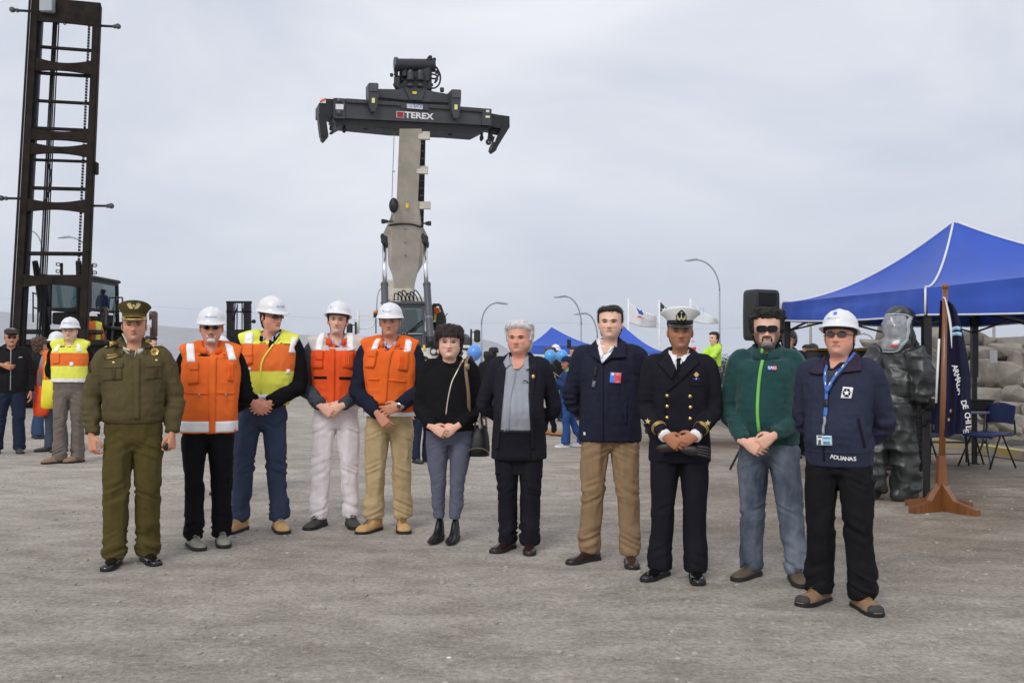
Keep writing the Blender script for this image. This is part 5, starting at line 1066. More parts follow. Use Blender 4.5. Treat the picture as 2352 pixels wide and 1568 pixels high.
    # --- trousers
    if not legs_off:
        hipr, kneer, hemr = leg; kneer *= .89; hemr *= .92; tp = []
        tp.append(loft([ring_e(z, a * (1 + (w - 1) * .8), b * (1 + (dp - 1) * .7) + belly * .3 * (z > .9), -.002 - belly * .2 * (z > .9), 36, xc=xs * sm(z, .7, 1.0)) for z, a, b in ((crotch - .05, .07, .07), (crotch - .02, .13, .10), (crotch + .03, .166, .116), (.90, .174, .120), (.96, .174, .120), (waist, .168, .114))]))
        for i, (fx, fy, fyaw) in enumerate(feet):
            sd_ = -1 if i == 0 else 1; hx_ = sd_ * .088 * (1 + (w - 1) * .7) + xs; bk = (bentk[i] if bentk else 0.0)
            kn = np.array([fx * .55 + hx_ * .45, -.018 + fy * .5 - bk, .485]); an = np.array([fx - math.sin(fyaw) * .0, fy + .018, .075])
            th_ = unit(np.array([hx_, 0, .86]) - kn)
            path = [np.array([hx_, .0, .885]), np.array([hx_, -.002, crotch - .0]), (np.array([hx_, 0, .8]) + kn) / 2 + np.array([sd_ * .004, -.006, 0]), kn, (kn + an) / 2 + np.array([0, .012, 0]), an * [1, 1, 0] + [0, -.004, hemz + .155], an * [1, 1, 0] + [0, -.004, hemz + .04], an * [1, 1, 0] + [0, .002, hemz]]
            rad = [(hipr * .84, hipr * .98), (hipr * .92, hipr * 1.10), ((hipr + kneer) / 2, (hipr + kneer) / 2 * 1.1), (kneer, kneer * 1.03), ((kneer + hemr) / 2 * .98, (kneer + hemr) / 2 * 1.05), (hemr * .97, hemr * 1.04), (hemr, hemr * 1.12), (hemr * .98, hemr * 1.12)]
            tp.append(tube(path, rad, 24, 48))
        tv, tn, tf = fuse(tp, voxel, 5)
        if detail:
            z = tv[:, 2]; sgn = np.sign(tv[:, 0] - xs); hemw = np.exp(-((z - hemz - .085) / .085) ** 2); kw = np.exp(-((z - .47) / .10) ** 2) * .6; cw = np.exp(-((z - .80) / .10) ** 2) * .55
            tv = folds(tv, tn, .013 * fold, (14, 14, 4.2), seed * 1.3 + 11)
            sk_ = np.stack([tv[:, 0] * 8, tv[:, 1] * 8, tv[:, 2] * 27 + tv[:, 0] * 13 * sgn], 1); tv = tv + tn * (.034 * fold * (ridge(sk_ + seed) - .55) * np.clip(hemw * .9 + kw + cw, 0, 1) * (z > .05) * (.15 + 1.5 * vn(tv * 5.5 + seed)))[:, None]
            tv = folds(tv, tn, .006 * fold, (26, 26, 13), seed + 3)
        p.trouo = obj('trousers', (tv, tf), legs, o); p.TS = Surf(tv, tf)
        # --- shoes
        m, ms, kind = shoes
        for i, (fx, fy, fyaw) in enumerate(feet):
            up_, so_, P2 = shoe(fx, fy, fyaw, m, ms, kind); so = obj('shoe' if kind in ('shoe', 'dress') else 'boot', up_, m, o); obj('sole', so_, ms, so, angle=50)
            p.__dict__.setdefault('shoes', []).append((so, P2, Surf(*up_)))
    return p
def put(p, nm, geo, m, parent=None, smooth=True):
    if geo is None: return None
    return obj(nm, geo, m, parent or p.o, smooth)
def stand_collar(p, m, zb_=1.455, h=.055, a=.082, b=.076, gap=.5, yc=.010, lean=.006, name='collar', th=.006, dip=.02, fold_=0.0):
    """cloth collar band round the neck, open at the front by gap radians"""
    n = 40; ang = np.linspace(gap, 2 * np.pi - gap, n); rings = []; zb = zb_ - .018; dip = dip + .022
    for t in ang:                                                    # angle 0 = front
        fr = (1 + math.cos(t)) / 2; x, y = math.sin(t), -math.cos(t); z0 = zb - dip * fr - .012 * abs(math.sin(t)) * .0; z1 = z0 + h * (1 - .25 * fr); r0, r1 = 1.0, 1.0 - lean * 8
        P0 = np.array([x * a, yc + y * b, z0]); P1 = np.array([x * a * r1, yc + y * b * r1, z1]); nn = np.array([x, y, 0]) * th
        loop = [P0, P0 + nn, (P0 + P1) / 2 + nn * 1.2, P1 + nn * .8, P1 + [0, 0, .002], P1 - nn * .2, (P0 + P1) / 2 - nn * .2]
        if fold_ > 0: loop = [P1 - nn * .2, P1 + [0, 0, .003], P1 + nn, P1 * .4 + P0 * .6 + nn * (2 + fold_ * 40 * h), P0 + nn * (2 + fold_ * 90 * h) + [0, 0, -.3 * h * fold_], P0 + nn * (1 + fold_ * 60 * h) + [0, 0, -.3 * h * fold_], P1 * .5 + P0 * .5 + nn * .3]
        rings.append(np.array(loop))
    return put(p, name, loft(rings), m)
def shirt_collar(p, m, gap=.40, zb=1.486, h=.046, a=.073, b=.069): return stand_collar(p, m, zb, h, a, b, gap, lean=.004, name='collar_band', th=.005, dip=.012)
def laces(p, m, n=4, z=.10):
    for so, P2, S_ in p.shoes:
        b = MB()
        for k in range(n):
            y = -.045 - k * .020; zz = .098 - k * .0085 + .004
            V, Fc = tube([(-.022, y, zz - .006), (-.008, y - .008, zz + .003), (.008, y + .004, zz + .003), (.022, y - .008, zz - .006)], .0028, 5, 10); b.add(P2(V), Fc)
        obj('laces', b, m, so)
def zipper(p, S_, path, w, m, nm='zip', off=.005): return put(p, nm, S_.ribbon(path, w, off), m)
def print_on(p, S_, s, x, z, size, m, bold=.01, off=.006, parent=None, width=None, rot=0.0, nm='lettering'):
    V, Fc = text_geo(s, size, bold)
    if width: V = V * [width / (V[:, 0].max() - V[:, 0].min()), 1]
    c, s_ = math.cos(rot), math.sin(rot); V = V @ np.array([[c, s_], [-s_, c]]); g = S_.flat(V, Fc, (x, z), off); return put(p, nm, g, m, parent, False)
def buttons(p, S_, pts, r, m, nm='button', h=.5):
    for x, z in pts:
        y = S_.y(x, z)
        if y is not None: put(p, nm, ell((x, y - r * .15, z), (r, r * h, r), 12, 8), m)
# ------------------------------------------------------------ the eleven people in the row
CROP = dict(c1=(180, 720, 3.921), c2=(420, 740, 4.355), c3=(570, 710, 4.481), c4=(740, 720, 4.479), c6=(1020, 780, 3.918), c7=(1190, 790, 4.613), c8=(1410, 740, 4.126), c9=(1580, 740, 3.733), c10=(1780, 740, 3.735), c11=(1980, 740, 3.564))
def qq(p, c):
    x0, y0, k = CROP[c]
    return lambda x, y, fwd=.15: p.q((x0 + x / k) * .91875, (y0 + y / k) * .91875, fwd)
def rows_q(f, rows, fwd=.15):
    r = []
    for y, a, b in rows:
        (xa, za), (xb, zb) = f(a, y, fwd), f(b, y, fwd); r.append(((za + zb) / 2, xa, xb))
    return r
def path_q(f, pts, fwd=.15): return [f(x, y, fwd) for x, y in pts]
def quad_q(p, S_, f, a, b, c, d, nm, m, off=.006, sink=.006, parent=None, fwd=.15, n=8):
    """patch between left edge a->d and right edge b->c (crop pixels)"""
    A_, B_, C_, D_ = (np.array(f(*v, fwd)) for v in (a, b, c, d)); u = np.linspace(0, 1, n)[None, :, None]; v = np.linspace(0, 1, n)[:, None, None]
    g = (A_ * (1 - u) + B_ * u) * (1 - v) + (D_ * (1 - u) + C_ * u) * v; return put(p, nm, S_.lay(g[::-1], off, sink), m, parent)
def bands(o, fn, mats):
    me = o.data
    for m in mats: me.materials.append(m)
    n = len(me.polygons); c = np.empty(n * 3); me.polygons.foreach_get('center', c); me.polygons.foreach_set('material_index', fn(c.reshape(-1, 3)).astype(np.int32))

ST = dict(front=.80, side=.42, back=.05, thick=.014, wave=.004)
BLK = mat('shoe_black_gloss', (0.006, 0.006, 0.007), .12, var=0, coat=.5); SOLE_D = mat('sole_dark', (0.020, 0.019, 0.018), .8, var=.2, bump=.3, bscale=40); SOLE_B = mat('sole_black', (0.008, 0.008, 0.008), .6, var=.1)
M_BROWNL = mat('leather_brown', (0.030, 0.013, 0.011), .28, var=.25, scale=14, coat=.2); M_TANB = mat('nubuck_tan', A(160, 126, 82), .9, var=.22, scale=14); M_GREYB = mat('suede_grey', A(112, 112, 100), .9, var=.15, scale=12); M_OLIVEB = mat('leather_olive', A(74, 64, 48), .6, var=.2, scale=14); M_DARKB = mat('shoe_charcoal', A(50, 50, 46), .75, var=.2, scale=14); M_SANDB = mat('nubuck_sand', A(116, 92, 70), .85, var=.15, scale=14)
M_TOE = mat('toe_rubber', (0.045, 0.044, 0.042), .8, var=.2, scale=20)
M_LACE_D = mat('lace_dark', (0.02, 0.015, 0.012), .8, var=0); M_LACE_G = mat('lace_grey', (0.35, 0.34, 0.32), .8, var=.3, scale=80); M_LACE_Y = mat('lace_yellow', (0.30, 0.17, 0.04), .8, var=.2)
ORANGE = cloth('orange', (228, 90, 38), .62, .8, .07); ORANGE2 = cloth('orange_red', (208, 74, 34), .64, .8, .07); HVORANGE = cloth('hivis_orange', (250, 102, 48), .72, .75, .04); LIME = cloth('hivis_lime', (206, 238, 84), .74, .75, .04); YOKE = cloth('grey_yoke', (168, 160, 156), .62)
SHIRT_W = cloth('shirt_white', (228, 230, 238), .80, .8, .02); SHIRT_B = cloth('shirt_blue_check', (150, 165, 210), .66, .8, .15, 120); BLACKC = cloth('black', (16, 16, 18), .62, .9); NAVY = cloth('navy', (24, 27, 40), .62, .85, .14)

# 1 --- police officer in olive uniform
OLIVE = cloth('olive_jacket', (72, 64, 43), .64, .82, .10, 8); OLIVET = cloth('olive_trousers', (68, 60, 32), .64, .85, .08, 8); OLIVED = cloth('olive_dark', (62, 53, 34), .64)
p = person('police officer in olive green uniform and peaked cap with gold emblem', 303, 1294, 1.735, .30, 'tan', 'side', OLIVE, legs=OLIVET, shoes=(BLK, SOLE_B, 'dress'), feet=((-.112, -.02, -.2), (.100, .05, .32)), w=1.08, dp=1.06, belly=.025, hem=.968, flare=-.004, sh=1.06, sleeve=.062, leg=(.102, .092, .084), seed=1,
           right=dict(e=(-0.271, .02, 1.12), w=(-.262, -.06, .895), d=(.12, -.15, -1), p=(.75, .65, 0), curl=.75), left=dict(e=(0.267, .03, 1.12), w=(.255, -.05, .90), d=(-.05, -.18, -1), p=(-.75, .65, 0), curl=1.0),
           head=dict(k=0.9, yaw=.0, pitch=-.02, fw=1.03, jaw=1.05, hair=dict(ST, side=.36, thick=.007, front=.9), hcol='black', brows='black', lips=(140, 90, 80), nose=1.1, squint=.75, brow_t=1.1), )
f = qq(p, 'c1'); S_ = p.S
sv = put(p, 'shirt', S_.rows(rows_q(f, [(440, 470, 668), (520, 510, 660), (600, 556, 640), (690, 590, 606)], .10), .004, .01), cloth('shirt_khaki', (172, 174, 158), .66))
put(p, 'tie', S_.rows(rows_q(f, [(535, 560, 622), (565, 572, 612), (600, 566, 612), (690, 585, 608)], .11), .012, .008), cloth('tie_brown', (74, 62, 50)))
stand_collar(p, OLIVE, 1.474, .050, .094, .088, .75, fold_=.35)
for s, pts in ((-1, ((462, 470), (580, 640), (430, 560), (338, 578))), (1, ((668, 480), (640, 600), (782, 578), (718, 488)))):
    quad_q(p, S_, f, *pts, 'collar_flap', OLIVE, .018, .012, fwd=.11)
    c = (392, 535) if s < 0 else (745, 516); g = np.array(f(*c, .12)); e = star2(.022, 6, .7); r = S_.flat(e[0] * [1.25, .75], e[1], g, .034); put(p, 'collar_badge', r, M_GOLD, None, False)
put(p, 'placket', S_.rows(rows_q(f, [(690, 590, 664), (900, 606, 664), (1283, 606, 664)]), .008, .008), OLIVE)
for x0, x1, y0 in ((285, 500, 745), (705, 895, 735)):
    quad_q(p, S_, f, (x0, y0), (x1, y0 - 8), (x1 - 6, y0 + 34), (x0 + 8, y0 + 40), 'pocket_flap', OLIVE, .012, .006); quad_q(p, S_, f, (x0 + 14, y0 + 36), (x1 - 14, y0 + 32), (x1 - 10, y0 + 150), (x0 + 4, y0 + 165), 'pocket', OLIVE, .007, .006); xm = (x0 + x1) / 2 + (10 if x0 < 500 else 25); quad_q(p, S_, f, (xm - 22, y0 + 30), (xm + 22, y0 + 30), (xm + 22, y0 + 148), (xm - 22, y0 + 150), 'pocket_pleat', OLIVED, .010, .006)
buttons(p, S_, [f(403, 733), f(826, 710)], .011, M_BRASS)
nt_ = quad_q(p, S_, f, (292, 642), (462, 612), (470, 666), (310, 696), 'name_badge', cloth('badge_brown', (70, 62, 40)), .012, .006)
c = f(384, 650); print_on(p, S_, 'GENERAL', c[0], c[1] - .006, .015, M_GOLD, .01, .014, nt_, rot=.16, width=.060)
put(p, 'name_line', S_.ribbon([f(330, 690), f(440, 666)], .009, .014), M_GOLD, nt_)
put(p, 'badge', S_.flat(star2(.030, 8, .82)[0] * [1, 1.0], star2(.030, 8, .82)[1], f(806, 622), .012), M_GOLD, None, False); put(p, 'badge_centre', ell((f(806, 622)[0], S_.y(*f(806, 622)) - .012, f(806, 622)[1]), (.013, .006, .013), 12, 6), mat('badge_bronze', (.22, .13, .03), .4, .6))
for s in (-1, 1):
    Sh = BVHTree.FromPolygons([tuple(v) for v in p.top_v], [tuple(x) for x in p.top_f])
    for k in range(2):
        x = s * (.150 + .028 * k); h = Sh.ray_cast(Vector((x, -.012, 2)), Vector((0, 0, -1)))
        if h[0] is not None:
            b = MB(); b.bbox((x, -.015, h[0].z + .005), (.016, .050, .012), .004, roty(s * .55)); put(p, 'shoulder_bar', b, M_GOLD)
put(p, 'arm_zip', p.S.ribbon(path_q(f, [(168, 722), (172, 826)], .05), .010, .006), M_STRAP)
put(p, 'waistband', loft([ring_e(z, a, .142, -.012, 40) for z, a in ((.972, .190), (.974, .197), (.992, .200), (1.004, .198), (1.006, .188))], cap=False), OLIVED)
def peaked_cap(p, band, crown, visor, a0=.088, b0=.108, bh=.042, fl=(.118, .130), rise=.075, front=.045, drop=.026, vis=.056, z0=.70, gold=False, tilt=0.0):
    n = 56; th = np.linspace(0, 2 * np.pi, n, endpoint=False); c, s = np.cos(th), np.sin(th); fr = np.clip(-s, 0, 1); zz = z0 * HH; yc = .006
    def Rg(a, b, z): return np.stack([a * c, yc + b * s, z + 0 * c], 1)
    def T(V): return p.Mh((np.asarray(V) - [0, 0, zz]) @ rotx(tilt).T + [0, 0, zz])
    co = loft([Rg(a0 - .004, b0 - .004, zz), Rg(a0, b0, zz + .002), Rg(a0 + .001, b0 + .001, zz + bh)]); o = obj('cap_band', (T(co[0]), co[1]), band, p.o)
    cr_ = loft([Rg(a0 - .002, b0 - .002, zz + bh - .004), Rg(a0 + .001, b0 + .001, zz + bh), Rg(a0 * .55 + fl[0] * .45, b0 * .55 + fl[1] * .45, zz + bh + rise * .42 + front * .45 * fr), Rg(fl[0] * .98, fl[1] * .98, zz + bh + rise * .74 + front * .9 * fr), Rg(fl[0], fl[1], zz + bh + rise * .84 + front * fr), Rg(fl[0] * .97, fl[1] * .97, zz + bh + rise * .93 + front * fr), Rg(fl[0] * .80, fl[1] * .80, zz + bh + rise + front * .95 * fr), Rg(fl[0] * .4, fl[1] * .4, zz + bh + rise * 1.06 + front * .5 * fr), Rg(.01, .01, zz + bh + rise * 1.08)])
    cv = obj('cap_crown', (T(cr_[0]), cr_[1]), crown, o); V_ = []; aa = np.linspace(-1.22, 1.22, 25)
    for k, (ex, dz, th_) in enumerate(((-.004, .004, 0), (.0, .006, 0), (.5, -.35, 0), (1.0, -1.0, 0), (1.03, -1.12, 1), (.5, -.50, 1), (-.004, -.006, 1))):
        cz = np.cos(aa / 1.22 * math.pi / 2) ** .55; V_.append(np.stack([np.sin(aa) * (a0 + vis * .35 * max(ex, 0) * cz), yc - np.cos(aa) * (b0 + vis * max(ex, 0) * cz), np.full(25, zz + .008) + (drop * dz if abs(dz) > .01 else dz) * cz], 1))
    vg = loft(V_, cap=False, closed=False); vo = obj('visor', (T(vg[0]), vg[1]), visor, o)
    if gold:
        for rad, nm in ((.93, 'visor_braid'),):
            cz = np.cos(aa / 1.22 * math.pi / 2) ** .55; L = np.stack([np.sin(aa) * (a0 + vis * .35 * rad * cz), yc - np.cos(aa) * (b0 + vis * rad * cz), zz + .008 - drop * .82 * cz + .004], 1)
            t_ = tube(L, [(.006 + .003 * (i % 4 < 2)) for i in range(25)], 6); obj(nm, (T(t_[0]), t_[1]), M_GOLD, vo)
        a2 = np.linspace(-.62, .62, 15)
        for dz in (.008, .019): t_ = tube(np.stack([np.sin(a2) * (a0 + .003), yc - np.cos(a2) * (b0 + .003), np.full(15, zz + dz)], 1), .0028, 6); obj('cap_cord', (T(t_[0]), t_[1]), M_GOLD, o)
        for s_ in (-1, 1): t_ = tube(np.stack([np.sin(s_ * np.linspace(.7, 1.1, 8)) * (a0 + .003), yc - np.cos(np.linspace(.7, 1.1, 8)) * (b0 + .003), np.full(8, zz + .013)], 1), .006, 6); obj('cap_cord', (T(t_[0]), t_[1]), M_GOLD, o)
    SS = Surf(np.vstack([co[0], cr_[0]]), co[1] + [tuple(i + len(co[0]) for i in q) for q in cr_[1]]); return o, SS, T
capm = cloth('cap_olive', (64, 57, 33)); o, SS, T = peaked_cap(p, capm, capm, mat('visor_olive', A(60, 52, 34), .35, coat=.3), gold=True, fl=(.122, .128), rise=.058, front=.044, z0=.70)
zc = .70 * HH + .090; 
for s in (-1, 1):
    pts = [(s * .006, -.018), (s * .030, -.014), (s * .046, .008), (s * .050, .028), (s * .040, .018), (s * .036, .034), (s * .028, .018), (s * .022, .030), (s * .016, .010), (s * .006, .004)]
    g = SS.flat(np.array(pts), [tuple(range(10)) if s > 0 else tuple(reversed(range(10)))], (0, zc), .008); e_ = obj('cap_emblem', (T(g[0]), g[1]), mat('emblem_gold', (.80, .66, .30), .35, .3), o, smooth=False)
g = SS.flat(*disc2(.016, 14), (0, zc + .010), .012); obj('cap_emblem_centre', (T(g[0]), g[1]), mat('emblem_green', (.02, .10, .05), .5), o, smooth=False); g = SS.flat(*disc2(.009, 12), (0, zc + .006), .014); obj('cap_emblem_star', (T(g[0]), g[1]), MATS['emblem_gold'], o, smooth=False)
b = MB(); b.bbox((0, 0, 0), (.03, .012, .05), .004); pk = b.get()
c_ = p.arm['left'][2] + p.arm['left'][3] * .11 + np.array([-.035, -.02, .01])
ko = obj('black_phone', pk, M_FRAME, None); ko.matrix_world = Matrix.Translation(p.o.location) @ Matrix.Rotation(p.yaw, 4, 'Z') @ Matrix.Diagonal((p.s, p.s, p.s, 1)) @ Matrix.Translation(c_.tolist()); tag(ko, 'small black phone held in the police officer\'s left hand', 'phone')

shirt_collar(p, MATS['cloth_shirt_khaki'], .35)
# 2 --- man in orange vest, goatee, helmet
p = person('bearded man in plain orange vest, white helmet and oval sunglasses', 481, 1253, 1.745, .24, 'ruddy', 'back', BLACKC, vest=ORANGE, legs=BLACKC, shoes=(M_GREYB, SOLE_D, 'shoe'), feet=((-.115, -.03, .35), (.085, .06, .15)), w=1.0, belly=.02, hem=.96, vest_hem=.845, vest_grow=.022, leg=(.098, .078, .076), hemz=0.065, seed=2, xs=-.02, sh=1.0,
           head=dict(k=0.95, yaw=.02, pitch=.03, fw=1.02, hair=dict(ST, side=.40, thick=.008), hcol='grey', eyes=False, brows='grey', beard='goatee', glasses='oval', lips=(150, 100, 92)))
f = qq(p, 'c2'); S_ = p.VS; laces(p, M_LACE_G, 4)
put(p, 'reflective_strip', S_.rows(rows_q(f, [(512, 190, 274), (560, 192, 280), (718, 206, 298)], .12), .005), M_REFL); put(p, 'reflective_strip', S_.rows(rows_q(f, [(512, 612, 655), (545, 622, 702), (640, 648, 728), (697, 664, 745)], .12), .005), M_REFL)
for y0, a, b_ in ((1420, 100, 452), (1420, 512, 760)): put(p, 'reflective_band', S_.rows(rows_q(f, [(y0 - 55, a, b_), (y0 + 62, a, b_)]), .006), M_REFL)
put(p, 'placket', S_.rows(rows_q(f, [(600, 470, 545), (700, 440, 525), (1496, 450, 514)]), .012, .01), ORANGE); stand_collar(p, ORANGE, 1.486, .062, .100, .092, .30)
quad_q(p, S_, f, (205, 722), (328, 722), (335, 945), (212, 962), 'pocket', ORANGE, .016, .012); quad_q(p, S_, f, (195, 722), (330, 718), (330, 800), (236, 806), 'pocket_flap', ORANGE, .022, .01); quad_q(p, S_, f, (645, 712), (712, 712), (712, 934), (650, 915), 'pocket', ORANGE, .012, .012)
for x in (672, 690): put(p, 'pen_seam', S_.ribbon(path_q(f, [(x, 755), (x + 2, 890)]), .006, .014), ORANGE2)
for a, b_ in ((130, 440), (540, 720)): put(p, 'seam', S_.ribbon(path_q(f, [(a, 1050), (b_, 1062)]), .010, .008), ORANGE)
for x in (338, 628): put(p, 'zip_pull', S_.ribbon(path_q(f, [(x, 1062), (x, 1088)]), .010, .012), M_GALV)
put(p, 'shirt_collar', p.S.rows(rows_q(f, [(505, 500, 556), (575, 470, 520), (592, 462, 500)], .06), .004), SHIRT_B)
put(p, 'logo', S_.flat(*poly2([(-.02, 0), (.0, .008), (.02, -.002), (.0, -.006)]), f(628, 664), .006), mat('print_dim', A(150, 70, 60), .8), None, False)
h, SS, T = hard_hat(p.o, p.Mh, logo=('ULTRAPORT', .62, .008), tilt=.02)

# 3 --- tall man with yellow-orange vest looking right
p = person('tall man in lime and orange vest turning his head, safety glasses and white helmet', 614, 1218, 1.865, .12, 'ruddy', 'clasp', BLACKC, vest=LIME, legs=cloth('trouser_navy', (46, 54, 72), .62, .85, .15, 8), shoes=(M_TANB, SOLE_D, 'boot'), feet=((-.205, 0, -.35), (.085, .0, .30)), w=1.02, hem=.925, vest_hem=.955, vest_grow=.020, leg=(.096, .080, .076), hemz=0.085, seed=3, xs=-.05, sleeve=.064,
           right=dict(e=(-0.240, .0, 1.10), w=(-.10, -.20, .985)), left=dict(e=(0.227, .0, 1.10), w=(.035, -.19, .975)), head=dict(k=0.92, yaw=.78, pitch=.10, roll=-.04, fw=1.0, hair=dict(ST, side=.34, thick=.010), hcol='black', brows='dark', eyes=True, glasses='rect', lips=(170, 110, 100)))
f = qq(p, 'c3'); S_ = p.VS; laces(p, M_LACE_G, 4)
zt_, zb_ = f(500, 668)[1], f(500, 978)[1]; z0_ = f(500, 1240)[1]
bands(p.vesto, lambda c: np.where((c[:, 2] < zt_) & (c[:, 2] > zb_), 1, 0), [HVORANGE])
put(p, 'reflective_strip', S_.rows(rows_q(f, [(535, 205, 270), (560, 180, 270), (668, 170, 268)], .12), .005), M_REFL); put(p, 'reflective_strip', S_.rows(rows_q(f, [(590, 708, 742), (620, 700, 775), (770, 680, 765)], .12), .005), M_REFL)
put(p, 'reflective_tab', S_.rows(rows_q(f, [(935, 200, 255), (970, 202, 252)]), .006), M_REFL); put(p, 'reflective_tab', S_.rows(rows_q(f, [(955, 655, 692), (1010, 648, 682)]), .006), M_REFL); put(p, 'reflective_band', S_.rows(rows_q(f, [(1236, 120, 735), (1296, 120, 735)]), .004), M_REFL)
put(p, 'pullover', S_.rows(rows_q(f, [(500, 400, 585), (560, 420, 575), (640, 455, 520), (735, 462, 470)], .10), .008, .012), BLACKC); put(p, 'shirt_collar', S_.rows(rows_q(f, [(480, 398, 470), (540, 430, 580), (600, 480, 530), (640, 486, 500)], .08), .016, .01), SHIRT_B)
stand_collar(p, BLACKC, 1.458 + .026, .058, .084, .080, .5); quad_q(p, S_, f, (168, 672), (268, 672), (272, 890), (168, 920), 'pocket', HVORANGE, .012, .01); quad_q(p, S_, f, (164, 780), (270, 770), (270, 800), (168, 806), 'pocket_flap', HVORANGE, .018, .01)
put(p, 'placket_edge', S_.ribbon(path_q(f, [(560, 600), (470, 720), (375, 900), (372, 1230)]), .012, .010), LIME); c = f(636, 676); print_on(p, S_, 'ULTRAPORT', c[0], c[1], .016, M_IRIS, .01, .006, width=.085, rot=-.12)
h, SS, T = hard_hat(p.o, p.Mh, logo=('ULTRAPORT', .62, .012), tilt=-.01)

shirt_collar(p, SHIRT_B)
# 4 --- man with grey yoke vest
p = person('smiling man in orange-red vest with grey shoulders, light grey trousers and white helmet', 770, 1208, 1.84, .14, 'fair', 'clasp', cloth('sweater_charcoal', (54, 58, 66), .62), vest=ORANGE2, legs=cloth('trouser_stone', (188, 182, 184), .62, .85, .05, 8), shoes=(M_DARKB, SOLE_B, 'shoe'), feet=((-.125, -.02, -.45), (.125, .0, .20)), w=.98, hem=.95, vest_hem=.935, vest_grow=.018, leg=(.098, .080, .074), hemz=0.08, seed=4, sleeve=.060,
           right=dict(e=(-0.242, .0, 1.10), w=(-.115, -.20, .965)), left=dict(e=(0.242, .0, 1.10), w=(.052, -.19, .965)), head=dict(k=0.92, yaw=-.06, pitch=-.02, roll=.06, fw=.94, jaw=.92, hair=dict(ST, side=.40, thick=.016), hcol='black', brows='dark', squint=.72, lips=(178, 124, 112), smile=.003, nose=1.15))
f = qq(p, 'c4'); S_ = p.VS; laces(p, M_LACE_D, 4)
zy, zh = f(450, 696)[1], f(450, 1322)[1]; bands(p.vesto, lambda c: np.where(c[:, 2] > zy, 1, np.where(c[:, 2] < .995, 2, 0)), [YOKE, M_REFL])
put(p, 'reflective_strip', S_.rows(rows_q(f, [(497, 270, 322), (560, 232, 312), (696, 210, 290)], .12), .005), M_REFL); put(p, 'reflective_strip', S_.rows(rows_q(f, [(497, 566, 632), (560, 570, 645), (700, 572, 652)], .12), .005), M_REFL)
stand_collar(p, ORANGE2, 1.486, .066, .100, .092, .42); put(p, 'placket', S_.rows(rows_q(f, [(560, 385, 448), (690, 372, 436), (900, 345, 436), (1310, 350, 430)]), .010, .01), ORANGE2)
put(p, 'shirt_collar', S_.rows(rows_q(f, [(480, 350, 530), (530, 385, 470), (566, 405, 440)], .09), .010, .01), SHIRT_B)
quad_q(p, S_, f, (195, 708), (300, 706), (298, 895), (182, 900), 'pocket', ORANGE2, .014, .012); quad_q(p, S_, f, (190, 706), (304, 700), (294, 806), (215, 800), 'pocket_flap', ORANGE2, .020, .01); quad_q(p, S_, f, (522, 712), (648, 715), (640, 905), (520, 890), 'pocket', ORANGE2, .010, .012)
for x in (548, 570, 592): put(p, 'pen_seam', S_.ribbon(path_q(f, [(x, 745), (x, 870)]), .006, .014), ORANGE)
put(p, 'black_trim', S_.rows(rows_q(f, [(988, 190, 346), (1016, 196, 346)]), .006), BLACKC); put(p, 'black_trim', S_.rows(rows_q(f, [(994, 480, 645), (1022, 484, 640)]), .006), BLACKC)
put(p, 'logo', S_.flat(*poly2([(-.02, .012), (-.004, .002), (.018, .016), (.0, -.012), (-.018, -.008)]), f(540, 630), .006), M_LB, None, False); put(p, 'logo', S_.flat(*poly2([(-.02, 0), (.02, .006), (.016, -.006), (-.016, -.007)]), f(545, 652), .006), M_LR, None, False)
h, SS, T = hard_hat(p.o, p.Mh, logo=('.', .5, -.02), tilt=-.16, lcol=M_IRIS)
shirt_collar(p, SHIRT_B, .3)
# 5 --- man in orange vest, grey hair
p = person('grey haired man in orange vest with wristwatch, beige trousers and white helmet', 893, 1217, 1.825, .08, 'tan', 'clasp', NAVY, vest=cloth('orange_b', (230, 90, 36), .66, .8, .06), legs=cloth('trouser_beige', (150, 132, 100), .62, .85, .07, 8), shoes=(M_TANB, SOLE_D, 'boot'), feet=((-.118, -.01, -.5), (.105, .02, .10)), w=1.0, hem=.95, vest_hem=.895, vest_grow=.020, leg=(.098, .080, .074), hemz=0.1, seed=5, sleeve=.064,
           right=dict(e=(-0.242, -.01, 1.08), w=(-.085, -.225, .925), d=(.62, -.1, -.72)), left=dict(e=(0.245, -.01, 1.10), w=(.085, -.235, .985), d=(-.95, -.08, -.30)), head=dict(k=0.92, yaw=-.10, pitch=.0, fw=1.0, hair=dict(ST, side=.36, thick=.012), hcol='grey', brows='dark', gaze=-.3, lips=(160, 100, 88), smile=.002))
f = qq(p, 'c4'); S_ = p.VS; OR5 = MATS['cloth_orange_b']; laces(p, M_LACE_D, 5)
zl = f(900, 1400)[1]; bands(p.vesto, lambda c: np.where((c[:, 2] < zl) & (c[:, 2] > zl - .055), 1, 0), [M_REFL])
put(p, 'reflective_strip', S_.rows(rows_q(f, [(563, 895, 952), (600, 868, 935), (697, 832, 902)], .12), .005), M_REFL); put(p, 'reflective_strip', S_.rows(rows_q(f, [(572, 1228, 1268), (605, 1222, 1300), (715, 1206, 1282)], .12), .005), M_REFL)
stand_collar(p, OR5, 1.486, .066, .102, .092, .52); put(p, 'pullover', S_.rows(rows_q(f, [(540, 985, 1150), (620, 988, 1090), (715, 1005, 1020)], .10), .006, .012), NAVY); put(p, 'shirt_collar', S_.rows(rows_q(f, [(510, 990, 1165), (600, 985, 1110), (672, 1025, 1050)], .09), .013, .012), SHIRT_B)
put(p, 'placket', S_.rows(rows_q(f, [(620, 1050, 1130), (740, 985, 1070), (900, 945, 1040), (1300, 930, 1010)]), .010, .01), OR5)
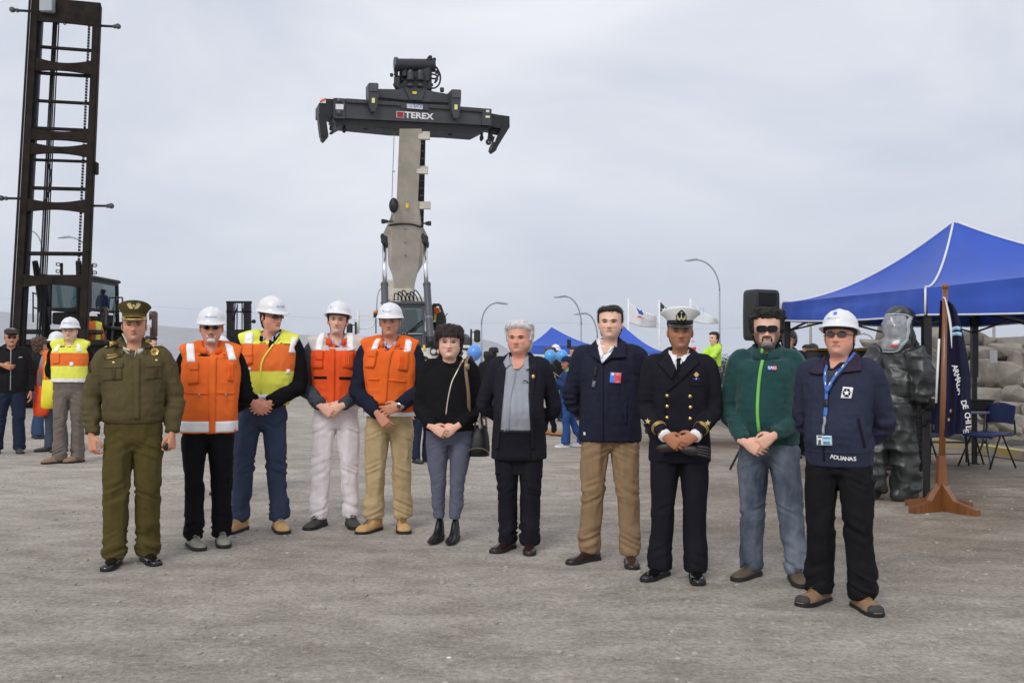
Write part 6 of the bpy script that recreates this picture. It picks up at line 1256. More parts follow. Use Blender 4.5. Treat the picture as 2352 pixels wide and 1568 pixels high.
quad_q(p, S_, f, (775, 712), (912, 705), (870, 890), (765, 886), 'pocket', OR5, .018, .012); quad_q(p, S_, f, (778, 705), (905, 700), (885, 768), (800, 762), 'pocket_flap', OR5, .024, .01); quad_q(p, S_, f, (1155, 708), (1262, 715), (1248, 935), (1138, 912), 'pocket', OR5, .010, .012)
for x in (1170, 1190, 1210): put(p, 'pen_seam', S_.ribbon(path_q(f, [(x, 770), (x - 8, 880)]), .006, .013), ORANGE2)
put(p, 'seam', S_.ribbon(path_q(f, [(800, 1022), (930, 1022)]), .010, .008), OR5); put(p, 'seam', S_.ribbon(path_q(f, [(1020, 1030), (1230, 1048)]), .010, .008), OR5)
wr, ax = p.arm['left'][2], p.arm['left'][3]; V, Fc = tube([wr + ax * .006, wr + ax * .020], .034, 16); wo = put(p, 'wristwatch', (V, Fc), M_ROD); put(p, 'watch_face', ell(wr + ax * .013 + np.array([0, -.036, .004]), (.016, .005, .016), 14, 6), mat('watch_dial', (.05, .055, .06), .2), wo)
h, SS, T = hard_hat(p.o, p.Mh, logo=('Ultraport', .6, .0), tilt=.0)

shirt_collar(p, SHIRT_B)
# 6 --- woman in black
p = person('short haired woman in black jacket with slanted zip and grey skinny jeans', 1030, 1243, 1.645, .06, 'fair', 'clasp', cloth('knit_black', (20, 19, 21), .62, .95, .2, 60, bump=.3, bscale=120), legs=cloth('jeans_grey', (78, 80, 94), .62, .85, .10, 10), shoes=(mat('boot_black', (0.008, 0.008, 0.009), .32, var=.1), SOLE_B, 'heel'), feet=((-.080, .0, -.35), (.050, -.035, -.25)), w=1.10, dp=1.12, belly=.02, hem=.90, leg=(.098, .068, .052), hemz=0.19, seed=6, sleeve=.058, sh=.95, fold=.6,
           right=dict(e=(-0.233, .0, 1.08), w=(-.135, -.20, .945), d=(.82, -.16, -.42)), left=dict(e=(0.233, .0, 1.06), w=(.06, -.20, .945), d=(-.8, .1, -.5)), head=dict(k=1.05, yaw=-.04, pitch=-.02, fw=1.06, jaw=1.08, nose=.95, hair=dict(front=.66, side=.30, back=.02, thick=.022, wave=.008, top=1.1, burn=.12, fs=(60, 60, 14), tuft=2200, len=.04, lift=.003, rand=.15, tmin=.74), hcol='redbrown', brows='dark', lips=(178, 70, 70), female=True, squint=.85, smile=.002, brow_t=.7))
f = qq(p, 'c6'); S_ = p.S
zp = put(p, 'zip', S_.ribbon(path_q(f, [(545, 455), (470, 600), (425, 700), (390, 860), (372, 1000)], .13), .010, .006), mat('zip_brass', (.62, .55, .40), .35, .6)); put(p, 'zip_pull', S_.ribbon(path_q(f, [(546, 452), (530, 496)], .13), .016, .012), MATS['zip_brass'], zp)
put(p, 'cuff_zip', p.AS.ribbon(path_q(f, [(405, 1140), (515, 1098)], .22), .010, .006), MATS['zip_brass']); stand_collar(p, MATS['cloth_knit_black'], 1.478, .030, .092, .086, .1, lean=.01); put(p, 'scarf', S_.rows(rows_q(f, [(360, 498, 520), (400, 500, 545), (432, 500, 530)], .03), .012, .02), mat('scarf_print', (.03, .03, .035), .8, col2=(.6, .6, .62), scale=60))
WOMAN = p
# 7 --- white haired man
STRIPE = mat('cloth_striped_shirt', A(150, 154, 162), .85, var=.0)
t_ = STRIPE.node_tree; b_ = t_.nodes['Principled BSDF']; tcx = t_.nodes.new('ShaderNodeTexCoord'); wv = t_.nodes.new('ShaderNodeTexWave'); wv.inputs['Scale'].default_value = 36; wv.inputs['Distortion'].default_value = .6; wv.bands_direction = 'X'; t_.links.new(tcx.outputs['Object'], wv.inputs[0]); rp = t_.nodes.new('ShaderNodeValToRGB'); rp.color_ramp.elements[0].position = .35; rp.color_ramp.elements[0].color = (*A(92, 96, 104), 1); rp.color_ramp.elements[1].position = .65; rp.color_ramp.elements[1].color = (*A(146, 150, 158), 1); t_.links.new(wv.outputs[0], rp.inputs[0]); t_.links.new(rp.outputs[0], b_.inputs['Base Color'])
BLAZER = cloth('blazer', (28, 27, 34), .62, .8, .06, 10)
p = person('white haired man in dark blazer and grey striped open collar shirt', 1191, 1263, 1.665, -.02, 'ruddy', 'back', BLAZER, legs=cloth('suit_trouser', (22, 21, 28), .62, .75, .06, 10), shoes=(M_BROWNL, SOLE_D, 'dress'), feet=((-.085, .0, -.55), (.085, -.05, .0)), w=1.06, dp=1.16, belly=.085, hem=.70, flare=.02, leg=(.100, .088, .082), seed=7, sleeve=.058, sh=1.0, fold=.7,
           right=dict(e=(-0.276, .08, 1.10)), left=dict(e=(0.267, .08, 1.08)), head=dict(yaw=-.24, pitch=-.06, fw=1.10, jaw=1.12, nose=1.1, chin=.9, hair=dict(front=.80, side=.42, back=.05, thick=.018, wave=.008, top=1.25, fs=(30, 30, 40), tuft=1800, len=.035, tmin=.86, rand=.4), hcol='white', brows='dark', squint=.7, gaze=-.6, lips=(170, 110, 100), smile=-.002))
f = qq(p, 'c7'); S_ = p.S
sh_ = put(p, 'shirt', S_.rows(rows_q(f, [(470, 385, 600), (560, 345, 612), (700, 330, 612), (900, 300, 610), (1100, 275, 620), (1300, 250, 634), (1335, 252, 630)], .20), .006, .010, .010), STRIPE)
put(p, 'trouser_front', S_.rows(rows_q(f, [(1330, 252, 632), (1500, 238, 640), (1840, 215, 655)], .16), .003, .008), MATS['cloth_suit_trouser']); put(p, 'belt', S_.rows(rows_q(f, [(1312, 250, 634), (1345, 250, 632)], .19), .007, .008), M_STRAP)
for pts in (((372, 425), (395, 560), (345, 600), (312, 530)), ((595, 400), (612, 610), (575, 620), (545, 560))): quad_q(p, S_, f, *pts, 'shirt_collar', STRIPE, .022, .012, fwd=.12)
put(p, 'neck_opening', S_.rows(rows_q(f, [(470, 405, 575), (560, 420, 545), (612, 440, 490)], .12), .022, .02), flesh('ruddy'))
buttons(p, S_, [f(x, y, .21) for x, y in ((447, 640), (420, 768), (388, 908), (373, 1052), (370, 1192))], .0065, mat('shirt_button', (.35, .36, .38), .4), h=.8); put(p, 'shirt_placket', S_.ribbon(path_q(f, [(447, 600), (420, 768), (388, 908), (373, 1052), (366, 1320)], .2), .032, .0085), STRIPE)
for pts in (((330, 440), (345, 600), (330, 690), (255, 600)), ((345, 600), (318, 900), (282, 900), (255, 600))): quad_q(p, S_, f, *pts, 'lapel', BLAZER, .014, .008, fwd=.14)
for pts in (((610, 400), (700, 520), (690, 700), (612, 560)), ((612, 560), (690, 700), (640, 1050), (612, 900))): quad_q(p, S_, f, *pts, 'lapel', BLAZER, .014, .008, fwd=.14)
for pts in (((280, 880), (318, 900), (256, 1540), (215, 1540)), ((606, 880), (660, 1000), (680, 1540), (640, 1540))): quad_q(p, S_, f, *pts, 'front_panel', BLAZER, .015, .010, fwd=.17, n=22)
put(p, 'lapel_pin', ell((f(660, 697, .16)[0], S_.y(*f(660, 697, .16)) - .018, f(660, 697, .16)[1]), (.013, .006, .016), 12, 8), mat('pin_gold', (.75, .52, .16), .3, .5))
gq = S_.y(*f(590, 752, .2)); put(p, 'sunglasses_arm', tube([(f(545, 745)[0], gq - .012, f(545, 745)[1]), (f(575, 740)[0], gq - .016, f(575, 740)[1]), (f(605, 770)[0], gq - .012, f(605, 770)[1])], .004, 6), M_FRAME); put(p, 'pocket', S_.rows(rows_q(f, [(755, 530, 612), (775, 530, 612)], .2), .009), STRIPE)
shirt_collar(p, STRIPE, .5)
# 8 --- navy parka
PARKA = cloth('parka_navy', (27, 29, 42), .62, .7, .12, 7)
p = person('dark haired man in navy parka with small blue and red square, khaki trousers', 1400, 1291, 1.775, -.08, 'fair', 'back', PARKA, legs=cloth('khaki', (118, 97, 74), .62, .85, .08, 8), shoes=(M_BROWNL, SOLE_D, 'dress'), feet=((-.135, .03, -.75), (.140, -.04, .05)), w=1.10, dp=1.08, belly=.03, hem=.825, flare=.012, leg=(.104, .086, .076), hemz=0.07, seed=8, sleeve=.062, sh=1.04,
           right=dict(e=(-0.267, .08, 1.10)), left=dict(e=(0.271, .08, 1.10)), head=dict(k=0.92, yaw=-.10, pitch=-.08, fw=1.04, jaw=1.06, hair=dict(front=.83, side=.46, back=.05, thick=.012, wave=.005, top=1.25, fs=(50, 26, 30), tuft=1600, len=.030, tmin=.86, lift=.003), hcol='black', brows='black', squint=.75, gaze=-.4, lips=(172, 116, 106), brow_t=1.15))
f = qq(p, 'c8'); S_ = p.S
put(p, 'shirt', S_.rows(rows_q(f, [(440, 340, 550), (520, 335, 530), (600, 360, 480), (690, 385, 398)], .11), .008, .012), SHIRT_W)
for pts in (((330, 440), (410, 590), (385, 640), (325, 530)), ((556, 420), (520, 520), (440, 600), (470, 520))): quad_q(p, S_, f, *pts, 'shirt_collar', SHIRT_W, .020, .012, fwd=.10)
put(p, 'neck_opening', S_.rows(rows_q(f, [(455, 370, 520), (540, 390, 470), (596, 410, 432)], .11), .020, .02), flesh('fair'))
for pts in (((330, 440), (385, 690), (270, 600), (250, 530)), ((560, 395), (648, 500), (640, 635), (480, 640)), ((480, 640), (520, 570), (400, 700), (392, 700))): quad_q(p, S_, f, *pts, 'collar_flap', PARKA, .026, .014, fwd=.12)
stand_collar(p, PARKA, 1.481, .060, .104, .095, 1.0)
put(p, 'placket', S_.rows(rows_q(f, [(700, 375, 410), (1000, 372, 408), (1500, 372, 408)]), .008, .008), PARKA); put(p, 'pocket_zip', S_.ribbon(path_q(f, [(332, 730), (318, 830)]), .016, .008), M_STRAP); put(p, 'zip_tab', S_.ribbon(path_q(f, [(314, 875), (300, 938)]), .022, .010), mat('tab_grey', A(90, 92, 98), .4))
lb = quad_q(p, S_, f, (478, 784), (595, 792), (585, 902), (470, 892), 'chest_badge', mat('badge_blue', A(60, 108, 205), .7, var=.03), .007, .006); quad_q(p, S_, f, (522, 787), (595, 792), (585, 902), (516, 895), 'red_half', mat('badge_red', A(214, 66, 78), .7, var=.03), .0085, .006, lb)
put(p, 'crest', S_.flat(*star2(.012, 7, .7), f(503, 804), .011), M_WHITE, lb, False)
for k, (y, w__) in enumerate(((798, 46), (812, 40), (884, 40))): c = f(556, y); put(p, 'print_line', S_.ribbon([(c[0] - .014, c[1] + .001), (c[0] + .018, c[1])], .0035, .011), M_WHITE, lb)
put(p, 'small_logo', S_.ribbon(path_q(f, [(208, 1408), (211, 1440)]), .014, .007), M_WHITE); put(p, 'pocket_edge', S_.ribbon(path_q(f, [(640, 1095), (640, 1320)]), .016, .007), PARKA); put(p, 'chest_pocket_edge', S_.ribbon(path_q(f, [(735, 640), (735, 800)]), .016, .007), PARKA)
shirt_collar(p, SHIRT_W, .5)
# 9 --- navy officer
UNI = cloth('uniform_navy', (22, 21, 27), .62, .72, .05, 10)
p = person('young navy officer in double breasted uniform with gold buttons and white peaked cap', 1560, 1328, 1.695, -.12, 'brown', 'clasp', UNI, legs=UNI, shoes=(BLK, SOLE_B, 'dress'), feet=((-.125, .0, -.55), (.105, -.03, .05)), w=1.02, hem=.765, flare=.018, leg=(.102, .086, .088), seed=9, sleeve=.054, sh=1.04, fold=.6,
           right=dict(e=(-0.226, .0, 1.10), w=(-.105, -.225, .955), d=(.80, -.12, -.52)), left=dict(e=(0.226, .0, 1.10), w=(.095, -.205, .955), d=(-.86, -.06, -.35)), head=dict(k=0.95, yaw=.03, pitch=.0, fw=1.02, hair=dict(ST, side=.42, thick=.007, front=.9), hcol='black', brows='black', gaze=-.3, lips=(140, 88, 78), brow_t=1.1))
f = qq(p, 'c9'); S_ = p.S
put(p, 'shirt', S_.rows(rows_q(f, [(510, 352, 545), (560, 360, 520), (640, 398, 480), (690, 415, 440)], .11), .006, .012), SHIRT_W)
for pts in (((350, 500), (425, 575), (395, 640), (352, 530)), ((545, 490), (520, 560), (480, 625), (455, 570))): quad_q(p, S_, f, *pts, 'shirt_collar', SHIRT_W, .018, .012, fwd=.10)
put(p, 'tie', S_.rows(rows_q(f, [(575, 415, 462), (610, 420, 452), (640, 414, 456), (700, 416, 446)], .12), .018, .01), BLACKC)
for pts in (((350, 520), (415, 695), (375, 780), (240, 630)), ((545, 500), (640, 620), (440, 790), (415, 700)), ((440, 780), (520, 730), (330, 890), (325, 880))): quad_q(p, S_, f, *pts, 'lapel', UNI, .016, .010, fwd=.13)
put(p, 'front_edge', S_.ribbon(path_q(f, [(325, 890), (300, 1100), (298, 1500)], .14), .012, .007), UNI)
buttons(p, S_, [f(*c, .15) for c in ((329, 930), (329, 1030), (328, 1136), (543, 936), (547, 1038), (545, 1145))], .0125, M_BRASS)
put(p, 'badge', S_.flat(star2(.018, 4, .75)[0], star2(.018, 4, .75)[1], f(604, 733), .008), MATS['pin_gold'], None, False); rb = put(p, 'ribbon_bar', S_.rows(rows_q(f, [(766, 574, 632), (782, 574, 632)]), .006), mat('ribbon_blue', A(34, 44, 130), .7, var=0)); put(p, 'ribbon_white', S_.rows(rows_q(f, [(767, 598, 608), (781, 598, 608)]), .008), M_WHITE, rb); put(p, 'pocket_welt', S_.ribbon(path_q(f, [(545, 835), (690, 835)]), .010, .006), UNI)
for nm in ('right', 'left'):
    shp, e, wr, ax = p.arm[nm]; L = np.linalg.norm(wr - e)
    for fr_ in (.68, .735): c = e + ax * L * fr_; r = .054 * (.99 - .20 * fr_) + .004; V, Fc = tube([c, c + ax * .010], r, 24); put(p, 'cuff_ring', (V, Fc), M_GOLD)
    V, Fc = tube([wr - ax * .01, wr + ax * .022], .042, 20); put(p, 'shirt_cuff', (V, Fc), SHIRT_W)
for c in ((145, 1166), (704, 1180)):
    g = p.AS.flat(*star2(.021), f(*c, .12), .007); put(p, 'sleeve_star', g, mat('star_gold', (.80, .62, .30), .4, .3), None, False)
o, SS, T = peaked_cap(p, mat('cap_band_black', (.008, .008, .009), .7, var=.1), cloth('cap_white', (232, 232, 240), .80, .7, .02), mat('visor_black', (.006, .006, .007), .12, var=0, coat=.5), a0=.090, b0=.108, bh=.034, fl=(.140, .146), rise=.052, front=.045, drop=.028, vis=.040, z0=.70, tilt=.02)
zz = .70 * HH + .052
g = SS.lay(np.array([[(-.036 * w_ + .072 * w_ * u, zz + h_) for u in np.linspace(0, 1, 7)] for h_, w_ in ((-.030, .8), (-.012, 1.0), (.010, 1.0), (.028, .72), (.042, .35), (.050, .06))]), .006, .02); eb = obj('cap_badge', (T(g[0]), g[1]), MATS['cap_band_black'], o)
for s in (-1, 1): g = SS.flat(np.array([(s * .004, -.022), (s * .024, -.018), (s * .032, -.002), (s * .028, .018), (s * .020, .004), (s * .012, -.008)]), [tuple(range(6)) if s > 0 else tuple(reversed(range(6)))], (0, zz), .012); obj('gold_wreath', (T(g[0]), g[1]), MATS['emblem_gold'], eb, smooth=False)
g = SS.flat(*star2(.009), (0, zz + .032), .012); obj('silver_star', (T(g[0]), g[1]), M_WHITE, eb, smooth=False); g = SS.flat(np.array([(-.003, .018), (.003, .018), (.003, -.004), (.010, -.002), (.006, -.012), (-.006, -.012), (-.010, -.002), (-.003, -.004)]), [tuple(range(8))], (0, zz), .013); obj('anchor', (T(g[0]), g[1]), M_WHITE, eb, smooth=False)
b = MB()
for s in (-1, 1): b.add(*ell((s * .075, 0, -.01 * s), (.085, .020, .034), 16, 8, roty(.12 * s)));
for k in range(4): b.add(*tube([(.10, -.012, .02 - .016 * k), (.16, -.014, .012 - .018 * k), (.185, -.01, .0 - .016 * k)], [.010, .010, .007], 8, 8))
gl = obj('leather_gloves', b, mat('glove_leather', (.016, .012, .011), .45, var=.2, scale=20), None); gl.matrix_world = Matrix.Translation(p.o.location) @ Matrix.Rotation(p.yaw, 4, 'Z') @ Matrix.Diagonal((p.s,) * 3 + (1,)) @ Matrix.Translation((.0, -.215, .865)); tag(gl, 'pair of dark leather gloves held in the navy officer\'s hands', 'gloves')
shirt_collar(p, SHIRT_W, .3)
# 10 --- green fleece
FLEECE = cloth('fleece_green', (30, 58, 58), .62, .95, .10, 14, sheen=.2)
JEANS = mat('denim', A(44, 52, 66), .85, var=.0, scale=5, col2=A(102, 110, 120), stretch=(1, 1, .45), bump=.15, bscale=220, spec=.2)
p = person('curly haired man with grey beard, black sunglasses and dark green fleece', 1760, 1329, 1.73, -.26, 'fair', 'clasp', FLEECE, legs=JEANS, shoes=(M_OLIVEB, SOLE_D, 'shoe'), feet=((-.095, .03, -.5), (.185, -.035, .20)), w=1.06, dp=1.06, belly=.03, hem=.87, flare=-.005, leg=(.104, .088, .078), seed=10, sleeve=.055, sh=1.04, xs=.015,
           right=dict(e=(-0.245, .0, 1.08), w=(-.135, -.205, .905), d=(.82, -.12, -.45)), left=dict(e=(0.254, .0, 1.08), w=(.055, -.215, .945), d=(-.78, -.08, -.52)), head=dict(yaw=.04, pitch=.03, fw=1.08, jaw=1.04, hair=dict(front=.78, side=.36, back=.0, thick=.020, wave=.016, top=1.05, fs=(42, 42, 46), burn=.08, tuft=2200, len=.028, rand=1.2, lift=.008, tmin=.84), hcol='black', eyes=False, brows='black', beard='full', glasses='wrap', lips=(160, 96, 92)))
f = qq(p, 'c10'); S_ = p.S; laces(p, M_LACE_D, 4)
put(p, 'zip', S_.ribbon(path_q(f, [(468, 520), (478, 560), (450, 700), (430, 900), (425, 1100), (440, 1270)], .15), .020, .008), cloth('zip_green', (104, 164, 78), .66, .7, .03)); stand_collar(p, FLEECE, 1.440 + .026, .092, .100, .094, .10, lean=.012, dip=.018)
put(p, 'zip_pull', ell((f(466, 512, .14)[0], -.118, f(466, 512, .14)[1]), (.010, .008, .018), 10, 8), MATS['cloth_zip_green'])
for s, c, nm in ((-1, 545, 'logo_blue_half'), (1, 584, 'logo_red_half')): quad_q(p, S_, f, (c - 26, 654), (c + 18, 652), (c + 18, 692), (c - 22, 692), nm, mat('sag_blue', A(40, 84, 190), .7, var=0) if s < 0 else mat('sag_red', A(206, 44, 58), .7, var=0), .007 + .001 * (s > 0), .006)
c = f(562, 684); print_on(p, S_, 'SAG', c[0], c[1] + .003, .025, M_WHITE, .03, .010, width=.054); put(p, 'pocket_seam', S_.ribbon(path_q(f, [(690, 760), (680, 990)]), .008, .006), FLEECE)
# 11 --- customs man
JKT = cloth('jacket_navy', (38, 41, 56), .62, .72, .10, 7); JC = cloth('collar_plum', (46, 38, 52), .62)
p = person('man in navy customs jacket, white helmet, sunglasses and blue lanyard with card', 1928, 1390, 1.665, -.50, 'ruddy', 'back', JKT, legs=cloth('trouser_black', (20, 19, 21), .62, .8, .06), shoes=(M_SANDB, SOLE_B, 'boot'), feet=((-.125, .03, -.35), (.135, -.03, .62)), w=1.08, dp=1.12, belly=.05, hem=.845, flare=-.004, leg=(.108, .090, .092), hemz=0.075, seed=11, sleeve=.062, sh=1.02,
           right=dict(e=(-.236, .09, 1.10)), left=dict(e=(.245, .11, 1.09)), head=dict(yaw=-.02, pitch=-.12, fw=1.04, jaw=1.05, hair=dict(ST, side=.24, back=-.05, thick=.009, wave=.004), hcol='black', eyes=False, brows='dark', glasses='rect', lips=(172, 116, 106), smile=-.002))
f = qq(p, 'c11'); S_ = p.S; laces(p, M_LACE_Y, 4)
for so, P2, SS in p.shoes:
    V, Fc = ell((0, -.180, .036), (.050, .040, .036), 18, 10); V[:, 2] = np.clip(V[:, 2], .012, .064); obj('toe_cap', (P2(V), Fc), M_TOE, so)
put(p, 'shirt', S_.rows(rows_q(f, [(560, 262, 500), (640, 275, 430), (740, 295, 372), (835, 314, 324)], .12), .006, .012), cloth('sweater_grey', (52, 54, 58), .62)); put(p, 'polo_collar', S_.rows(rows_q(f, [(520, 250, 490), (580, 255, 460), (640, 300, 400), (660, 335, 365)], .10), .012, .012), cloth('polo_navy', (24, 28, 42), .62)); put(p, 'neck_opening', S_.rows(rows_q(f, [(500, 300, 480), (570, 310, 430), (648, 340, 356)], .10), .017, .012), flesh('ruddy'))
for pts in (((252, 560), (275, 690), (225, 695), (130, 680)), ((500, 470), (598, 600), (606, 662), (450, 680)), ((500, 480), (450, 680), (330, 830), (400, 700))): quad_q(p, S_, f, *pts, 'collar_flap', JC, .026, .014, fwd=.13)
stand_collar(p, JC, 1.452 + .026, .060, .096, .090, .60); LAN = mat('lanyard_blue', A(52, 92, 156), .6, var=.05)
l1 = put(p, 'lanyard', S_.ribbon(path_q(f, [(278, 600), (292, 740), (310, 840), (312, 920)], .15), .016, .020), LAN); put(p, 'lanyard', S_.ribbon(path_q(f, [(505, 500), (455, 600), (370, 740), (316, 850)], .15), .016, .034, .01), LAN); put(p, 'lanyard', S_.ribbon(path_q(f, [(308, 920), (298, 1070)], .17), .022, .012), LAN); put(p, 'lanyard_buckle', S_.rows(rows_q(f, [(920, 286, 326), (985, 286, 326)], .17), .018, .01), M_FRAME)
put(p, 'card_clip', S_.ribbon(path_q(f, [(296, 1070), (300, 1120), (288, 1160), (288, 1228)], .17), .014, .020, .012), M_GALV); CARD = quad_q(p, S_, f, (220, 1238), (358, 1242), (360, 1328), (222, 1326), 'id_card', mat('card_blue', A(150, 184, 228), .3, var=.04), .016, .004, fwd=.18)
quad_q(p, S_, f, (228, 1262), (270, 1264), (270, 1322), (229, 1320), 'card_photo', mat('card_white', A(226, 226, 226), .5, var=0), .019, .003, CARD, .18); quad_q(p, S_, f, (240, 1276), (262, 1278), (264, 1320), (238, 1318), 'card_portrait', mat('card_dark', A(70, 56, 52), .6, var=.3, scale=90), .021, .003, CARD, .18); quad_q(p, S_, f, (236, 1242), (270, 1244), (270, 1258), (236, 1257), 'card_flag', M_REDL, .019, .003, CARD, .18)
for y in (1258, 1296, 1308): put(p, 'card_line', S_.ribbon(path_q(f, [(285, y), (345, y + 2)], .18), .004, .020), mat('card_print', A(70, 90, 140), .6), CARD)
for k, (x, y) in enumerate(((290, 690), (300, 780), (440, 625), (400, 690), (350, 780))): put(p, 'lanyard_print', S_.ribbon(path_q(f, [(x, y - 14), (x + (4 if k < 2 else -12), y + 14)], .15), .006, .026 if k < 2 else .040, .002), M_WHITE, l1)
SIL = mat('badge_silver', A(196, 196, 200), .5, var=.05); sh2 = quad_q(p, S_, f, (454, 806), (540, 815), (528, 912), (438, 906), 'chest_shield', SIL, .010, .006); c = f(489, 860); put(p, 'shield_ring', S_.flat(*disc2(.022, 18), c, .013), UNI, sh2, False); put(p, 'shield_star', S_.flat(*star2(.019), c, .015), SIL, sh2, False)
for yy, w_ in ((826, .032), (892, .024)): cc_ = f(489, yy); put(p, 'shield_line', S_.ribbon([(cc_[0] - w_ / 2, cc_[1]), (cc_[0] + w_ / 2, cc_[1] - .002)], .004, .013), UNI, sh2)
for k, ch in enumerate('ADUANAS'):
    x = 352 + k * 33; y = 1430 + 22 * math.sin((k + .5) / 7 * 3.14) * .4 + k * 4.0; c = f(x, y + 14, .18); print_on(p, S_, ch, c[0], c[1], .034, SIL, .03, .005)
put(p, 'zip', S_.ribbon(path_q(f, [(322, 850), (300, 1000), (285, 1250), (275, 1470)], .18), .012, .006), UNI); put(p, 'hem_band', S_.rows(rows_q(f, [(1385, 90, 690), (1400, 95, 690)], .17), .004, .004), JKT); put(p, 'pocket_zip', S_.ribbon(path_q(f, [(600, 1090), (650, 1350)], .12), .012, .006), UNI)
h, SS, T = hard_hat(p.o, p.Mh, logo=('aduanas de chile', .42, -.010), tilt=-.10, lcol=mat('print_grey_dark', A(120, 120, 110), .6))
g = SS.flat(*poly2([(-.012, .014), (.012, .014), (.012, -.006), (0, -.014), (-.012, -.006)]), (-.010, .66 * HH + .085), .003)
if g: obj('helmet_shield', (T(g[0]), g[1]), M_INK, h, smooth=False)
# ------------------------------------------------------------ things held, worn loose or standing near the row
def q3(px, py, d): return P(px, py, d)
t = thing('handbag', 'black handbag with brown straps hanging from the woman\'s shoulder', 'handbag', P(1098, 1008, 8.05))
cb = P(1098, 1010, 8.06); rg = []
for z, a, b in ((-.125, .07, .05), (-.12, .088, .075), (-.06, .092, .080), (.02, .085, .062), (.09, .070, .038), (.115, .06, .02)): rg.append(ring_e(cb[2] + z, a, b, cb[1], 24, .8, cb[0]))
M_BAG = mat('bag_black', (.010, .010, .011), .45, var=.2, scale=20); M_STRAPB = mat('strap_brown', A(104, 84, 66), .6, var=.1)
bo = obj('bag_body', loft(rg), M_BAG, t); obj('piping', tube([cb + np.array([.09 * math.cos(a), -.085, -.11 + .055 * max(0, math.sin(a))]) for a in np.linspace(0, math.pi, 14)], .0035, 6), M_STRAPB, bo)
obj('shoulder_strap', tube([P(1083, 1000, 8.03), P(1078, 960, 7.96), P(1076, 905, 7.90), P(1070, 850, 7.90), P(1072, 826, 7.98), P(1080, 818, 8.10), P(1090, 850, 8.22), P(1100, 930, 8.2), P(1110, 985, 8.1)], [(.004, .013)] * 9, 8, 60, True, (0, 1, 0)), M_STRAPB, t)
obj('handle', tube([P(1090, 985, 8.02), P(1096, 945, 8.0), P(1104, 925, 8.0), P(1114, 950, 8.02), P(1118, 985, 8.05)], .008, 8, 24), M_STRAPB, t)
q = MB(); q.add(*tube([P(1106, 925, 8.0), P(1100, 960, 7.97), P(1104, 985, 7.96)], [(.012, .006)] * 3, 8, 12)); obj('charm', q, mat('charm_print', (.05, .05, .05), .5, col2=(.5, .5, .5), scale=90), t)
q = MB(); q.bbox(P(1073, 842, 7.885), (.035, .012, .045), .004); obj('buckle', q, mat('buckle_bronze', A(120, 105, 85), .4, .5), t)

# ------------------------------------------------------------ people farther back
def bg(label, px, pyf, H, yaw, **k):
    k.setdefault('detail', False); k.setdefault('voxel', .0105 if k['detail'] else .018); k.setdefault('shoes', (M_DARKB, SOLE_B, 'shoe')); k.setdefault('arms', 'side'); k.setdefault('head', dict(detail=False, hair=ST, hcol='black', eyes=False)); return person(label, px, pyf, H, yaw, **k)
GREYT = cloth('trouser_grey', (92, 84, 78), .62); DJEAN = cloth('jeans_dark', (30, 36, 52), .62); BJEAN = cloth('jeans_blue', (38, 62, 108), .62); WHT = cloth('coat_white', (190, 190, 188), .62)
JB = cloth('jacket_black', (22, 22, 24), .62, .7)
p = bg('man in dark flat cap and sunglasses wearing a black zipped jacket at the left edge', 22, 1040, 1.80, .45, sk='tan', top=JB, legs=DJEAN, feet=((-.16, .05, -.2), (.12, 0, .1)), w=1.1, belly=.04, hem=.84, leg=(.11, .09, .085), detail=True, right=dict(e=(-.25, .05, 1.12), w=(-.10, -.21, 1.22), d=(.9, -.1, -.25), p=(0, 1, .2)), head=dict(yaw=.1, pitch=.08, detail=True, hair=dict(ST, thick=.010), hcol='grey', eyes=False, glasses='oval', beard='tache'), seed=21)
FC = cloth('cap_tweed', (52, 46, 44), .62); V, Fc = ell((0, -.012, .83 * HH), (.096, .128, .052), 28, 12); V[:, 2] += .10 * np.clip(V[:, 1], -.2, .2) - .02 * gs(V[:, 1] + .14, .05); co = obj('flat_cap', (p.Mh(V), Fc), FC, p.o); V, Fc = ell((0, -.135, .775 * HH), (.075, .045, .010), 20, 6); obj('cap_peak', (p.Mh(V), Fc), FC, co)
S_ = p.S; put(p, 'zip', S_.ribbon([(-.0, 1.46), (.0, 1.30), (0, .88)], .012, .006), M_GALV); put(p, 'chest_logo', S_.ribbon([(.10, 1.335), (.145, 1.34)], .010, .006), M_WHITE); stand_collar(p, JB, 1.48, .05, .09, .084, .5)
p = bg('curly brown haired woman with dark backpack seen from behind, near the flat cap man', 88, 1006, 1.68, 2.2, top=JB, legs=cloth('jeans_mid', (44, 60, 84), .62), hem=.92, head=dict(detail=False, hair=dict(front=.7, side=.2, back=-.05, thick=.035, wave=.022, fs=(45, 45, 45), burn=.1), hcol='brown', eyes=False), seed=22)
V, Fc = ell((0, .16, 1.18), (.17, .10, .23), 20, 14); put(p, 'backpack', (V, Fc), BLACKC); put(p, 'earphone_cord', tube([(.02, .265, 1.30), (.08, .262, 1.18), (.02, .262, 1.08), (-.06, .26, 1.12)], .005, 6, 30), M_WHITE)
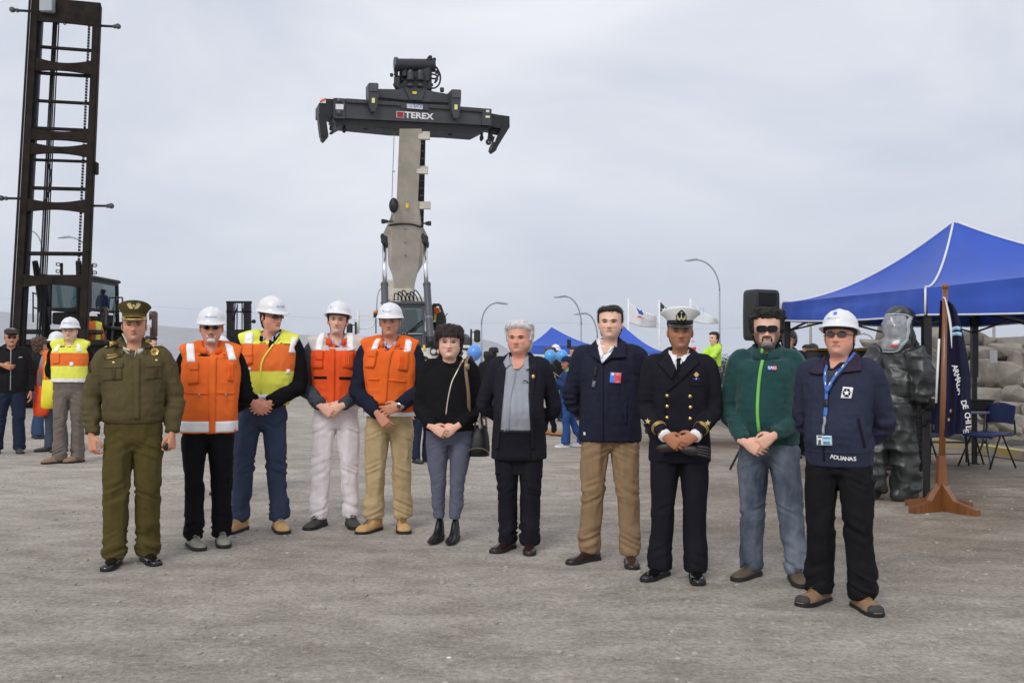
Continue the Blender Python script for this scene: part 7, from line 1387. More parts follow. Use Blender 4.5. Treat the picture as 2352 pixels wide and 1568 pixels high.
def bag(px0, px1, y0, y1, d, m, label):
    a, b = P(px0, y0, d), P(px1, y1, d); c = (a + b) / 2; w = abs(b[0] - a[0]) / 2; h = a[2] - b[2]; rg = [ring_e(b[2] + h * u, w * k, .07 * k2, d, 20, .6, c[0] + (.03 * math.sin(u * 3))) for u, k, k2 in ((0, .5, .5), (.06, .85, .9), (.3, 1, 1.2), (.7, .92, .8), (1.0, .8, .3))]
    t = thing('shopping_bag', label, 'shopping bag', (c[0], d, b[2]), group='shopping bags at the left'); V, Fc = loft(rg, cap=False); V[:, 1] += .012 * np.sin(V[:, 2] * 30 + V[:, 0] * 40); obj('bag_body', (V, Fc), m, t); top = np.array([c[0], d, a[2]])
    obj('handle', tube([top + [-w * .5, 0, -.02], top + [-w * .4, 0, .2], top + [-w * .1, 0, .27], top + [w * .2, 0, .16], top + [w * .4, 0, -.02]], .008, 6, 20), m, t)
bag(75, 112, 886, 956, 15.2, mat('bag_orange', A(190, 62, 22), .5, var=.15, scale=6), 'bright orange shopping bag hanging behind the yellow one')
bag(93, 126, 872, 938, 14.6, mat('bag_yellow', A(232, 182, 30), .5, var=.08, scale=6), 'yellow shopping bag beside the man in lime vest')
p = bg('spectacled man in lime and orange vest with white helmet, grey trousers, behind the police officer', 158, 1062, 1.87, .20, sk='fair', top=BLACKC, vest=LIME, legs=GREYT, shoes=(M_SANDB, SOLE_D, 'boot'), feet=((-.10, -.04, -.95), (.09, .06, -.6)), w=1.06, belly=.03, hem=1.02, vest_hem=.99, leg=(.10, .085, .085), arms='back', detail=True, head=dict(yaw=-.05, detail=True, hair=dict(ST, thick=.008), hcol='grey', brows='grey', glasses='oval_clear', brow_t=.8, stub=None), seed=23)
bands(p.vesto, lambda c: np.where(c[:, 2] < 1.035, 2, np.where((c[:, 2] < 1.345) & (c[:, 2] > 1.19), 1, 0)), [HVORANGE, M_REFL]); S_ = p.VS
put(p, 'reflective_strip', S_.rows([(1.46, .08, .12), (1.36, .11, .16)], .005), M_REFL); put(p, 'reflective_strip', S_.rows([(1.45, -.13, -.09), (1.36, -.17, -.12)], .005), M_REFL); put(p, 'reflective_tab', S_.rows([(1.235, .03, .07), (1.185, .03, .07)], .006), M_REFL); quad_q(p, S_, lambda x, y, f_=0: (x, y), (-.17, 1.34), (-.09, 1.34), (-.09, 1.22), (-.17, 1.21), 'pocket', HVORANGE, .012, .01); stand_collar(p, LIME, 1.478, .05, .094, .086, .6)
hard_hat(p.o, p.Mh, logo=('ULTRAPORT', .8, .0), tilt=-.02)
p = bg('worker half hidden behind the spectacled man, grey sleeve and orange hem showing', 128, 1036, 1.72, -.1, top=cloth('sleeve_grey', (140, 142, 150), .62), vest=HVORANGE, vest_hem=.98, legs=cloth('jeans_grey_blue', (58, 64, 78), .62), feet=((-.1, 0, -.9), (.1, 0, -.3)), seed=24); hard_hat(p.o, p.Mh)
p = bg('worker in orange overalls and white helmet standing on the ladder of the container handler', 213, 0, 1.72, -2.4, base=(P(213, 790, 27.7)[0], 27.7, .80), top=HVORANGE, vest=HVORANGE, legs=HVORANGE, vest_hem=.86, seed=25); bands(p.vesto, lambda c: np.where((c[:, 2] < 1.02) & (c[:, 2] > .95), 1, np.where(c[:, 0] < -.02, 2, 0)), [M_REFL, LIME]); hard_hat(p.o, p.Mh)
p = bg('child in navy jacket climbing to the cab of the container handler', 236, 0, 1.02, 2.9, base=(P(237, 745, 28.9)[0], 28.9, 2.19), top=cloth('child_navy', (34, 42, 78), .62), legs=GREYT, seed=26, head=dict(detail=False, hair=dict(ST, side=.1, thick=.02, front=.6), hcol='black', eyes=False))
p = bg('dark haired woman peeking out beside the police officer\'s shoulder', 344, 0, 1.70, .7, base=(P(344, 813, 16.5)[0], 16.5, 0), sk='fair', top=JB, legs=DJEAN, head=dict(detail=True, yaw=.2, hair=dict(front=.82, side=-.3, back=-.6, thick=.022, wave=.01), hcol='black', female=True), seed=27)
p = bg('stooping worker in orange with white helmet, behind the bearded man', 541, 0, 1.66, -.9, base=(P(541, 813, 10.6)[0], 10.6, 0), sk='brown', top=ORANGE, vest=ORANGE, legs=BLACKC, head=dict(detail=False, yaw=-.4, pitch=.45, yoff=-.10, hair=dict(ST, thick=.02, side=.1), hcol='black', eyes=False), neckz=1.44, seed=28); hard_hat(p.o, p.Mh)
p = bg('worker in orange and lime on the steps of the reach stacker', 997, 0, 1.66, 2.8, base=(P(996, 800, 34.9)[0], 34.9, 1.60), top=HVORANGE, vest=HVORANGE, legs=BLACKC, vest_hem=1.0, seed=29, neckz=1.36); bands(p.vesto, lambda c: np.where(c[:, 2] < 1.04, 2, np.where(c[:, 2] < 1.25, 1, 0)), [LIME, M_REFL])
p = bg('worker in white helmet half hidden between the man with wristwatch and the woman in black', 947, 0, 1.70, 0, base=(P(947, 818, 20)[0], 20, 0), top=JB, legs=DJEAN, seed=30); hard_hat(p.o, p.Mh)
p = bg('dark haired child in white shirt with a blue bag behind the woman in black', 971, 0, 1.42, .8, base=(P(970, 818, 14)[0], 14, 0), top=WHT, legs=DJEAN, seed=31); V, Fc = ell((.12, .12, 1.15), (.13, .10, .18), 14, 10); put(p, 'backpack', (V, Fc), mat('bag_sky', A(110, 160, 240), .6))
p = bg('child in long white coat standing beneath the single blue balloon', 1113, 926, 1.28, .3, top=WHT, legs=GREYT, hem=.45, flare=.04, shoes=(mat('shoe_purple', A(110, 60, 96), .6), SOLE_D, 'shoe'), sk='brown', head=dict(detail=False, hair=dict(ST, front=.95), hcol='black', eyes=False), seed=32)
V, Fc = ell((0, 0, .70 * HH), (.10, .12, .09), 16, 8); put(p, 'white_hood', (p.Mh(V), Fc), WHT)
for k, (px, d, H, yw) in enumerate(((1120, 24, 1.52, 2.8), (1133, 25, 1.62, 2.2))): bg('person with dark hooded head behind the white haired man, %s one' % ('left' if k == 0 else 'right'), px, 0, H, yw, base=(P(px, 818, d)[0], d, 0), top=JB, legs=DJEAN, seed=33 + k, head=dict(detail=False, hair=dict(front=.55, side=-.2, back=-.4, thick=.03, burn=.1), hcol='black', eyes=False))
p = bg('brown haired woman in dark clothes and tan sheepskin boots behind the white haired man', 1262, 1000, 1.57, 1.3, sk='fair', top=JB, legs=BLACKC, hem=.75, shoes=(mat('boot_tan', A(140, 94, 58), .9, var=.15), SOLE_D, 'boot'), feet=((-.10, -.13, 0), (.10, .10, 0)), leg=(.09, .065, .06), seed=35, head=dict(detail=False, hair=dict(front=.7, side=-.2, back=-.5, thick=.028, burn=.1), hcol='brown', eyes=False))
p = bg('person in white helmet behind the two blue balloons', 1276, 0, 1.66, .2, base=(P(1276, 818, 23)[0], 23, 0), top=JB, legs=DJEAN, seed=36); hard_hat(p.o, p.Mh)
p = bg('dark bearded man holding up a phone to take a picture, left of the navy parka', 1321, 0, 1.64, -1.0, base=(P(1319, 818, 23.5)[0], 23.5, 0), top=GREYT, legs=DJEAN, seed=37, right=dict(e=(-.24, -.25, 1.36), w=(-.10, -.42, 1.60), d=(.1, -.2, 1)), left=dict(e=(.24, -.25, 1.36), w=(.04, -.42, 1.60), d=(-.1, -.2, 1)), head=dict(detail=False, hair=dict(ST, thick=.02), hcol='black', eyes=False, beard='short'))
q = MB(); q.bbox(P(1307, 790, 23.0), (.09, .02, .20), .008); solo('phone', q, M_FRAME, 'phone held upright by the bearded man taking a picture', 'phone', smooth=False)
p = bg('boy in navy cap and blue jacket with green hood and black backpack, walking left', 1302, 1026, 1.42, -1.25, sk='brown', top=cloth('jacket_blue', (36, 50, 88), .62), legs=BJEAN, shoes=(mat('trainer_grey', A(150, 150, 150), .7), mat('sole_white', A(220, 220, 220), .7), 'shoe'), feet=((-.08, .32, 0), (.06, -.06, 0)), hem=.92, right=dict(e=(-.25, -.10, 1.15), w=(-.12, -.30, 1.36), d=(.1, -.4, 1)), left=dict(e=(.25, -.05, 1.12), w=(.10, -.30, 1.30), d=(-.1, -.4, 1)), seed=38, detail=True, head=dict(detail=True, hair=dict(ST, thick=.012, side=.2), hcol='black', pitch=-.05))
GRN = cloth('hood_green', (70, 160, 112), .62); V, Fc = ell((0, .07, 1.47), (.14, .12, .07), 20, 8); put(p, 'hood', (V, Fc), GRN); V, Fc = tube([(-.2, .01, 1.38), (-.27, .0, 1.2), (-.27, -.05, 1.0)], [.075, .072, .07], 12, 10); put(p, 'green_sleeve_panel', (V, Fc), GRN)
V, Fc = ell((0, .20, 1.14), (.18, .13, .27), 22, 14); bp = put(p, 'backpack', (V, Fc), BLACKC); put(p, 'backpack_mark', ell((-.12, .28, 1.22), (.02, .02, .03)), M_WHITE, bp)
CN = cloth('cap_navy', (26, 34, 60), .62); V, Fc = ell((0, .0, .68 * HH), (.098, .122, .105), 24, 12); V[:, 2] = np.maximum(V[:, 2], .64 * HH); co = put(p, 'cap', (p.Mh(V), Fc), CN); V, Fc = ell((0, .16, .70 * HH), (.07, .07, .010), 16, 6); put(p, 'cap_peak', (p.Mh(V), Fc), CN, co)
p = bg('small child in purple running behind the man in the navy parka', 1343, 1003, 1.05, -1.2, sk='brown', top=cloth('purple', (150, 120, 190), .62), legs=cloth('leggings', (150, 110, 140), .62), shoes=(WHT, SOLE_D, 'shoe'), seed=39)
NEON = cloth('neon_green', (160, 236, 70), .66, .6)
p = bg('boy in neon green jacket riding high behind the navy officer', 1640, 0, 1.18, -1.15, base=(P(1641, 820, 16.4)[0], 16.4, .62), sk='fair', top=NEON, legs=GREYT, hem=.98, right=dict(e=(-.20, -.22, 1.22), w=(-.12, -.46, 1.24), d=(.1, -1, .3)), left=dict(e=(.22, -.20, 1.2), w=(.10, -.44, 1.16), d=(0, -1, .1)), neckz=1.50, seed=40, detail=True, head=dict(detail=True, k=1.16, yaw=.15, hair=dict(ST, side=.34, thick=.016), hcol='dark', smile=.004))
V, Fc = ell((0, .10, 1.44), (.12, .08, .08), 16, 8); put(p, 'hood', (V, Fc), GREYT)
p = bg('man in black riot style helmet behind the curly haired man', 1812, 0, 1.80, -.45, base=(P(1812, 820, 15)[0], 15, 0), sk='fair', top=NAVY, legs=BLACKC, seed=41, detail=True, head=dict(detail=True, hair=None, brows='dark'))
V, Fc = ell((0, .012, .60 * HH), (.118, .142, .155), 30, 18); keep = (V[:, 1] > -.055) | (V[:, 2] > .60 * HH); V[:, 2] = np.where(V[:, 2] < .15 * HH, .15 * HH, V[:, 2]); F2 = [x for x in Fc if all(keep[i] for i in x)]; used = sorted({i for x in F2 for i in x}); mp_ = {a: b for b, a in enumerate(used)}
ho = put(p, 'helmet', (p.Mh(V[used]), [tuple(mp_[i] for i in x) for x in F2]), mat('helmet_black', (.012, .012, .013), .35, var=.1)); put(p, 'helmet_trim', tube([p.Mh(np.array([[.121 * math.sin(a), .012 - .146 * math.cos(a), .60 * HH]]))[0] for a in np.linspace(-1.3, 1.3, 20)], [(.010, .004)] * 20, 6), M_GALV, ho)
p = bg('person in shiny black hood looking left, behind the customs man', 1856, 0, 1.62, -1.3, base=(P(1858, 820, 15.5)[0], 15.5, 0), sk='brown', top=JB, legs=BLACKC, seed=42); V, Fc = ell((0, .03, .58 * HH), (.105, .125, .135), 24, 14); V[:, 1] += .05 * sm(V[:, 2], .6 * HH, HH); put(p, 'hood', (p.Mh(V), Fc), mat('hood_shiny', (.012, .012, .013), .3, var=.2, bump=.3, bscale=25))

# balloons
def balloon(px, py, rpx, d, m, label, tail):
    c = P(px, py, d); r = rpx * d / FPX; V, Fc = ell((0, 0, 0), (r, r, r * 1.12), 28, 18); V[:, 0:2] *= (1 - .18 * np.clip(-V[:, 2:3] / r, 0, 1) ** 1.5); t = thing('balloon', label, 'balloon', c, group='blue party balloons'); obj('balloon_skin', (V + c, Fc), m, t)
    obj('knot', tube([c + [0, 0, -r * 1.10], c + [0, 0, -r * 1.22]], [r * .05, r * .11], 8), m, t); obj('string', tube([c + [0, 0, -r * 1.2], c + [.03, .02, -r * 2.4], c + np.array(tail)], .0025, 5, 16), M_WHITE, t)
MBAL = mat('balloon_blue', A(86, 140, 246, .8), .18, var=0, coat=.3); MBAL2 = mat('balloon_sky', A(74, 150, 236, .8), .16, var=0, coat=.3)
balloon(1090, 810, 17, 19.5, MBAL, 'single blue balloon beside the woman in black', (.12, .1, -.6)); balloon(1264, 818, 14, 17.0, MBAL2, 'sky blue balloon, left one of the pair above the boy', (.18, 0, -.35)); balloon(1291, 818, 13.5, 17.3, MBAL2, 'sky blue balloon, right one of the pair above the boy', (.0, 0, -.35))
# ------------------------------------------------------------ right side: suit, flag stand, furniture, rocks
M_SUIT = mat('chemical_suit', (0.024, 0.028, 0.027), .42, var=.06, scale=7, bump=.8, bscale=9, spec=.7)
hb = G(2042, 1146); hz_ = thing('person', 'figure in dark green chemical protection suit with clear face window under the blue canopy', 'person', (hb[0], hb[1], gz(hb[0], hb[1])), -.95, world_geo=False); hz_.scale = (1.06,) * 3
ox = .0; lean = lambda z: .17 * sm(z, .6, 1.4)                        # leans back along +y
pts = []
def el3(c, r): c = np.array(c, float); c[1] += lean(c[2]); return ell(c, r, 24, 16)
pts += [el3((0, .0, 1.60), (.150, .165, .22)), el3((0, .03, 1.76), (.120, .13, .07)), el3((0, -.03, 1.47), (.150, .14, .12)), el3((0, .02, 1.30), (.23, .17, .20)), el3((0, .02, 1.08), (.22, .18, .22)), el3((0, .04, .88), (.20, .18, .16)), el3((0, .22, 1.28), (.15, .13, .26))]
for s in (-1, 1):
    pts.append(tube([(s * .10, .06 if s > 0 else -.02, .90), (s * .12, .06 if s > 0 else -.06, .55), (s * .13, .10 if s > 0 else -.10, .30), (s * .13, .12 if s > 0 else -.12, .09)], [.145, .135, .135, .145], 20, 20))
    pts.append(ell((s * .13, (.08 if s > 0 else -.19), .06), (.085, .17, .065), 16, 10)); pts.append(tube([(s * .18, .16, 1.42), (s * .28, .20, 1.15), (s * .27, .16, .93)] if s > 0 else [(s * .18, .14, 1.42), (s * .27, .02, 1.18), (s * .20, -.16, 1.0)], [.115, .125, .10], 18, 16))
sv, sn_, sf = fuse(pts, .012, 5); sv = sv * [.88, .92, 1.0]; sv = folds(sv, sn_, .035, (8, 8, 9), 3.3); sv = folds(sv, sn_, .015, (13, 13, 11), 8.1); sv = folds(sv, sn_, .030, (6, 6, 8), 5.5); obj('body', (sv, sf), M_SUIT, hz_); HSf = Surf(sv, sf)
VIS = mat('visor_plastic', (0.17, 0.18, 0.20), .14, var=0, scale=14, col2=(0.40, 0.41, 0.44), detail=6, bump=.2, bscale=30)  # lighter mottling paints reflections into the opaque window
vo_ = obj('face_window', HSf.rows([(1.76, -.10, .09), (1.70, -.125, .12), (1.55, -.135, .13), (1.47, -.11, .11), (1.42, -.07, .07)], .008, .02, .02), VIS, hz_); obj('window_seam', HSf.ribbon([(-.10, 1.765), (.09, 1.765), (.125, 1.70), (.135, 1.55), (.11, 1.46), (.06, 1.41), (-.07, 1.41)], .012, .014), mat('seam_grey', A(140, 145, 150), .4), vo_)
obj('red_label', HSf.rows([(1.475, .03, .09), (1.455, .03, .09)], .013), mat('label_red', A(190, 60, 60), .5), vo_); obj('white_label', HSf.rows([(1.505, .045, .09), (1.477, .045, .09)], .013), M_WHITE, vo_)
for s in (-1, 1):
    wr = np.array([.27, .155 + lean(.93), .92]) if s > 0 else np.array([-.20, -.13, .99]); d_ = np.array([0, -.05, -1]) if s > 0 else np.array([.5, -.5, -.6]); gp = hand_parts(wr + d_ * .03, d_, (-s, 0, 0), 1, .25, k=1.25); gv, _, gf = fuse(gp, .007, 3); go = obj('glove', (gv, gf), M_RUBBER, hz_); obj('cuff', tube([wr + d_ * -.05, wr, wr + d_ * .05], [.075, .07, .058], 18), M_RUBBER, go)

# wooden flag stand with folded flag
M_WOOD = mat('varnished_wood', (0.20, 0.075, 0.022), .32, var=.25, scale=3, stretch=(6, 6, .6), coat=.3)
fb = G(2162, 1172); gzf = gz(fb[0], fb[1]); fb = np.array([fb[0], fb[1], gzf]); FS = thing('flag_stand', 'varnished wooden flag stand with crossed feet in front of the blue canopy', 'flag stand', fb)
top = P(2171, 662, fb[1]); obj('pole', tube([fb + [0, 0, .15], fb * .5 + top * .5, top], [.030, .028, .024], 14), M_WOOD, FS); obj('finial', ell(top + [0, 0, .015], (.034, .034, .03)), M_WOOD, FS)
q = MB(); q.beam(fb + [0, 0, .10], fb + [0, 0, .52], .092, .092, (0, 1, 0), .066, .066); obj('socket', q, M_WOOD, FS, smooth=False)
for k in range(4):
    a = R(28 + 90 * k); dr = np.array([math.cos(a), math.sin(a), 0]); q = MB(); n_ = np.cross(dr, (0, 0, 1)) * .032; pr = [(.03, .0), (.40, .0), (.40, .055), (.16, .105), (.03, .26)]; L = [fb + dr * x + np.array([0, 0, z + .004]) - n_ for x, z in pr]; q.prism(L, n_ * 2); obj('foot', q, M_WOOD, FS, smooth=False)
# the flag hangs in deep folds
M_FLAGN = cloth('flag_navy', (24, 24, 44), .62, .6, .1); dF = fb[1]
def fl(u, v):                                            # u across the folds, v down
    zt, zb = 690, 1006 - 46 * abs(u - .35); xl = 2160 + (2138 - 2160) * v * .6; xr = 2178 + 52 * min(1, v * 1.6) ** .5; x = xl + (xr - xl) * u; y = zt + (zb - zt) * v
    return P(x, y, dF - .02 + .040 * math.sin(u * 13 + v * 1.2) * (.35 + .65 * v) + .03)
rows_ = [[fl(u, v) for u in np.linspace(0, 1, 44)] for v in np.linspace(0, 1, 34)]; V, Fc = loft(rows_, cap=False, closed=False); n = len(V); W = np.vstack([V, V + [0, .008, 0]]); FL = solo('flag', (W, Fc + [tuple(i + n for i in reversed(f_)) for f_ in Fc]), M_FLAGN, 'navy blue flag with white lettering folded on the wooden stand', 'flag', origin=top)
FSf = Surf(W, Fc)
txt = 'ARMADA DE CHILE'; pa = np.array([(2183, 838), (2196, 880), (2204, 925), (2211, 960), (2215, 995)], float); sp = spline(np.c_[pa, pa[:, 0] * 0], 100)[:, :2]
for k, ch in enumerate(txt):
    if ch == ' ': continue
    i = int(4 + k * 92 / (len(txt) - 1)); c = P(*sp[i], dF); c2 = P(*sp[min(i + 4, 99)], dF) - P(*sp[max(i - 4, 0)], dF); dv = unit(np.array([c2[0], c2[2]])); up = np.array([-dv[1], dv[0]]); V2, F2 = text_geo(ch, .072, .02); Z = np.outer(V2[:, 0], dv) + np.outer(V2[:, 1], up); yy = FSf.y(c[0], c[2]); g_ = (np.array([[c[0] + a_, yy - .036, c[2] + b_] for a_, b_ in Z]), F2) if yy is not None else None; obj('letter', g_, M_WHITE, FL, smooth=False) if g_ else None
LBL = mat('flag_light_blue', A(130, 165, 225), .7, var=.05)
for pts_ in ([(2186, 758), (2196, 753), (2206, 755)], [(2188, 768), (2198, 766), (2209, 768)], [(2140, 858), (2152, 862)], [(2136, 884), (2150, 888)]): g_ = FSf.ribbon([(P(x, y, dF)[0], P(x, y, dF)[2]) for x, y in pts_], .034, .008, .004); obj('blue_stripe', g_, LBL, FL) if g_ else None
for x, y in ((2184, 943), (2178, 963)): g_ = FSf.flat(*star2(.024), (P(x, y, dF)[0], P(x, y, dF)[2]), .008); obj('gold_star', g_, MATS['star_gold'], FL, smooth=False) if g_ else None
obj('white_cord', tube([P(2166, 682, dF - .03), P(2172, 690, dF - .04), P(2183, 745, dF - .06), P(2186, 800, dF - .05)], [(.005, .003), (.008, .004), (.014, .006), (.003, .003)], 8, 24), M_WHITE, FL)
q = MB(); q.add(*tube([P(2157, 778, dF - .05), P(2150, 925, dF - .05)], .011, 8)); solo('white_tube', q, M_WHITE, 'thin white plastic tube leaning beside the wooden flag stand', 'tube')

# chairs and table under the canopy
M_SEAT = mat('seat_blue', (0.022, 0.045, 0.17), .55, var=.12, scale=30); M_LEG = mat('chair_leg', (.010, .010, .011), .4, var=.05)
def chair(x, y, rz, label):
    t = thing('chair', label, 'chair', (x, y, gz(x, y)), rz, 'blue chairs under the canopy', world_geo=False)
    g = [[(u * .225 * (1 - .10 * (v > .5) * (v - .5)), -.22 + .44 * v, .455 - .012 * math.cos(u * 1.5) - .03 * max(0, .2 - v) * 4 + (.015 if v > .9 else 0)) for u in np.linspace(-1, 1, 13)] for v in np.linspace(0, 1, 13)]; V, Fc = loft(g, cap=False, closed=False); n = len(V); obj('seat', evaluated(V, Fc, [('SOLIDIFY', dict(thickness=.035)), ('SUBSURF', dict(levels=1))])[::2], M_SEAT, t)
    g = [[(u * .215, .235 + .05 * v - .035 * (1 - u * u), .56 + .29 * v - (.05 * u * u if v > .9 else 0) + (.03 * (1 - u * u) if v < .1 else 0)) for u in np.linspace(-1, 1, 13)] for v in np.linspace(0, 1, 9)]; V, Fc = loft(g, cap=False, closed=False); obj('backrest', evaluated(V, Fc, [('SOLIDIFY', dict(thickness=.025)), ('SUBSURF', dict(levels=1))])[::2], M_SEAT, t)
    for s in (-1, 1):
        obj('leg', tube([(s * .24, -.27, .0), (s * .215, -.03, .42)], .012, 8), M_LEG, t); obj('leg', tube([(s * .24, .24, .0), (s * .215, .02, .42)], .012, 8), M_LEG, t); obj('back_support', tube([(s * .215, -.03, .425), (s * .215, .20, .425), (s * .215, .262, .46), (s * .21, .255, .62)], .012, 8, 16), M_LEG, t)
    obj('seat_rail', tube([(-.215, -.03, .425), (.215, -.03, .425)], .011, 8), M_LEG, t)
c_ = G(2268, 1072); chair(c_[0], c_[1], R(-62), 'blue padded chair with black legs at the far right, in front of the table')
c_ = G(2098, 1075, 0); chair(c_[0], c_[1], R(-50), 'blue padded chair partly hidden behind the figure in the chemical suit'); c_ = G(2172, 1068, 0); chair(c_[0] + .12, c_[1] + .2, R(160), 'blue padded chair behind the wooden flag stand')
tb = G(2185, 1062); TB = thing('folding_table', 'grey folding table with splayed steel legs under the canopy', 'table', (tb[0], tb[1], 0)); q = MB(); q.bbox((tb[0], tb[1], .70), (1.12, .62, .035), .01); obj('tabletop', q, mat('table_grey', A(120, 122, 132), .5), TB, smooth=False)
for s in (-1, 1):
    for r_ in (-1, 1): obj('leg', tube([(tb[0] + s * .48, tb[1] + r_ * .05, .68), (tb[0] + s * .46, tb[1] + r_ * .06, .28), (tb[0] + s * .42, tb[1] + r_ * .27, .0)], .016, 8, 16), mat('table_leg', A(92, 96, 98), .45, .3), TB)
    q = MB(); q.beam((tb[0] + s * .46, tb[1] - .1, .28), (tb[0] + s * .46, tb[1] + .1, .28), .03, .03, (0, 0, 1)); obj('crossbar', q, MATS['table_leg'], TB, smooth=False)
q = MB(); q.beam((tb[0] - .46, tb[1], .28), (tb[0] + .46, tb[1], .28), .03, .03, (0, 0, 1)); q.beam((tb[0] - .1, tb[1], .66), (tb[0] + .46, tb[1], .29), .02, .02, (0, 1, 0)); obj('brace', q, MATS['table_leg'], TB, smooth=False)
q = MB(); q.bbox((tb[0] + .30, tb[1] - .1, .79), (.34, .30, .13), .01); q.bbox((tb[0] + .30, tb[1] - .1, .862), (.36, .32, .02), .006); solo('black_case', q, M_STRAP, 'flat black case lying on the folding table', 'case', smooth=False, origin=(tb[0] + .3, tb[1] - .1, .72))
q = MB(); a, b = P(1962, 942, 13.2), P(2045, 805, 13.2); q.bbox(((a[0] + b[0]) / 2, 13.5, (b[2]) / 2), (b[0] - a[0] + .9, .5, b[2]), .02); BC = thing('mesh_crate', 'tall black mesh crate with yellow rim behind the customs man', 'crate', ((a[0] + b[0]) / 2, 13.5, 0)); obj('crate_body', q, M_STRAP, BC, smooth=False)
q = MB(); q.bbox(((a[0] + b[0]) / 2, 13.5, b[2] + .012), (b[0] - a[0] + .93, .53, .03), .006); obj('yellow_rim', q, mat('rim_yellow', A(120, 96, 20), .6, var=.3), BC, smooth=False)
for x in (1985, 2035): q = MB(); q.bbox(P(x, 802, 13.3), (.10, .08, .03), .008); obj('latch', q, M_STRAP, BC, smooth=False)
q = MB(); ww = b[0] - a[0] + .9; x0_ = (a[0] + b[0]) / 2 - ww / 2
for i in range(24): q.box((x0_ + ww * (i + .5) / 24, 13.245, b[2] * .5), (.008, .012, b[2] * .96))
for i in range(20): q.box(((a[0] + b[0]) / 2, 13.243, b[2] * (i + .5) / 20), (ww, .010, .008))
tag(obj('mesh_wires', q, M_GREY, BC, smooth=False), kind='stuff')

# loudspeaker on its stand
sc_ = P(1746, 724, 13.4); SP = thing('loudspeaker', 'tall black loudspeaker on a tripod behind the curly haired man', 'loudspeaker', (sc_[0], 13.4, 0)); Rm = rotz(.45); rg = []
for z, k in ((-.325, .80), (-.31, .93), (-.27, .98), (.0, 1.0), (.27, .98), (.31, .92), (.325, .80)):
    pr = [(-.17, -.14), (.17, -.14), (.19, -.10), (.15, .16), (-.15, .16), (-.19, -.10)]; L = spline(np.array([(x * k, y * k, 0) for x, y in pr + pr[:1]]), 31)[:-1]; rg.append(L @ Rm.T + np.array([sc_[0], 13.4, sc_[2] + z]))
obj('cabinet', loft(rg), mat('cabinet_black', (.020, .020, .022), .55, var=.08, bump=.2, bscale=200), SP)
q = MB(); q.bbox((0, -.148, -.10), (.29, .02, .36), .02); q.bbox((0, -.148, .20), (.27, .02, .17), .03); v = q.get(); obj('grille', (v[0] @ Rm.T + np.array([sc_[0], 13.4, sc_[2]]), v[1]), mat('grille_black', (.006, .006, .006), .8, var=0, bump=.5, bscale=300), SP, smooth=False)
q = MB(); q.bbox((-.165, -.13, .09), (.05, .05, .07), .02); v = q.get(); obj('side_handle', (v[0] @ Rm.T + np.array([sc_[0], 13.4, sc_[2]]), v[1]), M_RUBBER, SP, smooth=False)
obj('stand_pole', tube([(sc_[0], 13.4, .1), (sc_[0], 13.4, sc_[2] - .3)], .019, 10), M_TUBE, SP)
for k in range(3): a_ = k * 2.09 + 1.57; obj('stand_leg', tube([(sc_[0], 13.4, .75), (sc_[0] + .5 * math.cos(a_), 13.4 + .5 * math.sin(a_), .015)], .014, 8), M_TUBE, SP)

# yellow kerb, rock armour, bush
k0, k1 = G(2040, 1006), G(2420, 1062); KB = thing('kerb', 'low worn concrete kerb with faded yellow paint in front of the boulders', 'kerb', (k0 + k1) / 2); MKB = mat('kerb_worn', (0.40, 0.37, 0.33), .85, var=.2, scale=3, col2=(0.52, 0.38, 0.07), detail=8)
nk = 9
for i in range(-4, nk): a = k0 + (k1 - k0) * (i / nk); b = k0 + (k1 - k0) * ((i + .985) / nk); q = MB(); q.beam(a + [0, 0, .05], b + [0, 0, .05], .22, .13, (0, 0, 1)); obj('kerb_stone', q, MKB, KB, smooth=False)
M_ROCK = mat('grey_boulder', (0.16, 0.142, 0.122), .95, var=.25, scale=2.2, spec=.2, col2=(0.34, 0.308, 0.266), bump=1.0, bscale=9, detail=8); RP = thing('rock_pile', 'heap of big grey boulders behind the blue canopy and chairs', 'rocks', P(2240, 960, 18) * [1, 1, 0])
def rock(c, r, seed):
    rg_ = np.random.default_rng(seed); bm = bmesh.new()
    for _ in range(20):
        v = unit(rg_.normal(size=3)); v = np.sign(v) * np.abs(v) ** .7; v = v / np.abs(v).max() * (.78 + .22 * rg_.random()) * (.55 + .45 * rg_.random() ** .5); bm.verts.new(v)
    hull = bmesh.ops.convex_hull(bm, input=bm.verts); bmesh.ops.delete(bm, geom=list({g_ for g_ in hull['geom_interior'] + hull['geom_unused'] if isinstance(g_, bmesh.types.BMVert)}), context='VERTS')
    bmesh.ops.bevel(bm, geom=list(bm.edges), offset=.07, segments=2, profile=.6, affect='EDGES', clamp_overlap=True); bmesh.ops.triangulate(bm, faces=bm.faces); bmesh.ops.subdivide_edges(bm, edges=[e for e in bm.edges if e.calc_length() > .3], cuts=2, use_grid_fill=True); bmesh.ops.triangulate(bm, faces=bm.faces)
    bm.verts.index_update(); V = np.array([v.co[:] for v in bm.verts]); Fc = [tuple(v.index for v in f.verts) for f in bm.faces]; bm.free()
    V = V * (1 + .10 * fbm(V * 2.2 + seed, 4)[:, None] + .05 * fbm(V * 7 + seed, 3)[:, None]); V = V / np.abs(V).max(0) * np.asarray(r); o = obj('boulder', (V + c, Fc), M_ROCK, RP, angle=32); return o
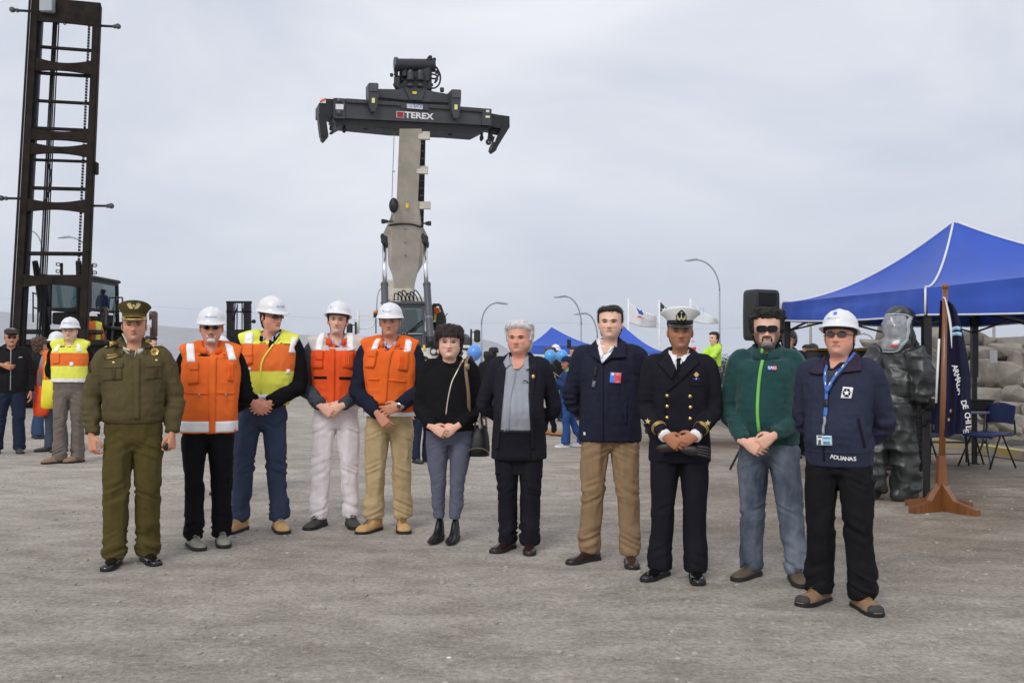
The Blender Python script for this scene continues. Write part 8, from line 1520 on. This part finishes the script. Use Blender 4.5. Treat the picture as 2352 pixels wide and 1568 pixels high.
rk = [(800, 270, 125, 80), (905, 305, 75, 65), (1090, 300, 135, 75), (780, 430, 135, 95), (1060, 400, 160, 85), (800, 600, 135, 125), (1010, 640, 195, 165), (1210, 500, 130, 115), (1150, 820, 125, 95), (880, 850, 145, 100), (1240, 690, 70, 100), (1130, 950, 150, 65), (850, 965, 140, 70), (1190, 1080, 110, 70), (400, 290, 70, 130), (1010, 1120, 190, 70), (850, 1120, 130, 60), (1185, 1190, 120, 55), (1060, 1230, 120, 40), (560, 430, 130, 110), (420, 520, 140, 120), (620, 640, 130, 120), (470, 760, 150, 120), (650, 850, 130, 100), (430, 960, 150, 90), (640, 1030, 140, 75), (250, 470, 120, 110), (250, 700, 130, 120), (240, 920, 140, 90), (1340, 320, 120, 90), (1360, 520, 130, 110), (1370, 760, 130, 120), (1350, 980, 140, 90), (1350, 1150, 120, 60), (100, 560, 120, 100), (90, 800, 130, 110)]
for i, (x, y, rx, ry) in enumerate(rk):
    d = 16.4 + max(0, (1130 - y)) / 860 * 4.2; k = d / FPX * .91875 / 3.92; c = P((2240 + x / 3.92) * .91875, (780 + y / 3.92) * .91875, d); rock(c, (rx * k * 1.12, (rx + ry) * .55 * k, ry * k * 1.15), i + 3)
for i, (x, y, rx, ry, d) in enumerate(((1000, 1090, 62, 75, 20.5), (930, 1215, 130, 62, 19.5), (1015, 1160, 70, 60, 20), (1490, 1160, 80, 130, 19), (840, 1260, 90, 40, 19.2), (1000, 1290, 150, 60, 18.6))): k = d / FPX * .91875 / 3.734; rock(P((1940 + x / 3.734) * .91875, (540 + y / 3.734) * .91875, d), (rx * k * 1.1, (rx + ry) * .5 * k, ry * k * 1.1), i + 71)
V, Fc = grid_sheet(np.linspace(3.4, 14, 50), np.linspace(17.0, 24, 30), lambda X, Y: np.stack([X, Y, np.clip((Y - 17.0) * .42, 0, 1.55) * sm(X, 4.0, 7.0) - .05 + .05 * fbm(np.stack([X, Y, X * 0], 1), 2)], 1)); tag(obj('gravel_bank', (V, Fc), mat('bank_dark', (.12, .11, .10), .95, var=.3)), kind='structure')
rg_ = np.random.default_rng(5); sb = MB()
for i in range(60):
    u = rg_.random(); a = k0 + (k1 - k0) * u; a = a + np.array([.1, .6 + 1.2 * rg_.random(), 0]); s = .04 + .10 * rg_.random() ** 2; V, Fc = ell((0, 0, 0), (s * 1.3, s, s * .7), 8, 5, rotz(rg_.random() * 6)); sb.add(V * (1 + .3 * (rg_.random((len(V), 1)) - .5)) + a + [0, 0, s * .3], Fc)
tag(obj('rubble', sb, M_ROCK, None, smooth=False), kind='stuff')
def bush(px, py, d, r, label):
    c = P(px, py, d); t = thing('bush', label, 'bush', (c[0], d, 0)); g_ = np.random.default_rng(3); b = MB(); n = 900
    for i in range(n):
        v = unit(g_.normal(size=3)) * r * (.5 + .5 * g_.random() ** .4) * (1 + .3 * math.sin(i)); v[2] = abs(v[2]) * 1.1; ctr = np.array([c[0], d, c[2] - r]) + v * [1.5, 1.2, 1.0]; M_ = rotz(g_.random() * 6) @ rotx(g_.random() * 3); L = np.array([[-.035, 0, 0], [0, .012, 0], [.035, 0, 0], [0, -.012, .004]]) @ M_.T; b.add(L + ctr, [(0, 1, 2, 3)])
    tag(obj('foliage', b, mat('bush_leaf', (0.045, 0.065, 0.022), .7, var=.4, scale=3), t, smooth=False), kind='stuff'); obj('stem', tube([(c[0], d, 0), (c[0], d, max(.2, c[2] - r * .5))], .03, 6), mat('bark', (.08, .06, .04), .9), t)
bush(1663, 822, 24, .34, 'low green bush behind the boy in the neon jacket')
# red and white off road buggy behind the navy officer
vb = P(1640, 820, 16.8); VX = vb[0]; BG = thing('buggy', 'red and white off-road buggy with knobby black tyres behind the navy officer', 'vehicle', (VX, 16.8, 0)); M_RED = mat('buggy_red', A(206, 44, 48), .35, var=.06, coat=.4); M_BW = mat('buggy_white', A(206, 204, 200), .4, var=.05)
q = MB()
for y in (16.5, 17.5):
    q.prism([(VX - 1.05, y, .55), (VX - 1.0, y, .80), (VX - .35, y, 1.02), (VX + .35, y, .92), (VX + 1.0, y, .98), (VX + 1.05, y, .55)], (0, .08 if y < 17 else -.08, 0))
q.bbox((VX - .7, 17, .72), (.75, .98, .30), .06, roty(-.12)); q.bbox((VX + .8, 17, .75), (.6, .98, .35), .06); obj('body', q, M_RED, BG, smooth=False)
q = MB(); q.prism([(VX + .35, 16.46, .93), (VX + 1.08, 16.46, .99), (VX + 1.1, 16.46, 1.16), (VX + .80, 16.46, 1.24), (VX + .3, 16.46, 1.14)], (0, 1.06, 0)); q.prism([(VX - .95, 16.46, .82), (VX - .3, 16.46, 1.04), (VX - .3, 16.46, 1.12), (VX - .9, 16.46, .90)], (0, 1.06, 0)); q.prism([(VX + .72, 16.5, 1.24), (VX + .80, 16.5, 1.24), (VX + 1.0, 16.5, 1.42), (VX + .95, 16.5, 1.43)], (0, .98, 0)); obj('white_panel', q, M_BW, BG, smooth=False)
q = MB(); q.prism([(VX - 1.02, 16.5, 1.36), (VX - .34, 16.5, 1.54), (VX - .34, 16.5, 1.59), (VX - .98, 16.5, 1.42)], (0, 1.0, 0)); obj('red_roof', q, M_RED, BG, smooth=False)
q = MB()
for y in (16.55, 17.45):
    for x0_, z0_, x1_, z1_ in ((-.9, .8, -.95, 1.40), (-.36, .95, -.36, 1.55), (-.95, 1.39, -.36, 1.56)): q.add(*tube([(VX + x0_, y, z0_), (VX + x1_, y, z1_)], .025, 8))
obj('roll_frame', q, M_BW, BG)
for x in (-.72, .95):
    for y in (16.45, 17.55): wheel(BG, (VX + x, y, .29), .29, .24, (0, 1, 0), M_BLACK, 16)
q = MB(); q.add(*tube([G(1990, 1036), G(2050, 1038), G(2130, 1043), G(2240, 1046), G(2352, 1060)], .006, 5, 40)); v = q.get(); v[0][:, 2] += .012; solo('cable', v, M_RUBBER, 'thin black cable lying on the ground under the canopy', 'cable')
pp = G(1031, 1510); q = MB(); q.bbox((pp[0], pp[1], gz(pp[0], pp[1]) + .004), (.022, .014, .008), .003); solo('paper_scrap', q, M_WHITE, 'tiny white paper scrap on the bare ground in front of the row', 'scrap', smooth=False)
